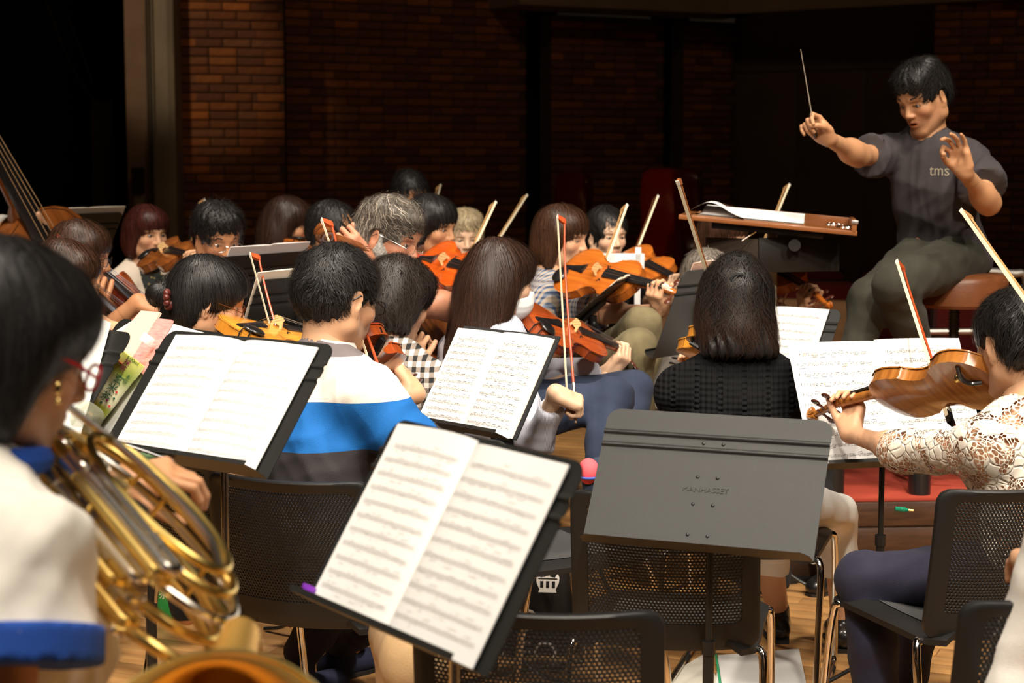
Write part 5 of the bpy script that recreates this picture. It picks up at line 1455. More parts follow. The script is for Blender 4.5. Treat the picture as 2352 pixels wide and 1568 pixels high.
def cardigan_mat(name, yaw, outer, inner, flower, half=0.055):
    m = mat(name, outer, 0.85, bump=0.4, bscale=400); N, L, P = nodes_of(m); o, v = axes(N, L, yaw)
    f1 = mathn(N, L, 'LESS_THAN', mathn(N, L, 'ABSOLUTE', o[0]), half); f2 = mathn(N, L, 'GREATER_THAN', o[1], 0.02)
    n = N.new('ShaderNodeTexVoronoi'); n.inputs['Scale'].default_value = 55; L.new(v, n.inputs['Vector'])
    fl = mixn(N, L, mathn(N, L, 'LESS_THAN', n.outputs['Distance'], 0.30), inner, flower)
    L.new(mixn(N, L, mathn(N, L, 'MULTIPLY', f1, f2), outer, fl), P.inputs['Base Color']); return m
def lace_mat(name, col):
    m = mat(name, col, 0.9, sheen=0.2); N, L, P = nodes_of(m)
    tc = N.new('ShaderNodeTexCoord')
    nz = N.new('ShaderNodeTexNoise'); nz.inputs['Scale'].default_value = 14; L.new(tc.outputs['Object'], nz.inputs['Vector'])
    mx = N.new('ShaderNodeMix'); mx.data_type = 'VECTOR'; mx.inputs[0].default_value = 0.05; L.new(tc.outputs['Object'], mx.inputs[4]); L.new(nz.outputs['Color'], mx.inputs[5])
    V1 = N.new('ShaderNodeTexVoronoi'); V1.feature = 'DISTANCE_TO_EDGE'; V1.inputs['Scale'].default_value = 95; L.new(mx.outputs[1], V1.inputs['Vector'])
    V2 = N.new('ShaderNodeTexVoronoi'); V2.inputs['Scale'].default_value = 20; L.new(mx.outputs[1], V2.inputs['Vector'])
    V3 = N.new('ShaderNodeTexVoronoi'); V3.feature = 'DISTANCE_TO_EDGE'; V3.inputs['Scale'].default_value = 34; L.new(mx.outputs[1], V3.inputs['Vector'])
    petal = mathn(N, L, 'LESS_THAN', V2.outputs['Distance'], 0.50)
    hole = mathn(N, L, 'MULTIPLY', mathn(N, L, 'GREATER_THAN', V1.outputs['Distance'], 0.095), mathn(N, L, 'SUBTRACT', 1.0, petal))
    L.new(mathn(N, L, 'SUBTRACT', 1.0, hole), P.inputs['Alpha'])
    hgt = mathn(N, L, 'ADD', mathn(N, L, 'MULTIPLY', mathn(N, L, 'MINIMUM', V3.outputs['Distance'], 0.12), 6.0), mathn(N, L, 'MULTIPLY', petal, 0.6))
    b = N.new('ShaderNodeBump'); b.inputs['Strength'].default_value = 0.9; b.inputs['Distance'].default_value = 0.004; L.new(hgt, b.inputs['Height']); L.new(b.outputs[0], P.inputs['Normal'])
    L.new(mixn(N, L, mathn(N, L, 'LESS_THAN', V3.outputs['Distance'], 0.035), col, tuple(c * 0.86 for c in col)), P.inputs['Base Color']); return m
def knit_mat(name, col, yaw):
    m = mat(name, col, 0.9, sheen=0.0, spec=0.12); N, L, P = nodes_of(m); o, v = axes(N, L, yaw)
    a = mathn(N, L, 'SINE', mathn(N, L, 'MULTIPLY', o[0], 420)); b = mathn(N, L, 'SINE', mathn(N, L, 'MULTIPLY', o[2], 380)); c = mathn(N, L, 'SINE', mathn(N, L, 'MULTIPLY', o[0], 95))
    wv = mathn(N, L, 'MULTIPLY', mathn(N, L, 'GREATER_THAN', c, 0.80), mathn(N, L, 'MULTIPLY', mathn(N, L, 'SINE', mathn(N, L, 'MULTIPLY', o[2], 420)), 0.4))
    h = mathn(N, L, 'ADD', mathn(N, L, 'ADD', mathn(N, L, 'MULTIPLY', a, 0.5), mathn(N, L, 'MULTIPLY', b, 0.3)), mathn(N, L, 'MULTIPLY', wv, 2.2))
    bp = N.new('ShaderNodeBump'); bp.inputs['Strength'].default_value = 0.9; bp.inputs['Distance'].default_value = 0.004; L.new(h, bp.inputs['Height']); L.new(bp.outputs[0], P.inputs['Normal'])
    return m
DENIM = cloth('denim', (0.020, 0.030, 0.062)); NAVY = cloth('navy_cloth', (0.013, 0.012, 0.030)); OLIVE = cloth('olive_cloth', (0.155, 0.125, 0.062), var=0.15); WHITEC = cloth('white_cotton', (0.80, 0.76, 0.70))
BLACKC = cloth('black_cloth', (0.010, 0.010, 0.011)); GREYP = cloth('dark_olive_cloth', (0.033, 0.030, 0.019)); TSH = cloth('charcoal_jersey', (0.046, 0.038, 0.040), bscale=900, bump=0.2); SKYB = cloth('pale_blue_cotton', (0.56, 0.60, 0.72)); TEAL = cloth('teal_cloth', (0.010, 0.23, 0.21)); TEALB = cloth('blue_tee', (0.025, 0.11, 0.17)); REDC = cloth('brick_red_cloth', (0.42, 0.045, 0.022)); TAN = cloth('tan_cloth', (0.42, 0.27, 0.13))
SHOEB = mat('black_leather', (0.012, 0.011, 0.011), 0.3, coat=0.3); SHOEN = cloth('navy_suede', (0.018, 0.022, 0.055))
Z = A(0, 0, 1)
def lh(T, Rm, x=0.455, s=1.0, pose='neck'):
    a, y, n = Rm[:, 0], Rm[:, 1], Rm[:, 2]; P = np.asarray(T) + a * (x * s)
    return dict(w=P - y * 0.034 - n * 0.078 - a * 0.01, f=n * 0.95 + a * 0.10 + y * 0.06, n=-y + n * 0.05, pose=pose)
def rh(F, Tp, hd, elb, pose='bow'):
    x = nrm(A(Tp) - A(F)); nb = nrm(-np.asarray(hd, float) - x * (x @ -np.asarray(hd, float))); e = nrm(elb)
    w = A(F) + x * 0.045 + nb * 0.040 + e * 0.085
    return dict(w=w, f=-e * 0.85 - nb * 0.25 + x * 0.05, n=nb * 0.9 - e * 0.2 + x * .1, pose=pose)
def VIO(lb, tail, scroll, sign, nm, tone, scale=1.0, L=0.59, **k):
    T, Sx = seg(*tail, *scroll, L * scale, sign); Rm = frame_ax(Sx - T, nm)
    violin(lb, T, Sx - T, nm, tone, scale, **k); return T, Rm
def BOW(lb, frog, tip, sign, hd, tone='brown', group='bows of the string players', scale=1.0):
    F, Tp = seg(*frog, *tip, 0.74 * scale, sign); bow(lb, F, Tp, hd, tone, scale, group); return F, Tp, hd
def rightof(by, down=0.3): return nrm(frame(by)[:, 0] - Z * down)
VG = 'violins and violas'
# ---------------------------------------------------------------- the conductor
hc = at(2122, 226, 6.45); hip = at(2168, 588, 6.62)
wr_ = at(1902, 318, 6.12); wl_ = at(2216, 396, 6.02)
cond, J = person('young conductor in a charcoal t-shirt seated on the stool, baton raised', hc, (232, -24, -3), 212, ('conductor', 'black'), 'mid', hip=hip, sw=0.162,
    rh=dict(w=wr_, f=(-0.62, -0.15, 0.62), n=(0.35, 0.75, 0.45), pose='baton'), lh=dict(w=wl_, f=(-0.32, -0.10, 0.95), n=(0.62, 0.72, 0.15), pose='ring'),
    rpole=A(0.05, -0.1, -1.0), lpole=A(0.55, -0.1, -1.0), shirt=TSH, sleeve=0.66, top_inf=0.013, pants=GREYP, shoe=SHOEB, mouth=1.0, lids=0.95, hs=1.06, fh=0.0034, hh=0.0030, bh=0.010, sh=0.009, seed=11, hq=1.3,
    knees=[at(2052, 655, 6.05), at(1998, 690, 6.25)], feet=[at(2118, 855, 6.35), at(1915, 985, 6.15)], fold=0.0065, hem=-0.15, flare=1.45, shoulder=(0.0, 0.02), wave=0.4)
lg = text_mesh('shirt_print', 'tms', 0.058, mat('print_cream', (0.62, 0.55, 0.42), 0.8), 0.0006, 0.0)
lp = at(2164, 394, 6.30); Rl = frame(214, 4); Ro = np.stack([-Rl[:, 0], Rl[:, 2], Rl[:, 1]], 1)
def ray_hit(ob, px, py):
    """distance along a pixel's ray to an object's surface"""
    bpy.context.view_layer.update()
    c = Vector((0, 0, CAMZ)); d = Vector([float(x) for x in nrm(at(px, py, 1.0) - A(0, 0, CAMZ))]); im = ob.matrix_world.inverted()
    ok, loc, nr, _ = ob.ray_cast(im @ c, (im.to_3x3() @ d).normalized())
    return (A(*(ob.matrix_world @ loc)), A(*(ob.matrix_world.to_3x3() @ nr))) if ok else (None, None)
shirt_o = [c for c in cond.children if c.name.startswith('shirt')][0]
hit, hn = ray_hit(shirt_o, 2157, 392)
if hit is not None:
    for v in lg.vertices:
        p = hit + Ro[:, 0] * v.co.x * 0.85 + Ro[:, 1] * v.co.y + Ro[:, 2] * 0.03
        bpos = None
        im = shirt_o.matrix_world.inverted(); ok, loc, nr, _ = shirt_o.ray_cast(im @ Vector(p), (im.to_3x3() @ Vector(-Ro[:, 2])).normalized())
        q = A(*(shirt_o.matrix_world @ loc)) + Ro[:, 2] * 0.0018 if ok else p - Ro[:, 2] * 0.03
        v.co = Vector(q - A(*shirt_o.matrix_world.translation))
    add('shirt_print', lg, shirt_o, label='cream lettering on the chest')
ct = tag(None or thing('baton', 'thin white conducting baton with dark handle held up high', 'baton', wr_ + A(-0.05, -0.03, 0.075)), 'thin white conducting baton with dark handle held up high', 'baton')
B0, B1 = seg(1869, 290, 6.07, 1839, 114, 0.33, -1); ct.location = tuple(B0); d_ = nrm(B1 - B0)
MB().tube([-d_ * 0.005, B1 - B0], [0.0022, 0.0011], 8).obj('shaft', mat('baton_white', (0.75, 0.68, 0.58), 0.4), ct)
MB().tube([-d_ * 0.052, -d_ * 0.035, -d_ * 0.012, d_ * 0.004], [0.005, 0.0085, 0.006, 0.003], 10).obj('handle', mat('baton_cork', (0.06, 0.03, 0.02), 0.5), ct)
# conductor's desk
WD = wood_varnish('desk_walnut', (0.20, 0.065, 0.018), (0.29, 0.10, 0.028), 0.35, 0.3, (3, 40, 3))
dc = at(1762, 517, 6.15); u = nrm(at(1967, 541, 6.10) - at(1557, 502, 6.20)); v = nrm(A(0.12, 1, 0.0)); v = nrm(v - u * (u @ v)); w = np.cross(u, v)
Rd = np.stack([u, v, w], 1); wid = np.linalg.norm(at(1967, 541, 6.10) - at(1557, 502, 6.20)) / 2
dk_ = thing('conductor_desk', 'walnut conductor desk holding the open full score', 'music stand', A(dc[0] + 0.02, dc[1] + 0.27, 0.0))
off = dc + v * 0.26 - A(*dk_.location)
MB().box((0, 0, 0), (wid, 0.26, 0.008), Rd, 0.002).obj('board', WD, dk_, smooth=False)
dk_.children[0].location = tuple(off)
b = MB().box(off + u * (wid - 0.012) + w * 0.022, (0.009, 0.26, 0.022), Rd, 0.003); b.obj('ledge', WD, dk_, smooth=False)
MB().box(off + u * 0.10 + v * 0.24 + w * 0.020, (wid - 0.12, 0.008, 0.020), Rd, 0.002).obj('back_rail', WD, dk_, smooth=False)
MB().box(off + u * (wid - 0.012) - v * 0.258 + w * 0.040, (0.012, 0.006, 0.006), Rd, 0.001).obj('corner_plate', mat('plate_silver', (0.8, 0.75, 0.7), 0.3, 0.9), dk_)
MB().box(off - w * 0.022 + u * 0.0, (0.20, 0.16, 0.012), Rd, 0.003).obj('underframe', POLEM, dk_, smooth=False)
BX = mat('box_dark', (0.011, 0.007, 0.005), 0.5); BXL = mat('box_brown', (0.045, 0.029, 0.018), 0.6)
A0, A1, A2, A3 = at(1622, 548, 6.35), at(1742, 545, 6.22), at(1928, 545, 6.30), at(1742, 628, 6.22)
hgt = at(1742, 548, 6.22)[2] - at(1742, 628, 6.22)[2]
def vpanel(nm, p, q, m, th=0.012, h=hgt):
    L_ = np.linalg.norm((q - p)[:2]); a_ = math.atan2((q - p)[1], (q - p)[0]); c = (p + q) / 2 - Z * h / 2
    o = add(nm, MB().box((0, 0, 0), (L_ / 2, th / 2, h / 2), None, 0.002).data(nm, m, False), dk_, c - A(*dk_.location)); o.rotation_euler = (0, 0, a_); return o
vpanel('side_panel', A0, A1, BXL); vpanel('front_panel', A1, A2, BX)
MB().tube([at(1825, 563, 6.22) - A(*dk_.location), at(1825, 563, 6.19) - A(*dk_.location)], 0.022, 16).obj('knob', BX, dk_)
MB().tube([at(1926, 560, 6.24) - A(*dk_.location), at(1926, 606, 6.24) - A(*dk_.location)], 0.0035, 8).obj('latch_bar', CHROME, dk_)
MB().tube([at(1736, 532, 6.2) - A(*dk_.location), at(1704, 553, 6.2) - A(*dk_.location)], 0.0022, 6).obj('clamp_lever', CHROME, dk_)
cx, cy = at(1772, 650, 6.35)[:2] - A(*dk_.location)[:2]
MB().tube([(cx, cy, 0.0), (cx, cy, off[2] - 0.03)], 0.020, 16).obj('column', mat('column_beige', (0.42, 0.33, 0.22), 0.35, 0.3), dk_)
MB().tube([(cx, cy, 0.82), (cx, cy, 0.835)], 0.0215, 14).obj('column_ring', POLEM, dk_)
MB().lathe([(0, 0), (0.22, 0), (0.22, 0.015), (0.03, 0.03), (0, 0.03)], (cx, cy, 0)).obj('base_plate', POLEM, dk_)
so = off + A(*dk_.location) + w * 0.010 - u * 0.05
sc_ = thing('score_book', 'open full score lying on the walnut conductor desk', 'book', so, Rd)
# pages: u runs along the page height, v across the spread
m = MB(); e = MB()
for sd in (-1, 1):
    for t_ in range(5):
        V = []; nn_ = 12; hh_ = [0.004, 0.010, 0.016, 0.022, 0.030][t_]
        for i in range(nn_):
            y = sd * 0.215 * i / (nn_ - 1); 
            for x, k in ((-0.20, 1.0), (0.16, 1.0)):
                z = hh_ * (1 - (i / (nn_ - 1)) ** 1.5) * (math.sin(PI * min(1, (i + 0.3) / 5)) if i < 3 else 1) + 0.002 + t_ * 0.0012; V.append((x + 0.004 * t_, y, z))
        for i in range(nn_): 
            pass
        F = [(2 * i, 2 * i + 1, 2 * i + 3, 2 * i + 2) for i in range(nn_ - 1)]; m.raw(V, F)
m.obj('leaves', PAPER, sc_, sharp=60)
# the lifted leaf at the spine end
V = []; n1 = 14
for i in range(n1):
    t_ = i / (n1 - 1); x = -0.165 + 0.13 * t_; z = 0.006 + 0.055 * math.sin(PI * (1 - t_)) ** 2 * (1 - t_) + 0.030 * (1 - t_) * t_ * 2
    for y in (-0.235, -0.20, -0.1, 0.0): V.append((x - 0.085 * (1 - t_), y, z * (1 + 2 * y if y > -0.1 else 1)))
F = [(i * 4 + j, i * 4 + j + 1, i * 4 + 5 + j, i * 4 + 4 + j) for i in range(n1 - 1) for j in range(3)]
add('lifted_leaf', me_data('lifted_leaf', V, F, PAPER), sc_)
MB().box((-0.02, 0, 0.0), (0.20, 0.222, 0.0018)).obj('cover', mat('cover_brown', (0.30, 0.14, 0.06), 0.6), sc_, smooth=False)
wt_ = thing('wristwatch', 'silver wristwatch lying at the end of the walnut desk', 'watch', off + A(*dk_.location) + u * (wid - 0.065) - v * 0.20 + w * 0.012, Rd)
for i in range(7): MB().tube([(0.022 * math.cos(a_ + i * .5) - 0.025 + i * 0.008, 0.018 * math.sin(a_), 0.008 + 0.006 * math.sin(i)) for a_ in np.linspace(0, 2 * PI, 10)][:9], 0.0028, 6, closed=True).obj('link', CHROME, wt_)
MB().tube([(0.04, 0, 0.004), (0.04, 0, 0.014)], 0.018, 16).obj('case', CHROME, wt_)
# ---------------------------------------------------------------- back row players
def rise(hc, by, lean): return hc
g_b = 'bows of the string players'
# woman in the cream cardigan
T, Rm = VIO('glossy brown violin under the chin of the woman in the cream cardigan', (352, 583, 7.35), (470, 596), -1, (-0.25, -0.62, 0.75), 'brown', group=VG)
F = BOW('bow rising left of the curly-haired man, in front of the pale wall', (398, 700, 7.25), (460, 462), 1, (0.9, -0.3, 0.3), 'tan')
person('woman with maroon bob and cream cardigan over a dark floral blouse, playing violin', at(338, 538, 7.6), (138, -6, 0), 128, ('bobshort', 'maroon'), 'light', True, lh=lh(T, Rm), rh=rh(F[0], F[1], F[2], rightof(128, .1)),
       shirt=cardigan_mat('cardigan_floral', 128, (0.62, 0.53, 0.43), (0.018, 0.022, 0.020), (0.30, 0.24, 0.10)), sleeve=0.95, seed=21, hq=0.8, legs=True, pants=BLACKC, lids=0.8, flare=1.4)
# curly man
person('man with curly black hair and thin glasses in a pale blue shirt, looking down', at(500, 552, 6.5), (148, -14, 0), 120, ('curly', 'black'), 'tan', lh=dict(w=at(585, 668, 6.3), f=(0.6, -0.3, -0.4), n=(0.2, -0.5, 0.8), pose='fist'),
       rh=dict(w=at(556, 690, 6.2), f=(0.8, -.2, 0), n=(0, -.3, 1), pose='fist'), shirt=SKYB, sleeve=1.75, collar=SKYB, glasses='silver', seed=22, hq=0.8, pants=NAVY, wave=1.2, lids=0.9, bscale=1.0)
# teal woman
T, Rm = VIO('violin held by the woman in the teal top', (662, 560, 7.6), (790, 560), 1, (-0.1, -0.5, 0.8), 'orange', group=VG)
person('woman with long dark brown hair in a teal top, in profile', at(662, 518, 7.7), (98, -8, 0), 95, ('long', 'dkbrown'), 'mid', True, lh=lh(T, Rm), shirt=TEAL, sleeve=0.6, seed=23, hq=0.8, pants=BLACKC)
# pale blue shirt man behind the scroll
person('man with neat black hair and glasses in a pale blue shirt behind the cello scroll', at(764, 536, 6.9), (118, -8, 0), 98, ('short', 'black'), 'mid', shirt=SKYB, sleeve=1.6, collar=SKYB, glasses='black', seed=24, hq=0.8, pants=BLACKC,
       lh=dict(w=at(860, 600, 6.8), f=(0.5, 0, 0.8), n=(0.6, -.5, 0), pose='neck'))
# far man behind the bearded man
person('black-haired man bowing his head behind the grey-bearded man', at(940, 452, 8.4), (150, -32, 0), 130, ('short', 'black'), 'tan', shirt=BLACKC, sleeve=0.6, seed=25, hq=0.6, pants=BLACKC, seat=0.55)
BOW('short visible bow tip beside the bowed head at the brick wall', (968, 560, 8.2), (1004, 430), 1, (0.25, -0.95, -0.1), 'tan')
# bearded man and his cello
hcB = at(893, 548, 5.55)
T2, S2 = seg(758, 512, 5.35, 1168, 880, 0.59 * 2.04, 1)
violin('large brown cello whose scroll rises in front of the man with the pale blue shirt', S2, T2 - S2, (0.45, -0.55, 0.75), 'dark', 2.04, rest=False, chin=False, name='cello', group='cellos', endpin=0.15)
person('grey-haired man with white beard and thin glasses bending over his cello', hcB, (116, -18, 4), 100, ('grey', 'grey'), 'ruddy', lh=dict(w=at(838, 600, 5.5), f=(-0.5, -0.3, 0.7), n=(0.2, -1, 0.2), pose='neck'), rh=dict(w=at(1110, 735, 5.75), f=(0.5, -0.4, -0.7), n=(0.3, -.6, 0.7), pose='bow'),
       rpole=A(0.3, -0.6, 0.5), shirt=SKYB, sleeve=0.5, glasses='silver', beard=True, seed=26, hq=1.1, pants=NAVY, lids=0.8, hs=1.03, seat=0.5, lean=0.16, wave=0.4)
# red shirt violist
T, Rm = VIO('bright scarlet viola of the bowl-cut player in the red shirt', (968, 602, 6.75), (1188, 650), -1, (-0.10, -0.80, 0.60), 'scarlet', 1.12, group=VG)
F = BOW('bow crossing the scarlet viola', (1020, 700, 6.5), (1129, 470), 1, (0.25, -0.95, -0.1), 'tan')
person('bowl-cut black-haired player in a brick red shirt with a scarlet viola', at(990, 522, 6.95), (120, -10, 0), 105, ('boyish', 'black'), 'mid', True, lh=lh(T, Rm, s=1.12), rh=rh(F[0], F[1], F[2], rightof(105, .3)), shirt=REDC, sleeve=0.7, collar=REDC, seed=27, hq=0.9, pants=BLACKC, lids=0.7, hs=1.02, fh=0.0038)
# blond grey woman
F = BOW('thin bow pointing up right of the grey-blond woman', (1082, 640, 7.8), (1202, 452), 1, (0.25, -0.95, -0.1), 'tan')
T, Rm = VIO('violin partly hidden below the face of the grey-blond woman', (1060, 600, 7.9), (1150, 640), -1, (-0.2, -0.7, 0.7), 'brown', group=VG)
person('older woman with short grey-blond hair facing the camera behind a bow', at(1068, 550, 8.1), (172, -4, 0), 160, ('curly', 'blond'), 'pale', True, lh=lh(T, Rm), rh=rh(F[0], F[1], F[2], rightof(150, .3)), shirt=BLACKC, sleeve=0.9, seed=28, hq=0.7, pants=BLACKC)
# plaid bob woman
T, Rm = VIO('large orange viola of the bobbed woman in the plaid shirt', (1298, 622, 6.55), (1582, 676), -1, (-0.12, -0.78, 0.62), 'orange', 1.08, group=VG)
F = BOW('pale bow crossing the large orange viola', (1318, 790, 6.35), (1431, 476), 1, (0.3, -0.95, -0.1), 'tan')
person('woman with brown bob in a blue plaid shirt and olive trousers, playing viola', at(1290, 546, 6.75), (116, -10, 0), 95, ('bob', 'brown'), 'light', True, lh=lh(T, Rm, s=1.08), rh=rh(F[0], F[1], F[2], rightof(100, .2)),
       shirt=check_mat('plaid', 95, (0.38, 0.40, 0.42), (0.035, 0.06, 0.12), (0.16, 0.20, 0.28), 52, 0.45, third=(0.45, 0.30, 0.14)), sleeve=0.9, seed=29, hq=1.1, pants=OLIVE, lids=0.7, fh=0.0036, tips='ltbrown', knees=[at(1480, 748, 6.1), at(1462, 800, 5.9)], flare=1.5, lpole=A(0.1, -.4, -1))
# girl in black with tied hair
T, Rm = VIO('orange violin behind the white score, held by the girl in black', (1428, 592, 7.3), (1600, 664), -1, (-0.12, -0.75, 0.65), 'orange', group=VG)
F = BOW('thin dark bow rising above the white score by the red case', (1400, 720, 7.2), (1503, 455), 1, (0.25, -0.95, -0.1), 'dark')
person('young woman with tied black hair and black top facing the camera with a violin', at(1392, 542, 7.5), (152, -6, 0), 140, ('tied', 'black'), 'pale', True, lh=lh(T, Rm), rh=rh(F[0], F[1], F[2], rightof(130, .3)), shirt=BLACKC, sleeve=0.9, seed=30, hq=0.9, pants=BLACKC, fh=0.0036)
# player hidden behind the walnut desk
T, Rm = VIO('violin held behind the beige desk column, only neck and hand in view', (1720, 600, 6.9), (1905, 694), -1, (-0.05, -0.75, 0.65), 'orange', group=VG)
F = BOW('dark bow whose tip rises behind the walnut desk', (1690, 700, 7.1), (1804, 428), 1, (0.25, -0.95, -0.1), 'tan')
BOW('short tan bow leaning beside the beige desk column', (1765, 735, 6.5), (1850, 552), 1, (0.4, -0.8, -0.2), 'tan')
person('violinist hidden under the walnut desk, brown hair just showing', at(1662, 545, 7.1), (140, -15, 0), 120, ('bob', 'brown'), 'light', True, lh=lh(T, Rm), rh=rh(F[0], F[1], F[2], rightof(120, .3)), shirt=BLACKC, sleeve=0.9, seed=31, hq=0.6, pants=BLACKC)
person('grey-clad player mostly hidden behind the black stand left of the black jumper', at(1628, 655, 6.2), (150, -10, 0), 130, ('short', 'grey'), 'light', True, shirt=cloth('grey_knit', (0.16, 0.14, 0.12), bump=1.0, bscale=150), sleeve=0.8, seed=32, hq=0.5, pants=BLACKC, lean=0.05)
# ---------------------------------------------------------------- left side: bass and cellos
bs0, bs1 = seg(-130, 134, 7.2, 280, 992, 1.86, 1)
violin('double bass at the left edge, black fingerboard with four bright strings', bs1, bs0 - bs1, (0.55, -0.62, 0.45), 'brown', 3.15, rest=False, chin=False, name='double_bass', name2='double bass')
person('bassist at the left edge, only fingers and a white sleeve in view', at(-90, 400, 7.7), (110, -5, 0), 110, ('short', 'black'), 'light', shirt=WHITEC, sleeve=1.3, seed=33, hq=0.4, pants=BLACKC, lpole=A(0, 1, -0.4), hip=at(-120, 690, 7.8), lh=dict(w=at(98, 522, 7.55), f=(-0.25, -0.5, 0.8), n=(0.7, 0.4, 0.5), pose='fist', s=1.0), rh=dict(w=at(-60, 600, 7.3), f=(0.3, -0.5, -0.7), n=(0, -1, 0), pose='bow'))
C0, C1 = seg(150, 560, 5.9, 420, 860, 1.18, 1)
violin('dark cello of the man in the blue tee', C1, C0 - C1, (0.5, -0.6, 0.6), 'red', 2.0, rest=False, chin=False, name='cello', group='cellos', endpin=0.15)
person('man with brown hair and black-framed glasses in a blue tee, playing cello', at(184, 590, 6.1), (92, -10, 0), 80, ('bobshort', 'brown'), 'tan', shirt=TEALB, sleeve=0.75, seed=34, hq=0.9, glasses='black', pants=BLACKC, rh=dict(w=at(318, 694, 5.7), f=(0.85, -0.1, -0.25), n=(0.1, -.3, 0.95), pose='bow', s=1.05), lh=dict(w=at(215, 715, 5.95), f=(0, 0, 1), n=(0, -1, 0), pose='neck'), rpole=A(-0.3, -0.5, -0.5))
C0, C1 = seg(118, 600, 5.3, 345, 870, 1.18, 1)
violin('reddish cello of the brown-haired woman in thin glasses', C1, C0 - C1, (0.5, -0.6, 0.6), 'orange', 2.0, rest=False, chin=False, name='cello', group='cellos', endpin=0.15)
person('brown-haired woman in thin silver glasses behind the near horn player', at(150, 644, 5.5), (90, -14, 0), 80, ('bobshort', 'brown'), 'light', True, shirt=WHITEC, collar=WHITEC, sleeve=0.8, seed=35, hq=1.1, glasses='silver', pants=BLACKC, lh=dict(w=at(282, 770, 5.3), f=(-0.75, -0.3, 0.6), n=(0.5, 0.0, 0.85), pose='neck', s=1.05), rh=dict(w=at(200, 820, 5.0), f=(0.8, -.1, -.3), n=(0, 0, 1), pose='bow'))
# ---------------------------------------------------------------- middle
# girl with the bun
T, Rm = VIO('golden amber violin of the woman with the hair bun', (535, 764, 4.85), (800, 788), 1, (-0.05, -0.66, 0.75), 'amber', group=VG)
F = BOW('bow with dark red stick in front of the black stand', (712, 1010, 4.75), (592, 584), 1, (-0.85, -0.5, 0.0), 'red')
person('woman with black hair in a low bun and tortoise glasses, seen from the side', at(476, 694, 5.0), (80, -16, 0), 55, ('bun', 'black'), 'light', True, lh=lh(T, Rm), rh=dict(w=F[0] + A(-0.05, 0, 0.05), f=(0.9, 0, -.3), n=(0, -.2, 1), pose='bow'), shirt=BLACKC, sleeve=0.8, seed=36, hq=1.6, glasses='tortoise', pants=DENIM, fh=0.0034, hs=1.04, lids=0.9)
# the woman's hair tie
tie = thing('hair_scrunchie', 'dark red scrunchie with gold charm at the hair bun', 'hair tie', at(382, 688, 4.90)); 
for i in range(9):
    a_ = 2 * PI * i / 9; MB().ball((0.001 * i % 2, 0.022 * math.cos(a_), 0.022 * math.sin(a_)), 0.010, n=8, m=6).obj('bead', mat('bead_red', (0.10, 0.02, 0.015), 0.3), tie)
MB().ball((0.004, -0.012, -0.004), (0.010, 0.005, 0.014)).obj('charm', GOLDM, tie)
# checked shirt cellist
C0, C1 = seg(852, 650, 5.35, 1092, 985, 1.16, 1)
violin('reddish cello in front of the player in the checked shirt', C1, C0 - C1, (0.62, -0.35, 0.72), 'red', 1.97, rest=False, chin=False, name='cello', group='cellos', endpin=0.15)
person('dark wavy-haired player in a black and white checked shirt, seen from behind', at(914, 690, 5.3), (48, -22, 0), 35, ('bobshort', 'soft'), 'light', True, shirt=check_mat('gingham', 35, (0.70, 0.63, 0.55), (0.012, 0.011, 0.011), (0.24, 0.20, 0.17), 33, 0.5), sleeve=0.85, seed=37, hq=1.4, pants=TAN, rh=dict(w=at(1095, 800, 5.35), f=(0.5, 0.2, -0.75), n=(0.4, -.8, 0.2), pose='bow'), lh=dict(w=at(945, 845, 5.4), f=(0.1, .2, 0.9), n=(-.3, -1, 0.1), pose='neck'), wave=0.9, rpole=A(0.3, 0.4, -0.2), flare=1.35, sw=0.16, hs=1.05)
# striped polo man
T, Rm = VIO('red violin of the man in the striped polo shirt', (780, 788, 4.42), (938, 884), 1, (-0.42, -0.62, 0.66), 'red', group=VG)
F = BOW('orange-red bow in front of the red violin of the striped man', (922, 990, 4.20), (758, 506), 1, (-0.8, -0.55, 0.0), 'red')
STR = stripes_mat('polo_stripes', 0, [(0.812, (0.030, 0.025, 0.027)), (0.930, (0.003, 0.115, 0.39)), (1.035, (0.78, 0.71, 0.62)), (2, (0.15, 0.125, 0.13))], tz=R_(3))
person('man in a white, blue and charcoal striped polo shirt, seen from behind', at(776, 688, 4.35), (48, -14, 0), 42, ('short', 'black'), 'light', lh=lh(T, Rm), rh=dict(w=F[0] + A(-0.06, 0.02, 0.05), f=(0.9, 0.1, -0.3), n=(0, -0.2, 1), pose='bow'), shirt=STR, sleeve=0.98, flare=1.5, collar=WHITEC, glasses='black', seed=38, hq=2.2, pants=NAVY, shoe=SHOEN, hs=1.07, sw=0.178, fold=0.006, lean=0.12, sh=0.008, wave=0.5, top_inf=0.02, feet=[at(690, 1500, 4.9), ray_at_z(782, 1478, 0.10)], spread=0.1)
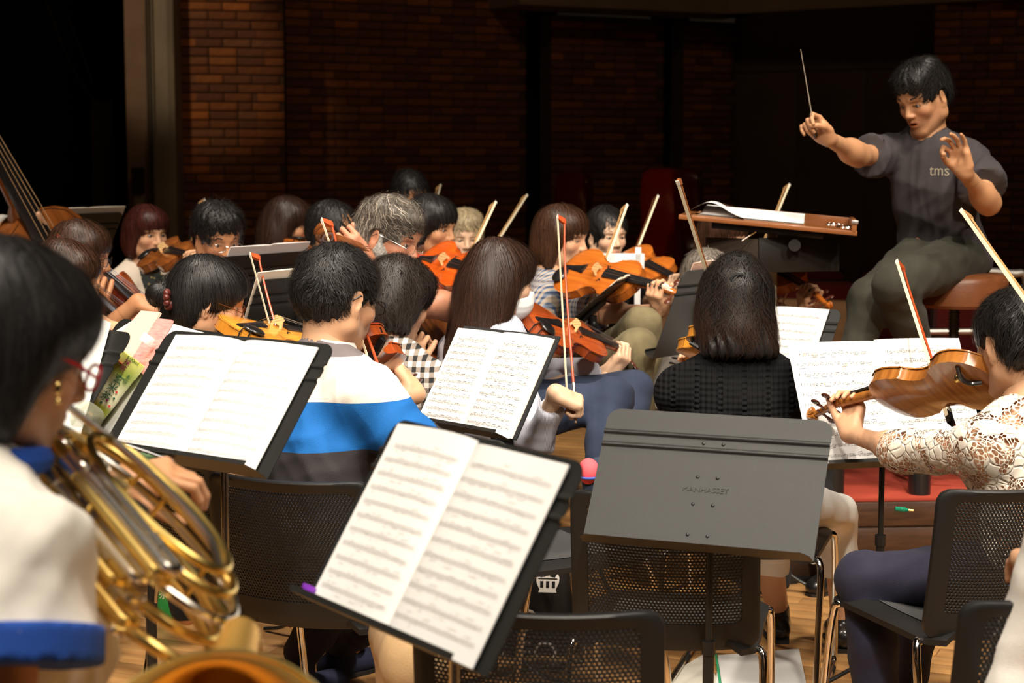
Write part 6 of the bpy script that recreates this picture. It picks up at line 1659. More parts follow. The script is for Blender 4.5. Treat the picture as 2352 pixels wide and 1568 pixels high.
# long-haired woman with the mask
T, Rm = VIO('glossy red-brown violin of the long-haired woman in the mask', (1216, 742, 5.45), (1472, 822), 1, (-0.16, -0.74, 0.66), 'red', group=VG)
F = BOW('upright bow with orange stick held by the masked woman', (1322, 962, 5.10), (1296, 500), 1, (-0.85, -0.5, 0.0), 'red')
person('woman with long straight dark brown hair, white mask and pale striped shirt', at(1150, 645, 5.45), (66, -12, 0), 55, ('long', 'dkbrown'), 'pale', True, lh=lh(T, Rm, 0.47), rh=dict(w=at(1276, 902, 5.08), f=(0.85, 0.1, -0.35), n=(0.2, -0.35, 0.9), pose='fist'), mask=True,
       shirt=thin_stripe_mat('thin_stripe_shirt', 55, (0.66, 0.66, 0.72), (0.34, 0.38, 0.52), 190, 0.3), sleeve=1.78, seed=39, hq=1.8, pants=DENIM, hs=1.04, knees=[at(1455, 895, 5.8), at(1405, 915, 5.45)], feet=[at(1425, 1150, 5.5), at(1395, 1160, 5.2)], lpole=A(0.2, 0.1, -1), rpole=A(0.2, -.25, -1), flare=1.5, fold=0.006, seat=0.62)
# black jumper woman
T, Rm = VIO('orange violin of the woman in the black jumper, scroll just showing', (1672, 770, 5.25), (1562, 838), 1, (0.2, 0.3, 0.9), 'amber', group=VG)
F = BOW('pale bow with wide hair rising over the half-up hairdo', (1700, 850, 5.35), (1559, 406), -1, (-0.35, -0.92, 0.0), 'brown')
JUM = knit_mat('black_knit', (0.006, 0.006, 0.0065), 6)
person('woman with half-tied wavy dark hair in a black cable jumper, seen from behind', at(1690, 706, 5.0), (2, -10, 0), 2, ('halfup', 'black'), 'light', True, lh=lh(T, Rm), rh=dict(w=at(1770, 850, 5.35), f=(-0.7, 0.3, 0.4), n=(0, -.3, 1), pose='bow'), shirt=JUM, sleeve=1.2, seed=40, hq=1.5, pants=WHITEC, pants_cut=0.23, shoe=SHOEB, tips='brown',
       wave=1.1, sw=0.168, hs=1.04, knees=[at(1745, 1165, 5.35), at(1922, 1180, 5.35)], feet=[ray_at_z(1785, 1400, 0.09), ray_at_z(1935, 1420, 0.09)], top_inf=0.022, flare=1.1, fold=0.005)
hb = thing('hair_band', 'black elastic hair band on the half-up hairdo', 'hair tie', at(1697, 640, 4.86)); MB().tube([(0.021 * math.cos(2 * PI * i / 16), 0.0, 0.012 * math.sin(2 * PI * i / 16)) for i in range(16)], 0.005, 8, closed=True).obj('band', BLACKC, hb)
# lace blouse woman
LACE = lace_mat('cream_lace', (0.80, 0.72, 0.60))
T, Rm = VIO('flamed brown viola seen from the back, held by the lace blouse woman', (2300, 862, 4.24), (1864, 938), 1, (-0.05, 0.86, 0.50), 'flame', 1.10, chin=True, rest=False, group=VG)
b = MB().tube(smooth_path([vp(T, Rm, 0.03, 0.02, -0.026, 1.1), vp(T, Rm, 0.05, 0.035, -0.034, 1.1), vp(T, Rm, 0.055, 0.06, -0.034, 1.1), vp(T, Rm, 0.05, 0.085, -0.020, 1.1)], 5) - T, 0.006, 8)
bo = thing('viola_pad', 'small black shoulder clip with gold charm on the flamed viola', 'shoulder rest', T); b.obj('clip_bar', EBONY, bo); MB().ball(vp(T, Rm, 0.07, 0.055, -0.03, 1.1) - T, (0.009, 0.004, 0.011)).obj('charm', GOLDM, bo)
F = BOW('pale bow pointing up in front of the conductor knee', (2200, 1000, 4.45), (2072, 609), 1, (-0.5, -0.85, 0.0), 'red')
P23, J23 = person('black-haired woman in a cream lace blouse and navy trousers, playing viola', at(2335, 792, 4.22), (-28, -12, 0), -34, ('short', 'black'), 'light', True, lh=lh(T, Rm, 0.47, 1.1), rh=dict(w=at(2430, 990, 4.5), f=(-.7, .4, .2), n=(0, -.3, 1), pose='bow'), shirt=LACE, sleeve=1.22, seed=41, hq=1.9, pants=NAVY, hs=1.08,
       knees=[at(1988, 1330, 4.35), at(2085, 1340, 4.6)], feet=[ray_at_z(2010, 1700, 0.09), ray_at_z(2080, 1600, 0.09)], flare=1.35, top_inf=0.016, lpole=A(-0.45, -0.25, -1), neck_cut=0.078, shoe=SHOEB, hem=-0.10, fold=0.004, sh=0.008, sw=0.165)
nk = thing('necklace', 'thin gold necklace on the nape of the lace blouse woman', 'necklace', J23['nb'])
MB().tube([J23['Rb'] @ A(0.062 * math.sin(a_), 0.012 - 0.062 * math.cos(a_), 0.030 - 0.0 * math.cos(a_)) for a_ in np.linspace(-2.2, 2.2, 24)], 0.0012, 6).obj('chain', GOLDM, nk)
# right edge: a bow and the sleeve of the next player
BOW('pale bow entering from the right edge above the lace blouse woman', (2480, 850, 3.7), (2224, 492), 1, (-0.5, -0.85, 0.0), 'tan')
person('player at the right edge, only a white sleeve in view', at(2560, 860, 3.0), (-30, -5, 0), -30, ('short', 'black'), 'light', shirt=WHITEC, sleeve=1.5, seed=42, hq=0.3, legs=False, lh=dict(w=at(2400, 1300, 3.1), f=(0, 1, 0), n=(0, 0, 1), pose='relax'))
# ---------------------------------------------------------------- stands and music
SG = 'black music stands'
_, RmA, oA = stand('left near stand with blurred white music, lit silver tube below', (-0.619, 3.599, 1.019), 217.6, 39, 'chrome', SG, text=False)
_, RmB, oB = stand('nearest stand with large blurred white music at the bottom middle', (-0.108, 2.505, 0.971), 235.3, 31.7, 'chrome', SG, text=False)
_, RmC, oC = stand('empty black stand with rivets facing the camera', (0.420, 3.698, 0.828), 202.7, 32.5, 'black', SG)
_, RmD, oD = stand('stand behind the masked woman music, mostly covered by its pages', (-0.075, 4.95, 0.882), 228.5, 31, 'black', SG, text=False, W=0.80)
cE = at(2040, 930, 4.82); _, RmE, oE = stand('stand under the wide marked pages in front of the lace blouse woman', cE - A(0, 0, 0.02), 166, 30, 'black', SG, text=False)
_, RmF, oF = stand('stand beyond the black jumper woman, pages leaning right', (0.872, 6.0, 0.875), 218.6, 34.5, 'black', SG, text=False)
_, RmL, oL = stand('stand carrying the tea bottle and notebooks', (-0.874, 4.02, 1.0), 230, 36, 'black', SG, text=False)
cM = at(95, 880, 4.05); _, RmM, oM = stand('stand at the left behind the near horn player head', cM, 226, 36, 'black', SG, text=False)
def onp(px, py, Rm, o, z=0.0):
    """pixel to desk coordinates"""
    c = A(0, 0, CAMZ); r = at(px, py, 1.0) - c; n = Rm[:, 2]; q = o + n * z; t = ((q - c) @ n) / (r @ n); return Rm.T @ (c + r * t - o)
def paper_on(lb, Rm, o, w, h, **k):
    dx = k.pop('dx', 0); dy = k.pop('dy', 0.002); dz = k.pop('dz', 0.004); rz_ = k.pop('rot', 0)
    R2 = Rm @ rz(rz_); return sheet(lb, o + Rm @ A(dx, dy, dz), R2, w, h, **k)
MG = 'open music on the stands'
paper_on('blurred white music on the left near stand', RmA, oA, 0.43, 0.30, seed=1, dx=0.005, bulge=0.016, staves=11, ink=mat('ink_soft', (0.43, 0.42, 0.40), 0.8), dz=0.007, curl=0.02)
paper_on('largest blurred white music on the nearest stand', RmB, oB, 0.455, 0.305, seed=2, bulge=0.014, staves=11, ink=MATS['ink_soft'], dz=0.007, curl=0.015)
paper_on('music with sharp notes before the long-haired masked woman', RmD, oD, 0.41, 0.31, seed=3, bulge=0.008, staves=12, dz=0.010, dx=0.0, dy=0.002)
paper_on('wide music with coloured marks before the lace blouse woman', RmE, oE, 0.525, 0.37, seed=4, bulge=0.006, staves=11, dz=0.008, density=1.1)
paper_on('music on the stand beyond the black jumper woman', RmF, oF, 0.42, 0.31, seed=5, bulge=0.008, staves=9, dz=0.007, dx=0.0)
fo = thing('folder', 'black folder behind the music of the masked woman', 'folder', oD + RmD @ A(0.008, 0.0, 0.004), RmD); MB().box((0.012, 0.163, 0.002), (0.208, 0.160, 0.003), None, 0.001).obj('cover', BLACKC, fo, smooth=False)
for z_ in (0.004, 0.0065): MB().box((0.004, 0.158, z_), (0.203, 0.154, 0.0006)).obj('sheet', PAPERC, fo, smooth=False)
# marks on the wide music
shE = [o for o in bpy.data.objects if o.get('label', '') == 'wide music with coloured marks before the lace blouse woman'][0]
OR_, GN_ = mat('crayon_orange', (0.80, 0.36, 0.12), 0.8), mat('crayon_green', (0.55, 0.75, 0.05), 0.8)
for (px, py, r_c, m_) in ((1870, 816, 0.0062, OR_), (1938, 845, 0.0055, OR_), (1846, 815, 0.003, OR_), (1943, 838, 0.0018, GN_), (2153, 795, 0.002, GN_), (2109, 854, 0.002, GN_), (1893, 882, 0.0018, GN_)):
    q = onp(px, py, RmE, oE, 0.018) - A(0, 0.002, 0.008); q[2] = 0.014
    MB().tube([(q[0] + r_c * math.cos(t__), q[1] + r_c * math.sin(t__), q[2]) for t__ in np.linspace(0, 2 * PI, 18)[:-1]], 0.0005, 4, closed=True).obj('crayon_mark', m_, shE)
# stands seen from the back
def bstand(lb, px, py, d, yaw, tilt=25, w=0.42, papers=PAPERC, up=0.05, dx=-0.01, seed=9, lb2='music'):
    c = at(px, py, d); _, Rm, o = stand(lb, c, yaw, tilt, 'black', SG, text=False)
    sheet(lb2, o + Rm @ A(dx, up, 0.004), Rm, w, 0.305, seed=seed, mt=papers, bulge=0.006, thick=0.004, marks=False); return Rm, o
bstand('bass stand at the far left seen from behind, cream pages over its top', 172, 560, 8.0, -62, 28, 0.50, up=0.040, seed=11, lb2='cream pages sticking out above the bass stand')
bstand('stand seen from behind in front of the curly-haired man', 585, 676, 6.0, -58, 26, 0.42, mat('paper_mauve', (0.60, 0.52, 0.50), 0.8), up=0.045, dx=0.0, seed=12, lb2='pinkish pages above the stand before the curly-haired man')
bstand('stand seen from behind left of the striped man head, knob on its bracket', 700, 738, 5.4, -52, 24, 0.46, up=0.035, dx=0.03, seed=13, lb2='cream pages around the stand left of the striped man head')
bstand('tall dark stand seen from behind left of the black jumper woman', 1628, 712, 5.9, -52, 22, 0.30, mat('paper_pink', (0.66, 0.45, 0.36), 0.8), up=0.035, dx=0.05, seed=14, lb2='pink pages on top of the dark stand left of the black jumper')
bstand('small tilted stand between the masked woman bow and the plaid shirt', 1352, 715, 6.2, -76, 48, 0.30, up=0.03, seed=15, lb2='page curling over the small tilted stand')
c_ = at(1425, 602, 6.9); R3 = frame(188, 8); R3 = np.stack([-R3[:, 0], R3[:, 2], R3[:, 1]], 1)
sw_ = thing('score_folder', 'white folder standing upright behind the large orange viola', 'folder', c_ - R3[:, 1] * 0.10, R3); MB().box((0, 0.08, 0), (0.095, 0.055, 0.004), None, 0.002).box((0.07, 0.02, 0), (0.012, 0.14, 0.004), None, 0.002).obj('board', PAPER, sw_, smooth=False)
# ---------------------------------------------------------------- things on the bottle stand
def slab(name, lb, cat, pix, Rm, o, z0, th, m, group=None, bev=True):
    pts = [onp(x, y, Rm, o, z0) for x, y in pix]; c = np.mean(pts, 0); c[2] = z0
    t = thing(name, lb, cat, o + Rm @ c, Rm, group)
    MB().prism([(p[0] - c[0], p[1] - c[1]) for p in pts][::-1], 0, th).obj('cover', m, t, smooth=False); return t, c
slab('loose_sheets', 'plain white sheets on the left of the bottle stand', 'sheet music', [(255, 742), (185, 1000), (90, 960), (165, 700)], RmM, oM, 0.006, 0.004, PAPER)
t_, _ = slab('plastic_sleeve', 'clear glossy sleeve with black spiral beside the beige notebook', 'folder', [(330, 722), (262, 765), (130, 1000), (215, 1010)], RmL, oL, 0.006, 0.003, mat('sleeve_plastic', (0.72, 0.70, 0.64), 0.15))
for i in range(22):
    p = onp(322 - i * 8.6, 738 + i * 11.3, RmL, oL, 0.008); q = p - RmL.T @ (A(*t_.location) - oL)
    MB().tube([q + A(-0.004, 0, 0), q + A(-0.002, 0, 0.006), q + A(0.004, 0, 0.002)], 0.0012, 5).obj('coil', EBONY, t_)
nb_, cc = slab('notebook', 'beige notebook with small pencilled title leaning behind the tea bottle', 'notebook', [(372, 720), (328, 716), (150, 915), (190, 985), (235, 940)], RmL, oL, 0.012, 0.006, mat('notebook_beige', (0.72, 0.56, 0.44), 0.7))
slab('file', 'pink and red striped file sticking out behind the tea bottle', 'file', [(400, 738), (368, 735), (300, 790), (290, 830), (330, 860)], RmL, oL, 0.009, 0.008, mat('file_pink', (0.72, 0.22, 0.20), 0.5, vscale=30, color2=(0.85, 0.42, 0.38), stretch=(1, 12, 1)))
slab('music_page', 'music page under the tea bottle on the bottle stand', 'sheet music', [(470, 765), (400, 745), (205, 990), (250, 1010)], RmL, oL, 0.004, 0.003, PAPER)
# tea bottle
bt0, bt1 = onp(208, 948, RmL, oL, 0.052), onp(322, 800, RmL, oL, 0.052)
p0 = oL + RmL @ bt0; p1 = oL + RmL @ bt1; Lb = 0.222; az = nrm(p1 - p0); tc0 = A(0, 0, CAMZ) - p0; ny = nrm(tc0 - az * (az @ tc0)); Rb_ = np.stack([np.cross(ny, az), -ny, az], 1); Rb_[:, 0] = np.cross(Rb_[:, 1], Rb_[:, 2])
bt = thing('tea_bottle', 'green tea bottle with yellow-green label and white cap lying on the stand', 'bottle', p0, Rb_)
def sqlathe(prof, n=40, sq=0.35):
    V = []; 
    for r_, z_, s_ in prof:
        for k in range(n):
            a_ = 2 * PI * k / n; c_, s2 = math.cos(a_), math.sin(a_); e_ = 1 - s_ * 0.5
            V.append((r_ * np.sign(c_) * abs(c_) ** e_, r_ * np.sign(s2) * abs(s2) ** e_, z_))
    F = [(i * n + k, i * n + (k + 1) % n, (i + 1) * n + (k + 1) % n, (i + 1) * n + k) for i in range(len(prof) - 1) for k in range(n)] + [tuple(range(n - 1, -1, -1)), tuple((len(prof) - 1) * n + k for k in range(n))]
    return V, F
LABM = mat('tea_label', (0.60, 0.64, 0.13), 0.4, coat=0.3); N, L, P = nodes_of(LABM); o_, _ = axes(N, L, 0)
r_ = N.new('ShaderNodeValToRGB'); r_.color_ramp.elements[0].color = (0.42, 0.46, 0.04, 1); r_.color_ramp.elements[0].position = 0.16; r_.color_ramp.elements[1].color = (0.60, 0.58, 0.06, 1); r_.color_ramp.elements[1].position = 0.86
for ps, cl in ((0.22, (0.86, 0.82, 0.55)), (0.45, (0.80, 0.80, 0.50)), (0.62, (0.45, 0.58, 0.10)), (0.80, (0.66, 0.68, 0.18))):
    e_ = r_.color_ramp.elements.new(ps); e_.color = (*cl, 1)
L.new(mathn(N, L, 'MULTIPLY', o_[2], 5.4), r_.inputs[0]); L.new(r_.outputs[0], P.inputs['Base Color'])
PETM = mat('pet_clear', (0.80, 0.82, 0.62), 0.05, trans=0.8, ior=1.2, alpha=0.55)
V, F = sqlathe([(0.029, 0.0, .5), (0.034, 0.006, .8), (0.0345, 0.02, .8)]); add('bottle_foot', me_data('bottle_foot', V, F, LABM, True, 40), bt)
V, F = sqlathe([(0.0345, 0.02, .8), (0.035, 0.06, .8), (0.0335, 0.064, .8), (0.0335, 0.118, .8), (0.035, 0.122, .8), (0.035, 0.150, .8), (0.0335, 0.158, .7)]); add('label', me_data('label', V, F, LABM, True, 40), bt)
V, F = sqlathe([(0.0335, 0.158, .7), (0.030, 0.170, .5), (0.020, 0.188, .2), (0.0135, 0.196, 0), (0.0135, 0.203, 0)]); add('shoulder', me_data('shoulder', V, F, PETM, True, 40), bt)
V, F = sqlathe([(0.0145, 0.202, 0), (0.0150, 0.204, 0), (0.0150, 0.220, 0), (0.0135, 0.222, 0)]); add('cap', me_data('cap', V, F, mat('cap_white', (0.85, 0.85, 0.82), 0.35), True, 40), bt)
GRN = mat('label_green', (0.010, 0.10, 0.045), 0.5); PUR = mat('label_purple', (0.28, 0.02, 0.08), 0.5); REDL = mat('label_red', (0.75, 0.05, 0.05), 0.5)
def btext(body, size, x, z, m, lead=0.0):
    for i, ch in enumerate(body):
        me = text_mesh('letter', ch, size, m, 0.0002)
        add('letter', me, bt, (x, -0.0362, z - i * lead)).rotation_euler = (PI / 2, 0, 0)
btext('玄米茶', 0.024, 0.004, 0.100, GRN, 0.024); btext('抹茶', 0.0165, -0.004, 0.143, PUR, 0.016); btext('お茶', 0.0125, 0.019, 0.118, GRN, 0.013); btext('香ばし', 0.0075, -0.020, 0.100, PUR, 0.009)
for tx, sz_, x, z_, m_ in (('600ml', 0.0125, 0.004, 0.155, GRN), ('100%', 0.0068, -0.0205, 0.131, PAPER)):
    me = text_mesh('lettering', tx, sz_, m_, 0.0002); add('lettering', me, bt, (x, -0.0372, z_)).rotation_euler = (PI / 2, 0, 0)
MB().prism([(0.0105 * math.cos(2 * PI * k / 24), 0.0105 * math.sin(2 * PI * k / 24)) for k in range(24)], 0.0, 0.0012).obj('red_roundel', REDL, bt).location = (-0.0205, -0.0352, 0.134)
bt.children[-1].rotation_euler = (PI / 2, 0, 0)
for i, (x, z_, m_) in enumerate(((0.018, 0.075, REDL), (0.022, 0.060, GRN), (0.012, 0.048, PUR), (0.024, 0.040, REDL), (0.004, 0.036, GRN), (-0.014, 0.030, REDL))):
    MB().box((x, -0.0362, z_), (0.0024, 0.0005, 0.0024), ry(45)).obj('confetti', m_, bt)
# tuner on the left near stand
tu = thing('tuner', 'small silver-green electronic tuner on the ledge of the left near stand', 'tuner', oA + RmA @ (onp(338, 1068, RmA, oA, 0.034) * A(1, 1, 1) + A(0, 0, 0.0)), frame_ax(RmA[:, 0], RmA[:, 2]))
MB().box((0, 0, 0), (0.052, 0.036, 0.008), None, 0.004).obj('case', mat('tuner_case', (0.45, 0.43, 0.33), 0.35, 0.4), tu, smooth=False)
MB().box((0.002, 0.004, 0.0085), (0.026, 0.020, 0.001), None, 0.0).obj('screen', mat('tuner_lcd', (0.12, 0.20, 0.10), 0.15), tu, smooth=False)
for i in range(5): MB().lathe([(0, 0), (0.0042, 0), (0.0042, 0.003), (0, 0.003)], (-0.040, 0.026 - i * 0.013, 0.008), None, 12).obj('button', mat('button_grey', (0.6, 0.6, 0.55), 0.3), tu)
pc_ = thing('pencil', 'black pencil end sticking out right of the tuner', 'pencil', oA + RmA @ onp(398, 1058, RmA, oA, 0.030)); MB().tube([(0, 0, 0), (-0.10, 0.02, 0.03)], 0.0035, 6).obj('shaft', EBONY, pc_)
cl = thing('clip', 'purple clip on the lower left corner of the nearest music', 'clip', oB + RmB @ A(-0.232, 0.012, 0.016), RmB); MB().box((0, 0, 0), (0.014, 0.008, 0.005), None, 0.003).box((-0.012, 0.004, 0.0), (0.008, 0.004, 0.004), None, 0.002).obj('jaws', mat('clip_purple', (0.17, 0.03, 0.36), 0.3), cl)
# ---------------------------------------------------------------- chairs
CG = 'perforated stacking chairs'
def put_chair(lb, px, py, d, yaw):
    p = at(px, py, d); return chair(lb, p[0], p[1], yaw, CG)
put_chair('chair under the striped man', 692, 1200, 4.12, 20)
put_chair('empty perforated chair behind the riveted stand', 1532, 1250, 3.93, 11)
put_chair('chair back nearest the camera at the bottom middle', 1245, 1450, 2.95, 9)
put_chair('chair under the lace blouse woman', 2300, 1300, 4.03, -18)
put_chair('chair back in the lower right corner', 2385, 1450, 3.05, -22)
put_chair('chair under the white-trousered woman in the black jumper', 1705, 1100, 4.82, 16)
put_chair('chair under the woman with the hair bun', 452, 1150, 4.45, 50)
put_chair('chair under the masked woman', 1120, 1000, 4.75, 60)
# ---------------------------------------------------------------- bag, papers and small things
bg = ray_at_z(1225, 1500, 0.0); bp_ = at(1222, 1400, 5.4)
bag = thing('tote_bag', 'black leather tote bag with white crown and letters on the floor', 'bag', A(bp_[0] + 0.0, bp_[1], 0.005), frame(8))
V = []; hb_, wb_ = float(at(1240, 1268, 5.4)[2]), 0.15
nx, nz = 13, 12
for s_ in (-1, 1):
    for j in range(nz):
        v_ = j / (nz - 1)
        for i in range(nx):
            u_ = -1 + 2 * i / (nx - 1); w_ = wb_ * (1.0 - 0.22 * v_); V.append((u_ * w_ + 0.008 * math.sin(v_ * 7) * (u_ > .5), s_ * (0.055 * (1 - v_ ** 1.5) * math.sqrt(max(0, 1 - u_ ** 4)) + 0.004) + 0.004 * math.sin(9 * u_ + 5 * v_), v_ * hb_))
n_ = nx * nz; F = []
for j in range(nz - 1):
    for i in range(nx - 1):
        q = (j * nx + i, j * nx + i + 1, (j + 1) * nx + i + 1, (j + 1) * nx + i); F += [q, tuple(n_ + k for k in q[::-1])]
per = list(range(nx)) + [j * nx + nx - 1 for j in range(1, nz)] + [(nz - 1) * nx + i for i in range(nx - 2, -1, -1)] + [j * nx for j in range(nz - 2, 0, -1)]
F += [(per[(k + 1) % len(per)], per[k], n_ + per[k], n_ + per[(k + 1) % len(per)]) for k in range(len(per))]
add('bag_body', me_data('bag_body', V, F, mat('bag_leather', (0.014, 0.013, 0.012), 0.35, bump=0.4, bscale=150), True, 60), bag)
PRW = mat('print_white', (0.75, 0.72, 0.68), 0.7)
me = text_mesh('lettering', 'EO', 0.10, PRW, 0.001); add('lettering', me, bag, (-0.035, -0.0685, 0.105)).rotation_euler = (R_(84), 0, 0)
me = text_mesh('lettering', 'LEO', 0.10, PRW, 0.001); add('lettering', me, bag, (0.0, -0.068, 0.005)).rotation_euler = (R_(86), 0, 0)
cr = MB()
cp = [(-0.045, 0.0), (0.045, 0.0), (0.040, 0.012), (0.055, 0.040), (0.058, 0.062), (0.048, 0.084), (0.036, 0.062), (0.012, 0.066), (0.0, 0.092), (-0.012, 0.066), (-0.036, 0.062), (-0.048, 0.084), (-0.058, 0.062), (-0.055, 0.040), (-0.040, 0.012)]
cr.prism([(x * 0.62, y * 0.72) for x, y in cp], 0, 0.0015); co = cr.obj('crown_emblem', PRW, bag, smooth=False); co.location = (0.055, -0.058, 0.195); co.rotation_euler = (R_(78), 0, 0)
h_ = MB()
for x in (-0.018, 0.0, 0.018): h_.prism([(x - 0.005, 0.014), (x + 0.005, 0.014), (x + 0.005, 0.034), (x - 0.005, 0.034)], 0.0016, 0.0024)
h_.prism([(-0.030, 0.040), (0.030, 0.040), (0.029, 0.0435), (-0.029, 0.0435)], 0.0016, 0.0024)
ho = h_.obj('crown_windows', MATS['bag_leather'], bag, smooth=False); ho.location = co.location; ho.rotation_euler = co.rotation_euler
def floor_sheet(lb, pix, m=PAPER, z=0.004, th=0.0015, cat='paper'):
    pts = [ray_at_z(x, y, z) for x, y in pix]; c = np.mean(pts, 0); t = thing('paper_sheet', lb, cat, c); pg = [(p[0] - c[0], p[1] - c[1]) for p in pts]
    ar = sum(pg[i][0] * pg[(i + 1) % len(pg)][1] - pg[(i + 1) % len(pg)][0] * pg[i][1] for i in range(len(pg)))
    if ar < 0: pg = pg[::-1]
    MB().prism(pg, 0, th).obj('sheet', m, t, smooth=False); return t
floor_sheet('large white sheet on the floor under the empty chair', [(1835, 1490), (1858, 1600), (1640, 1620), (1650, 1505)], z=0.008)
floor_sheet('printed sheet in a clear folder on the floor', [(1620, 1500), (1660, 1590), (1480, 1600), (1545, 1545)], mat('paper_dim', (0.62, 0.58, 0.50), 0.5), z=0.006)
gs = thing('green_strap', 'thin green strap lying over the floor papers', 'strap', ray_at_z(1650, 1540, 0.013)); q = ray_at_z(1662, 1600, 0.013) - ray_at_z(1650, 1520, 0.013); MB().tube([-q / 2, q / 2], 0.004, 6).obj('strap', mat('strap_green', (0.03, 0.35, 0.15), 0.5), gs)
gpn = thing('pen_light', 'small green glass pen sticking out left of the lace blouse chair', 'pen', at(2068, 1170, 3.95)); MB().tube([(-0.012, 0, 0.002), (0.008, 0, 0), (0.018, 0, -0.001)], [0.005, 0.0065, 0.003], 10).obj('barrel', mat('green_glass', (0.02, 0.30, 0.16), 0.1, trans=0.5), gpn); MB().tube([(0.018, 0, -0.001), (0.03, 0, -0.002)], 0.0025, 6).obj('tip', GOLDM, gpn)
# pink case between the stands
pk = thing('pink_case', 'bright pink soft case beside the nearest stand corner', 'case', at(1352, 1082, 4.15)); MB().ball((0, 0, 0), (0.026, 0.03, 0.032)).obj('shell', cloth('pink_cloth', (0.90, 0.10, 0.12)), pk); MB().tube([(0.027 * math.cos(t__), 0.03 * math.sin(t__), -0.012) for t__ in np.linspace(0, 2 * PI, 20)[:-1]], 0.003, 6, closed=True).obj('trim_band', cloth('blue_trim', (0.05, 0.12, 0.5)), pk)
jb = thing('denim_jacket', 'folded dark denim on the chair beside the pink case', 'jacket', at(1385, 1100, 4.2)); MB().box((0, 0, 0), (0.05, 0.06, 0.04), None, 0.02).box((0.01, 0, 0.035), (0.035, 0.05, 0.012), None, 0.01).obj('folded_cloth', DENIM, jb)
# small black bag under the bun woman's chair, and the second green bottle on the floor
bb = thing('backpack', 'small black bag with cords under the chair of the striped man', 'bag', A(*at(552, 1440, 4.5)[:2], 0.0)); MB().box((0, 0, 0.13), (0.055, 0.08, 0.12), None, 0.04).obj('body', BLACKC, bb); MB().tube(smooth_path([(0.04, -0.08, 0.16), (0.075, -0.09, 0.10), (0.065, -0.09, 0.04), (0.08, -0.09, 0.02)], 5), 0.004, 6).obj('cord', BLACKC, bb)
g2 = ray_at_z(382, 1420, 0.0); b2 = thing('green_bottle', 'green tea bottle standing on the floor beyond the horn', 'bottle', g2)
V, F = sqlathe([(0.030, 0.0, .5), (0.033, 0.01, .8), (0.033, 0.15, .8), (0.022, 0.185, .2), (0.013, 0.20, 0)]); add('bottle_body', me_data('bottle_body', V, F, mat('green_pet', (0.02, 0.32, 0.06), 0.15, coat=0.5), True, 40), b2)
V, F = sqlathe([(0.0145, 0.20, 0), (0.0145, 0.215, 0)]); add('cap', me_data('cap', V, F, MATS['cap_white'], True, 40), b2)
for i, ch in enumerate('生茶'): add('letter', text_mesh('letter', ch, 0.035, mat('letter_pale', (0.7, 0.8, 0.5), 0.5), 0.0003), b2, (0, -0.0345, 0.125 - 0.036 * i)).rotation_euler = (PI / 2, 0, 0)
tp_ = thing('person', 'seated player hidden by the nearest music, one tan trouser leg in view', 'person', A(*ray_at_z(930, 1600, 0.0)[:2], 0.0))
lgx = at(930, 1560, 3.9); P = [cap(A(lgx[0], lgx[1], 0.10), A(lgx[0] - 0.01, lgx[1], 0.46), 0.048, 0.065, k=0.03), cap(A(lgx[0] - 0.01, lgx[1], 0.46), A(lgx[0] + 0.05, lgx[1] - 0.30, 0.50), 0.066, 0.08, k=0.04)]
V, Q = sdf(P, 0.01); V = folds(V, Q, 77, 0.005, 14); add('trouser_leg', me_data('trouser_leg', V - A(*tp_.location), Q, TAN), tp_)
P = [cap(A(lgx[0], lgx[1] - 0.02, 0.04), A(lgx[0] + 0.10, lgx[1] + 0.08, 0.035), 0.036, 0.034, k=0.02), cap(A(lgx[0], lgx[1], 0.05), A(lgx[0], lgx[1], 0.12), 0.038, 0.04, k=0.02)]
V, Q = sdf(P, 0.008); add('shoe', me_data('shoe', V - A(*tp_.location), Q, SHOEB), tp_)
# ---------------------------------------------------------------- the near horn player
BRASS = mat('brass', (0.98, 0.70, 0.22), 0.28, 1.0); NICK = mat('nickel', (0.86, 0.80, 0.70), 0.22, 1.0); BRI = mat('brass_inside', (1.0, 0.62, 0.17), 0.5, 1.0)
WT = cloth('white_tee', (0.82, 0.77, 0.69), bscale=700); BLU = cloth('royal_blue', (0.012, 0.075, 0.40))
wl = at(338, 1128, 1.86)
P1, J1 = person('near horn player with short black hair, red glasses and white blue-trimmed tee', at(6, 806, 2.12), (54, -20, 0), 58, ('bobshort', 'black'), 'mid', True, lh=dict(w=at(268, 1112, 2.46), f=(0.92, 0.10, 0.20), n=(-0.1, -0.35, 0.93), pose='lever', s=0.95),
    rh=dict(w=at(250, 1900, 1.72), f=(0.6, 0.3, -0.5), n=(0, -.6, .7), pose='relax'), shirt=WT, sleeve=0.28, flare=1.5, top_inf=0.036, glasses='red', pants=DENIM, seed=51, hq=2.2, fh=0.004, hs=1.06, fold=0.006, sw=0.185, lean=0.10, seat=0.46, lpole=A(0, -0.2, -1), rpole=A(0.0, -0.3, -1), hem=-0.1, side=0.05)
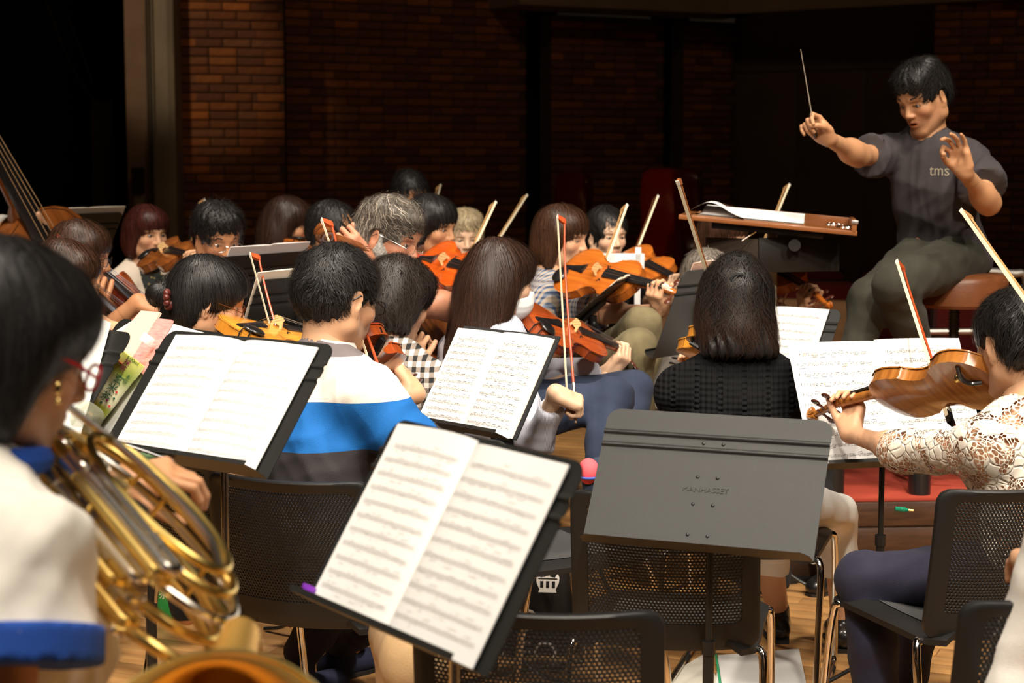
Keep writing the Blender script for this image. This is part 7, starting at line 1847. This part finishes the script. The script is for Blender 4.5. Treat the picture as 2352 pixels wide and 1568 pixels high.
# blue sleeve band and collar trim
E_ = J1['arms']['r'][0]; S_ = J1['S']['r']; e = S_ + (E_ - S_) * 0.28; d = nrm(E_ - S_)
sh_ = [c for c in P1.children if c.name.startswith('shirt')][0]; base = J1['base']
V, Q = sdf([fcap(e - d * 0.022, e + d * 0.024, 0.110, 0.110, k=0.004), plane(e - d * 0.020, -d)], 0.006)
add('sleeve_band', me_data('sleeve_band', V - base, Q, BLU, True, 50), sh_, label='royal blue band at the sleeve end')
b = MB().tube([J1['nb'] + Z * (0.026 - 0.012 * math.cos(a_)) + A(0, 0, 0) + J1['Rb'] @ A(0.080 * math.sin(a_), 0.012 + 0.074 * math.cos(a_), 0) - base for a_ in np.linspace(0, 2 * PI, 32)[:-1]], 0.014, 8, closed=True, flat=1.2); b.obj('collar_band', BLU, sh_, label='royal blue collar band')
er = thing('earring', 'small gold drop earring of the near horn player', 'earring', at(134, 905, 2.02)); MB().ball((0, 0, 0.006), (0.0035, 0.0035, 0.008)).ball((0, 0, -0.008), 0.0035).obj('drop', GOLDM, er)
# French horn: coil and slides run from beside the face down to the bell at the thigh
hb0 = at(110, 985, 2.36); hb1 = at(500, 1450, 2.08)
hx = nrm(hb1 - hb0); hn = nrm(np.cross(hx, A(-0.02, 1.0, 0.06))); hy = np.cross(hn, hx)
horn = thing('french_horn', 'brass double horn of the near player, bell at the bottom edge', 'horn', hb0, np.stack([hx, hy, hn], 1))
HL = float(np.linalg.norm(hb1 - hb0))
def oval(cx, cy, rx_, ry_, z, n=28, a0=0, a1=2 * PI): return [(cx + rx_ * math.cos(a), cy + ry_ * math.sin(a), z) for a in np.linspace(a0, a1, n)]
rr_ = random.Random(12)
for i, (rxx, ryy, zz, rad, mt_) in enumerate([(0.205, 0.095, -0.052, 0.0085, BRASS), (0.192, 0.085, -0.022, 0.0072, BRASS), (0.198, 0.088, 0.012, 0.0066, NICK), (0.175, 0.078, 0.034, 0.0066, BRASS), (0.150, 0.066, 0.052, 0.0062, BRASS)]):
    MB().tube(oval(HL * 0.55, 0, rxx, ryy, zz, 40)[:-1], rad, 10, closed=True).obj('main_coil', mt_, horn)
for i in range(4):
    x0 = 0.10 + 0.052 * i; z0 = 0.012
    m = MB().tube([(x0, -0.03, z0 - 0.026), (x0, -0.03, z0 + 0.026)], 0.019, 20); m.tube([(x0, -0.03, z0 - 0.031), (x0, -0.03, z0 + 0.031)], 0.016, 20); m.obj('rotary_valve', NICK if i % 2 else BRASS, horn)
    MB().tube(smooth_path([(x0, -0.05, z0 + 0.03), (x0 - 0.01, -0.075, z0 + 0.035), (x0 - 0.03, -0.11, z0 + 0.05)], 4), 0.0025, 6).obj('valve_lever', NICK, horn)
    MB().ball((x0 - 0.034, -0.115, z0 + 0.052), (0.014, 0.008, 0.004)).obj('finger_paddle', NICK, horn)
for i in range(10):
    z0 = -0.058 + 0.0128 * i; y0 = -0.085 + rr_.uniform(-0.02, 0.035); xl = HL * rr_.uniform(0.72, 0.98); xs = rr_.uniform(0.08, 0.2); g = 0.0125
    P = [(xs, y0 - g, z0), (xl - 0.02, y0 - g, z0)] + [(xl - 0.02 + g * math.sin(a), y0 - g * math.cos(a), z0) for a in np.linspace(0.2, PI - 0.2, 8)] + [(xl - 0.02, y0 + g, z0), (xs + 0.02, y0 + g, z0)]
    s_ = add('valve_slide', MB().tube(P, 0.0058, 10).data('valve_slide', BRASS if i % 3 else NICK), horn)
    MB().tube([(xs + 0.05, y0 - g, z0), (xs + 0.085, y0 - g, z0)], 0.0076, 10).obj('ferrule', NICK, s_); MB().tube([(xl - 0.08, y0 + g, z0), (xl - 0.055, y0 + g, z0)], 0.0076, 10).obj('ferrule', NICK, s_)
for i in range(6):
    cx = -0.03 + 0.024 * i; cy = -0.055 + 0.028 * (i % 3); r1 = 0.030 + 0.006 * (i % 3)
    MB().tube(oval(cx, cy, r1, r1 * 1.5, 0.01 * (i % 4) - 0.02, 26)[:-1], 0.0055, 10, closed=True).obj('tuning_loop', BRASS if i % 2 else NICK, horn)
MB().tube(smooth_path([(-0.13, -0.10, 0.075), (-0.09, -0.07, 0.062), (0.02, -0.03, 0.055), (0.14, 0.03, 0.052), (0.30, 0.05, 0.05), (0.40, 0.02, 0.04)], 6), np.linspace(0.0042, 0.0068, 31), 10).obj('leadpipe', NICK, horn)
for i in range(14):
    x0 = rr_.uniform(0.02, HL * 0.8); y0 = rr_.uniform(-0.1, 0.09); MB().tube([(x0, y0, -0.02), (x0 + 0.01, y0 + rr_.uniform(-.03, .03), 0.035)], 0.0032, 6).obj('brace', BRASS, horn)
# bell: throat comes off the outer coil and flares towards the camera at the thigh
th = smooth_path([(HL * 0.30, 0.150, -0.05), (HL * 0.62, 0.158, -0.055), (HL * 0.86, 0.12, -0.04), (HL * 1.02, 0.055, -0.012), (HL * 1.07, 0.0, 0.02)], 8)
MB().tube(th, 0.010 + 0.013 * np.linspace(0, 1, len(th)) ** 1.6, 20, cap=False).obj('bell_throat', BRASS, horn)
bw = at(465, 1800, 1.74); bax = nrm(A(0.10, -0.42, -0.52)); 
tc_ = hb0 + np.stack([hx, hy, hn], 1) @ th[-1]
bax = nrm(bw - tc_); RB = frame_ax(bax, A(0, 0, 1)); RBz = np.stack([RB[:, 1], RB[:, 2], RB[:, 0]], 1)
RH = np.stack([hx, hy, hn], 1); Lbell = float(np.linalg.norm(bw - tc_))
rimn = nrm(A(-0.10, -0.62, 0.62))
prof = []
for i in range(26):
    t = i / 25; prof.append((0.023 + 0.022 * t + 0.103 * t ** 3.4, Lbell * t))
V = []; F = []; n_ = 56
for (r0, z0) in prof:
    t = z0 / Lbell; ax_ = nrm(bax * (1 - t ** 2) + rimn * t ** 2 * 1.3); c0 = tc_ + bax * z0; sx = nrm(np.cross(A(1, 0, 0.0), ax_)); sy = np.cross(ax_, sx)
    for k in range(n_):
        a = 2 * PI * k / n_; V.append(RH.T @ (c0 + (sx * math.cos(a) + sy * math.sin(a)) * r0 - hb0))
F = [(i * n_ + k, i * n_ + (k + 1) % n_, (i + 1) * n_ + (k + 1) % n_, (i + 1) * n_ + k) for i in range(25) for k in range(n_)]
add('bell', me_data('bell', V, F, BRI), horn)
MB().tube(V[-n_:], 0.0035, 8, closed=True).obj('bell_rim', BRASS, horn)
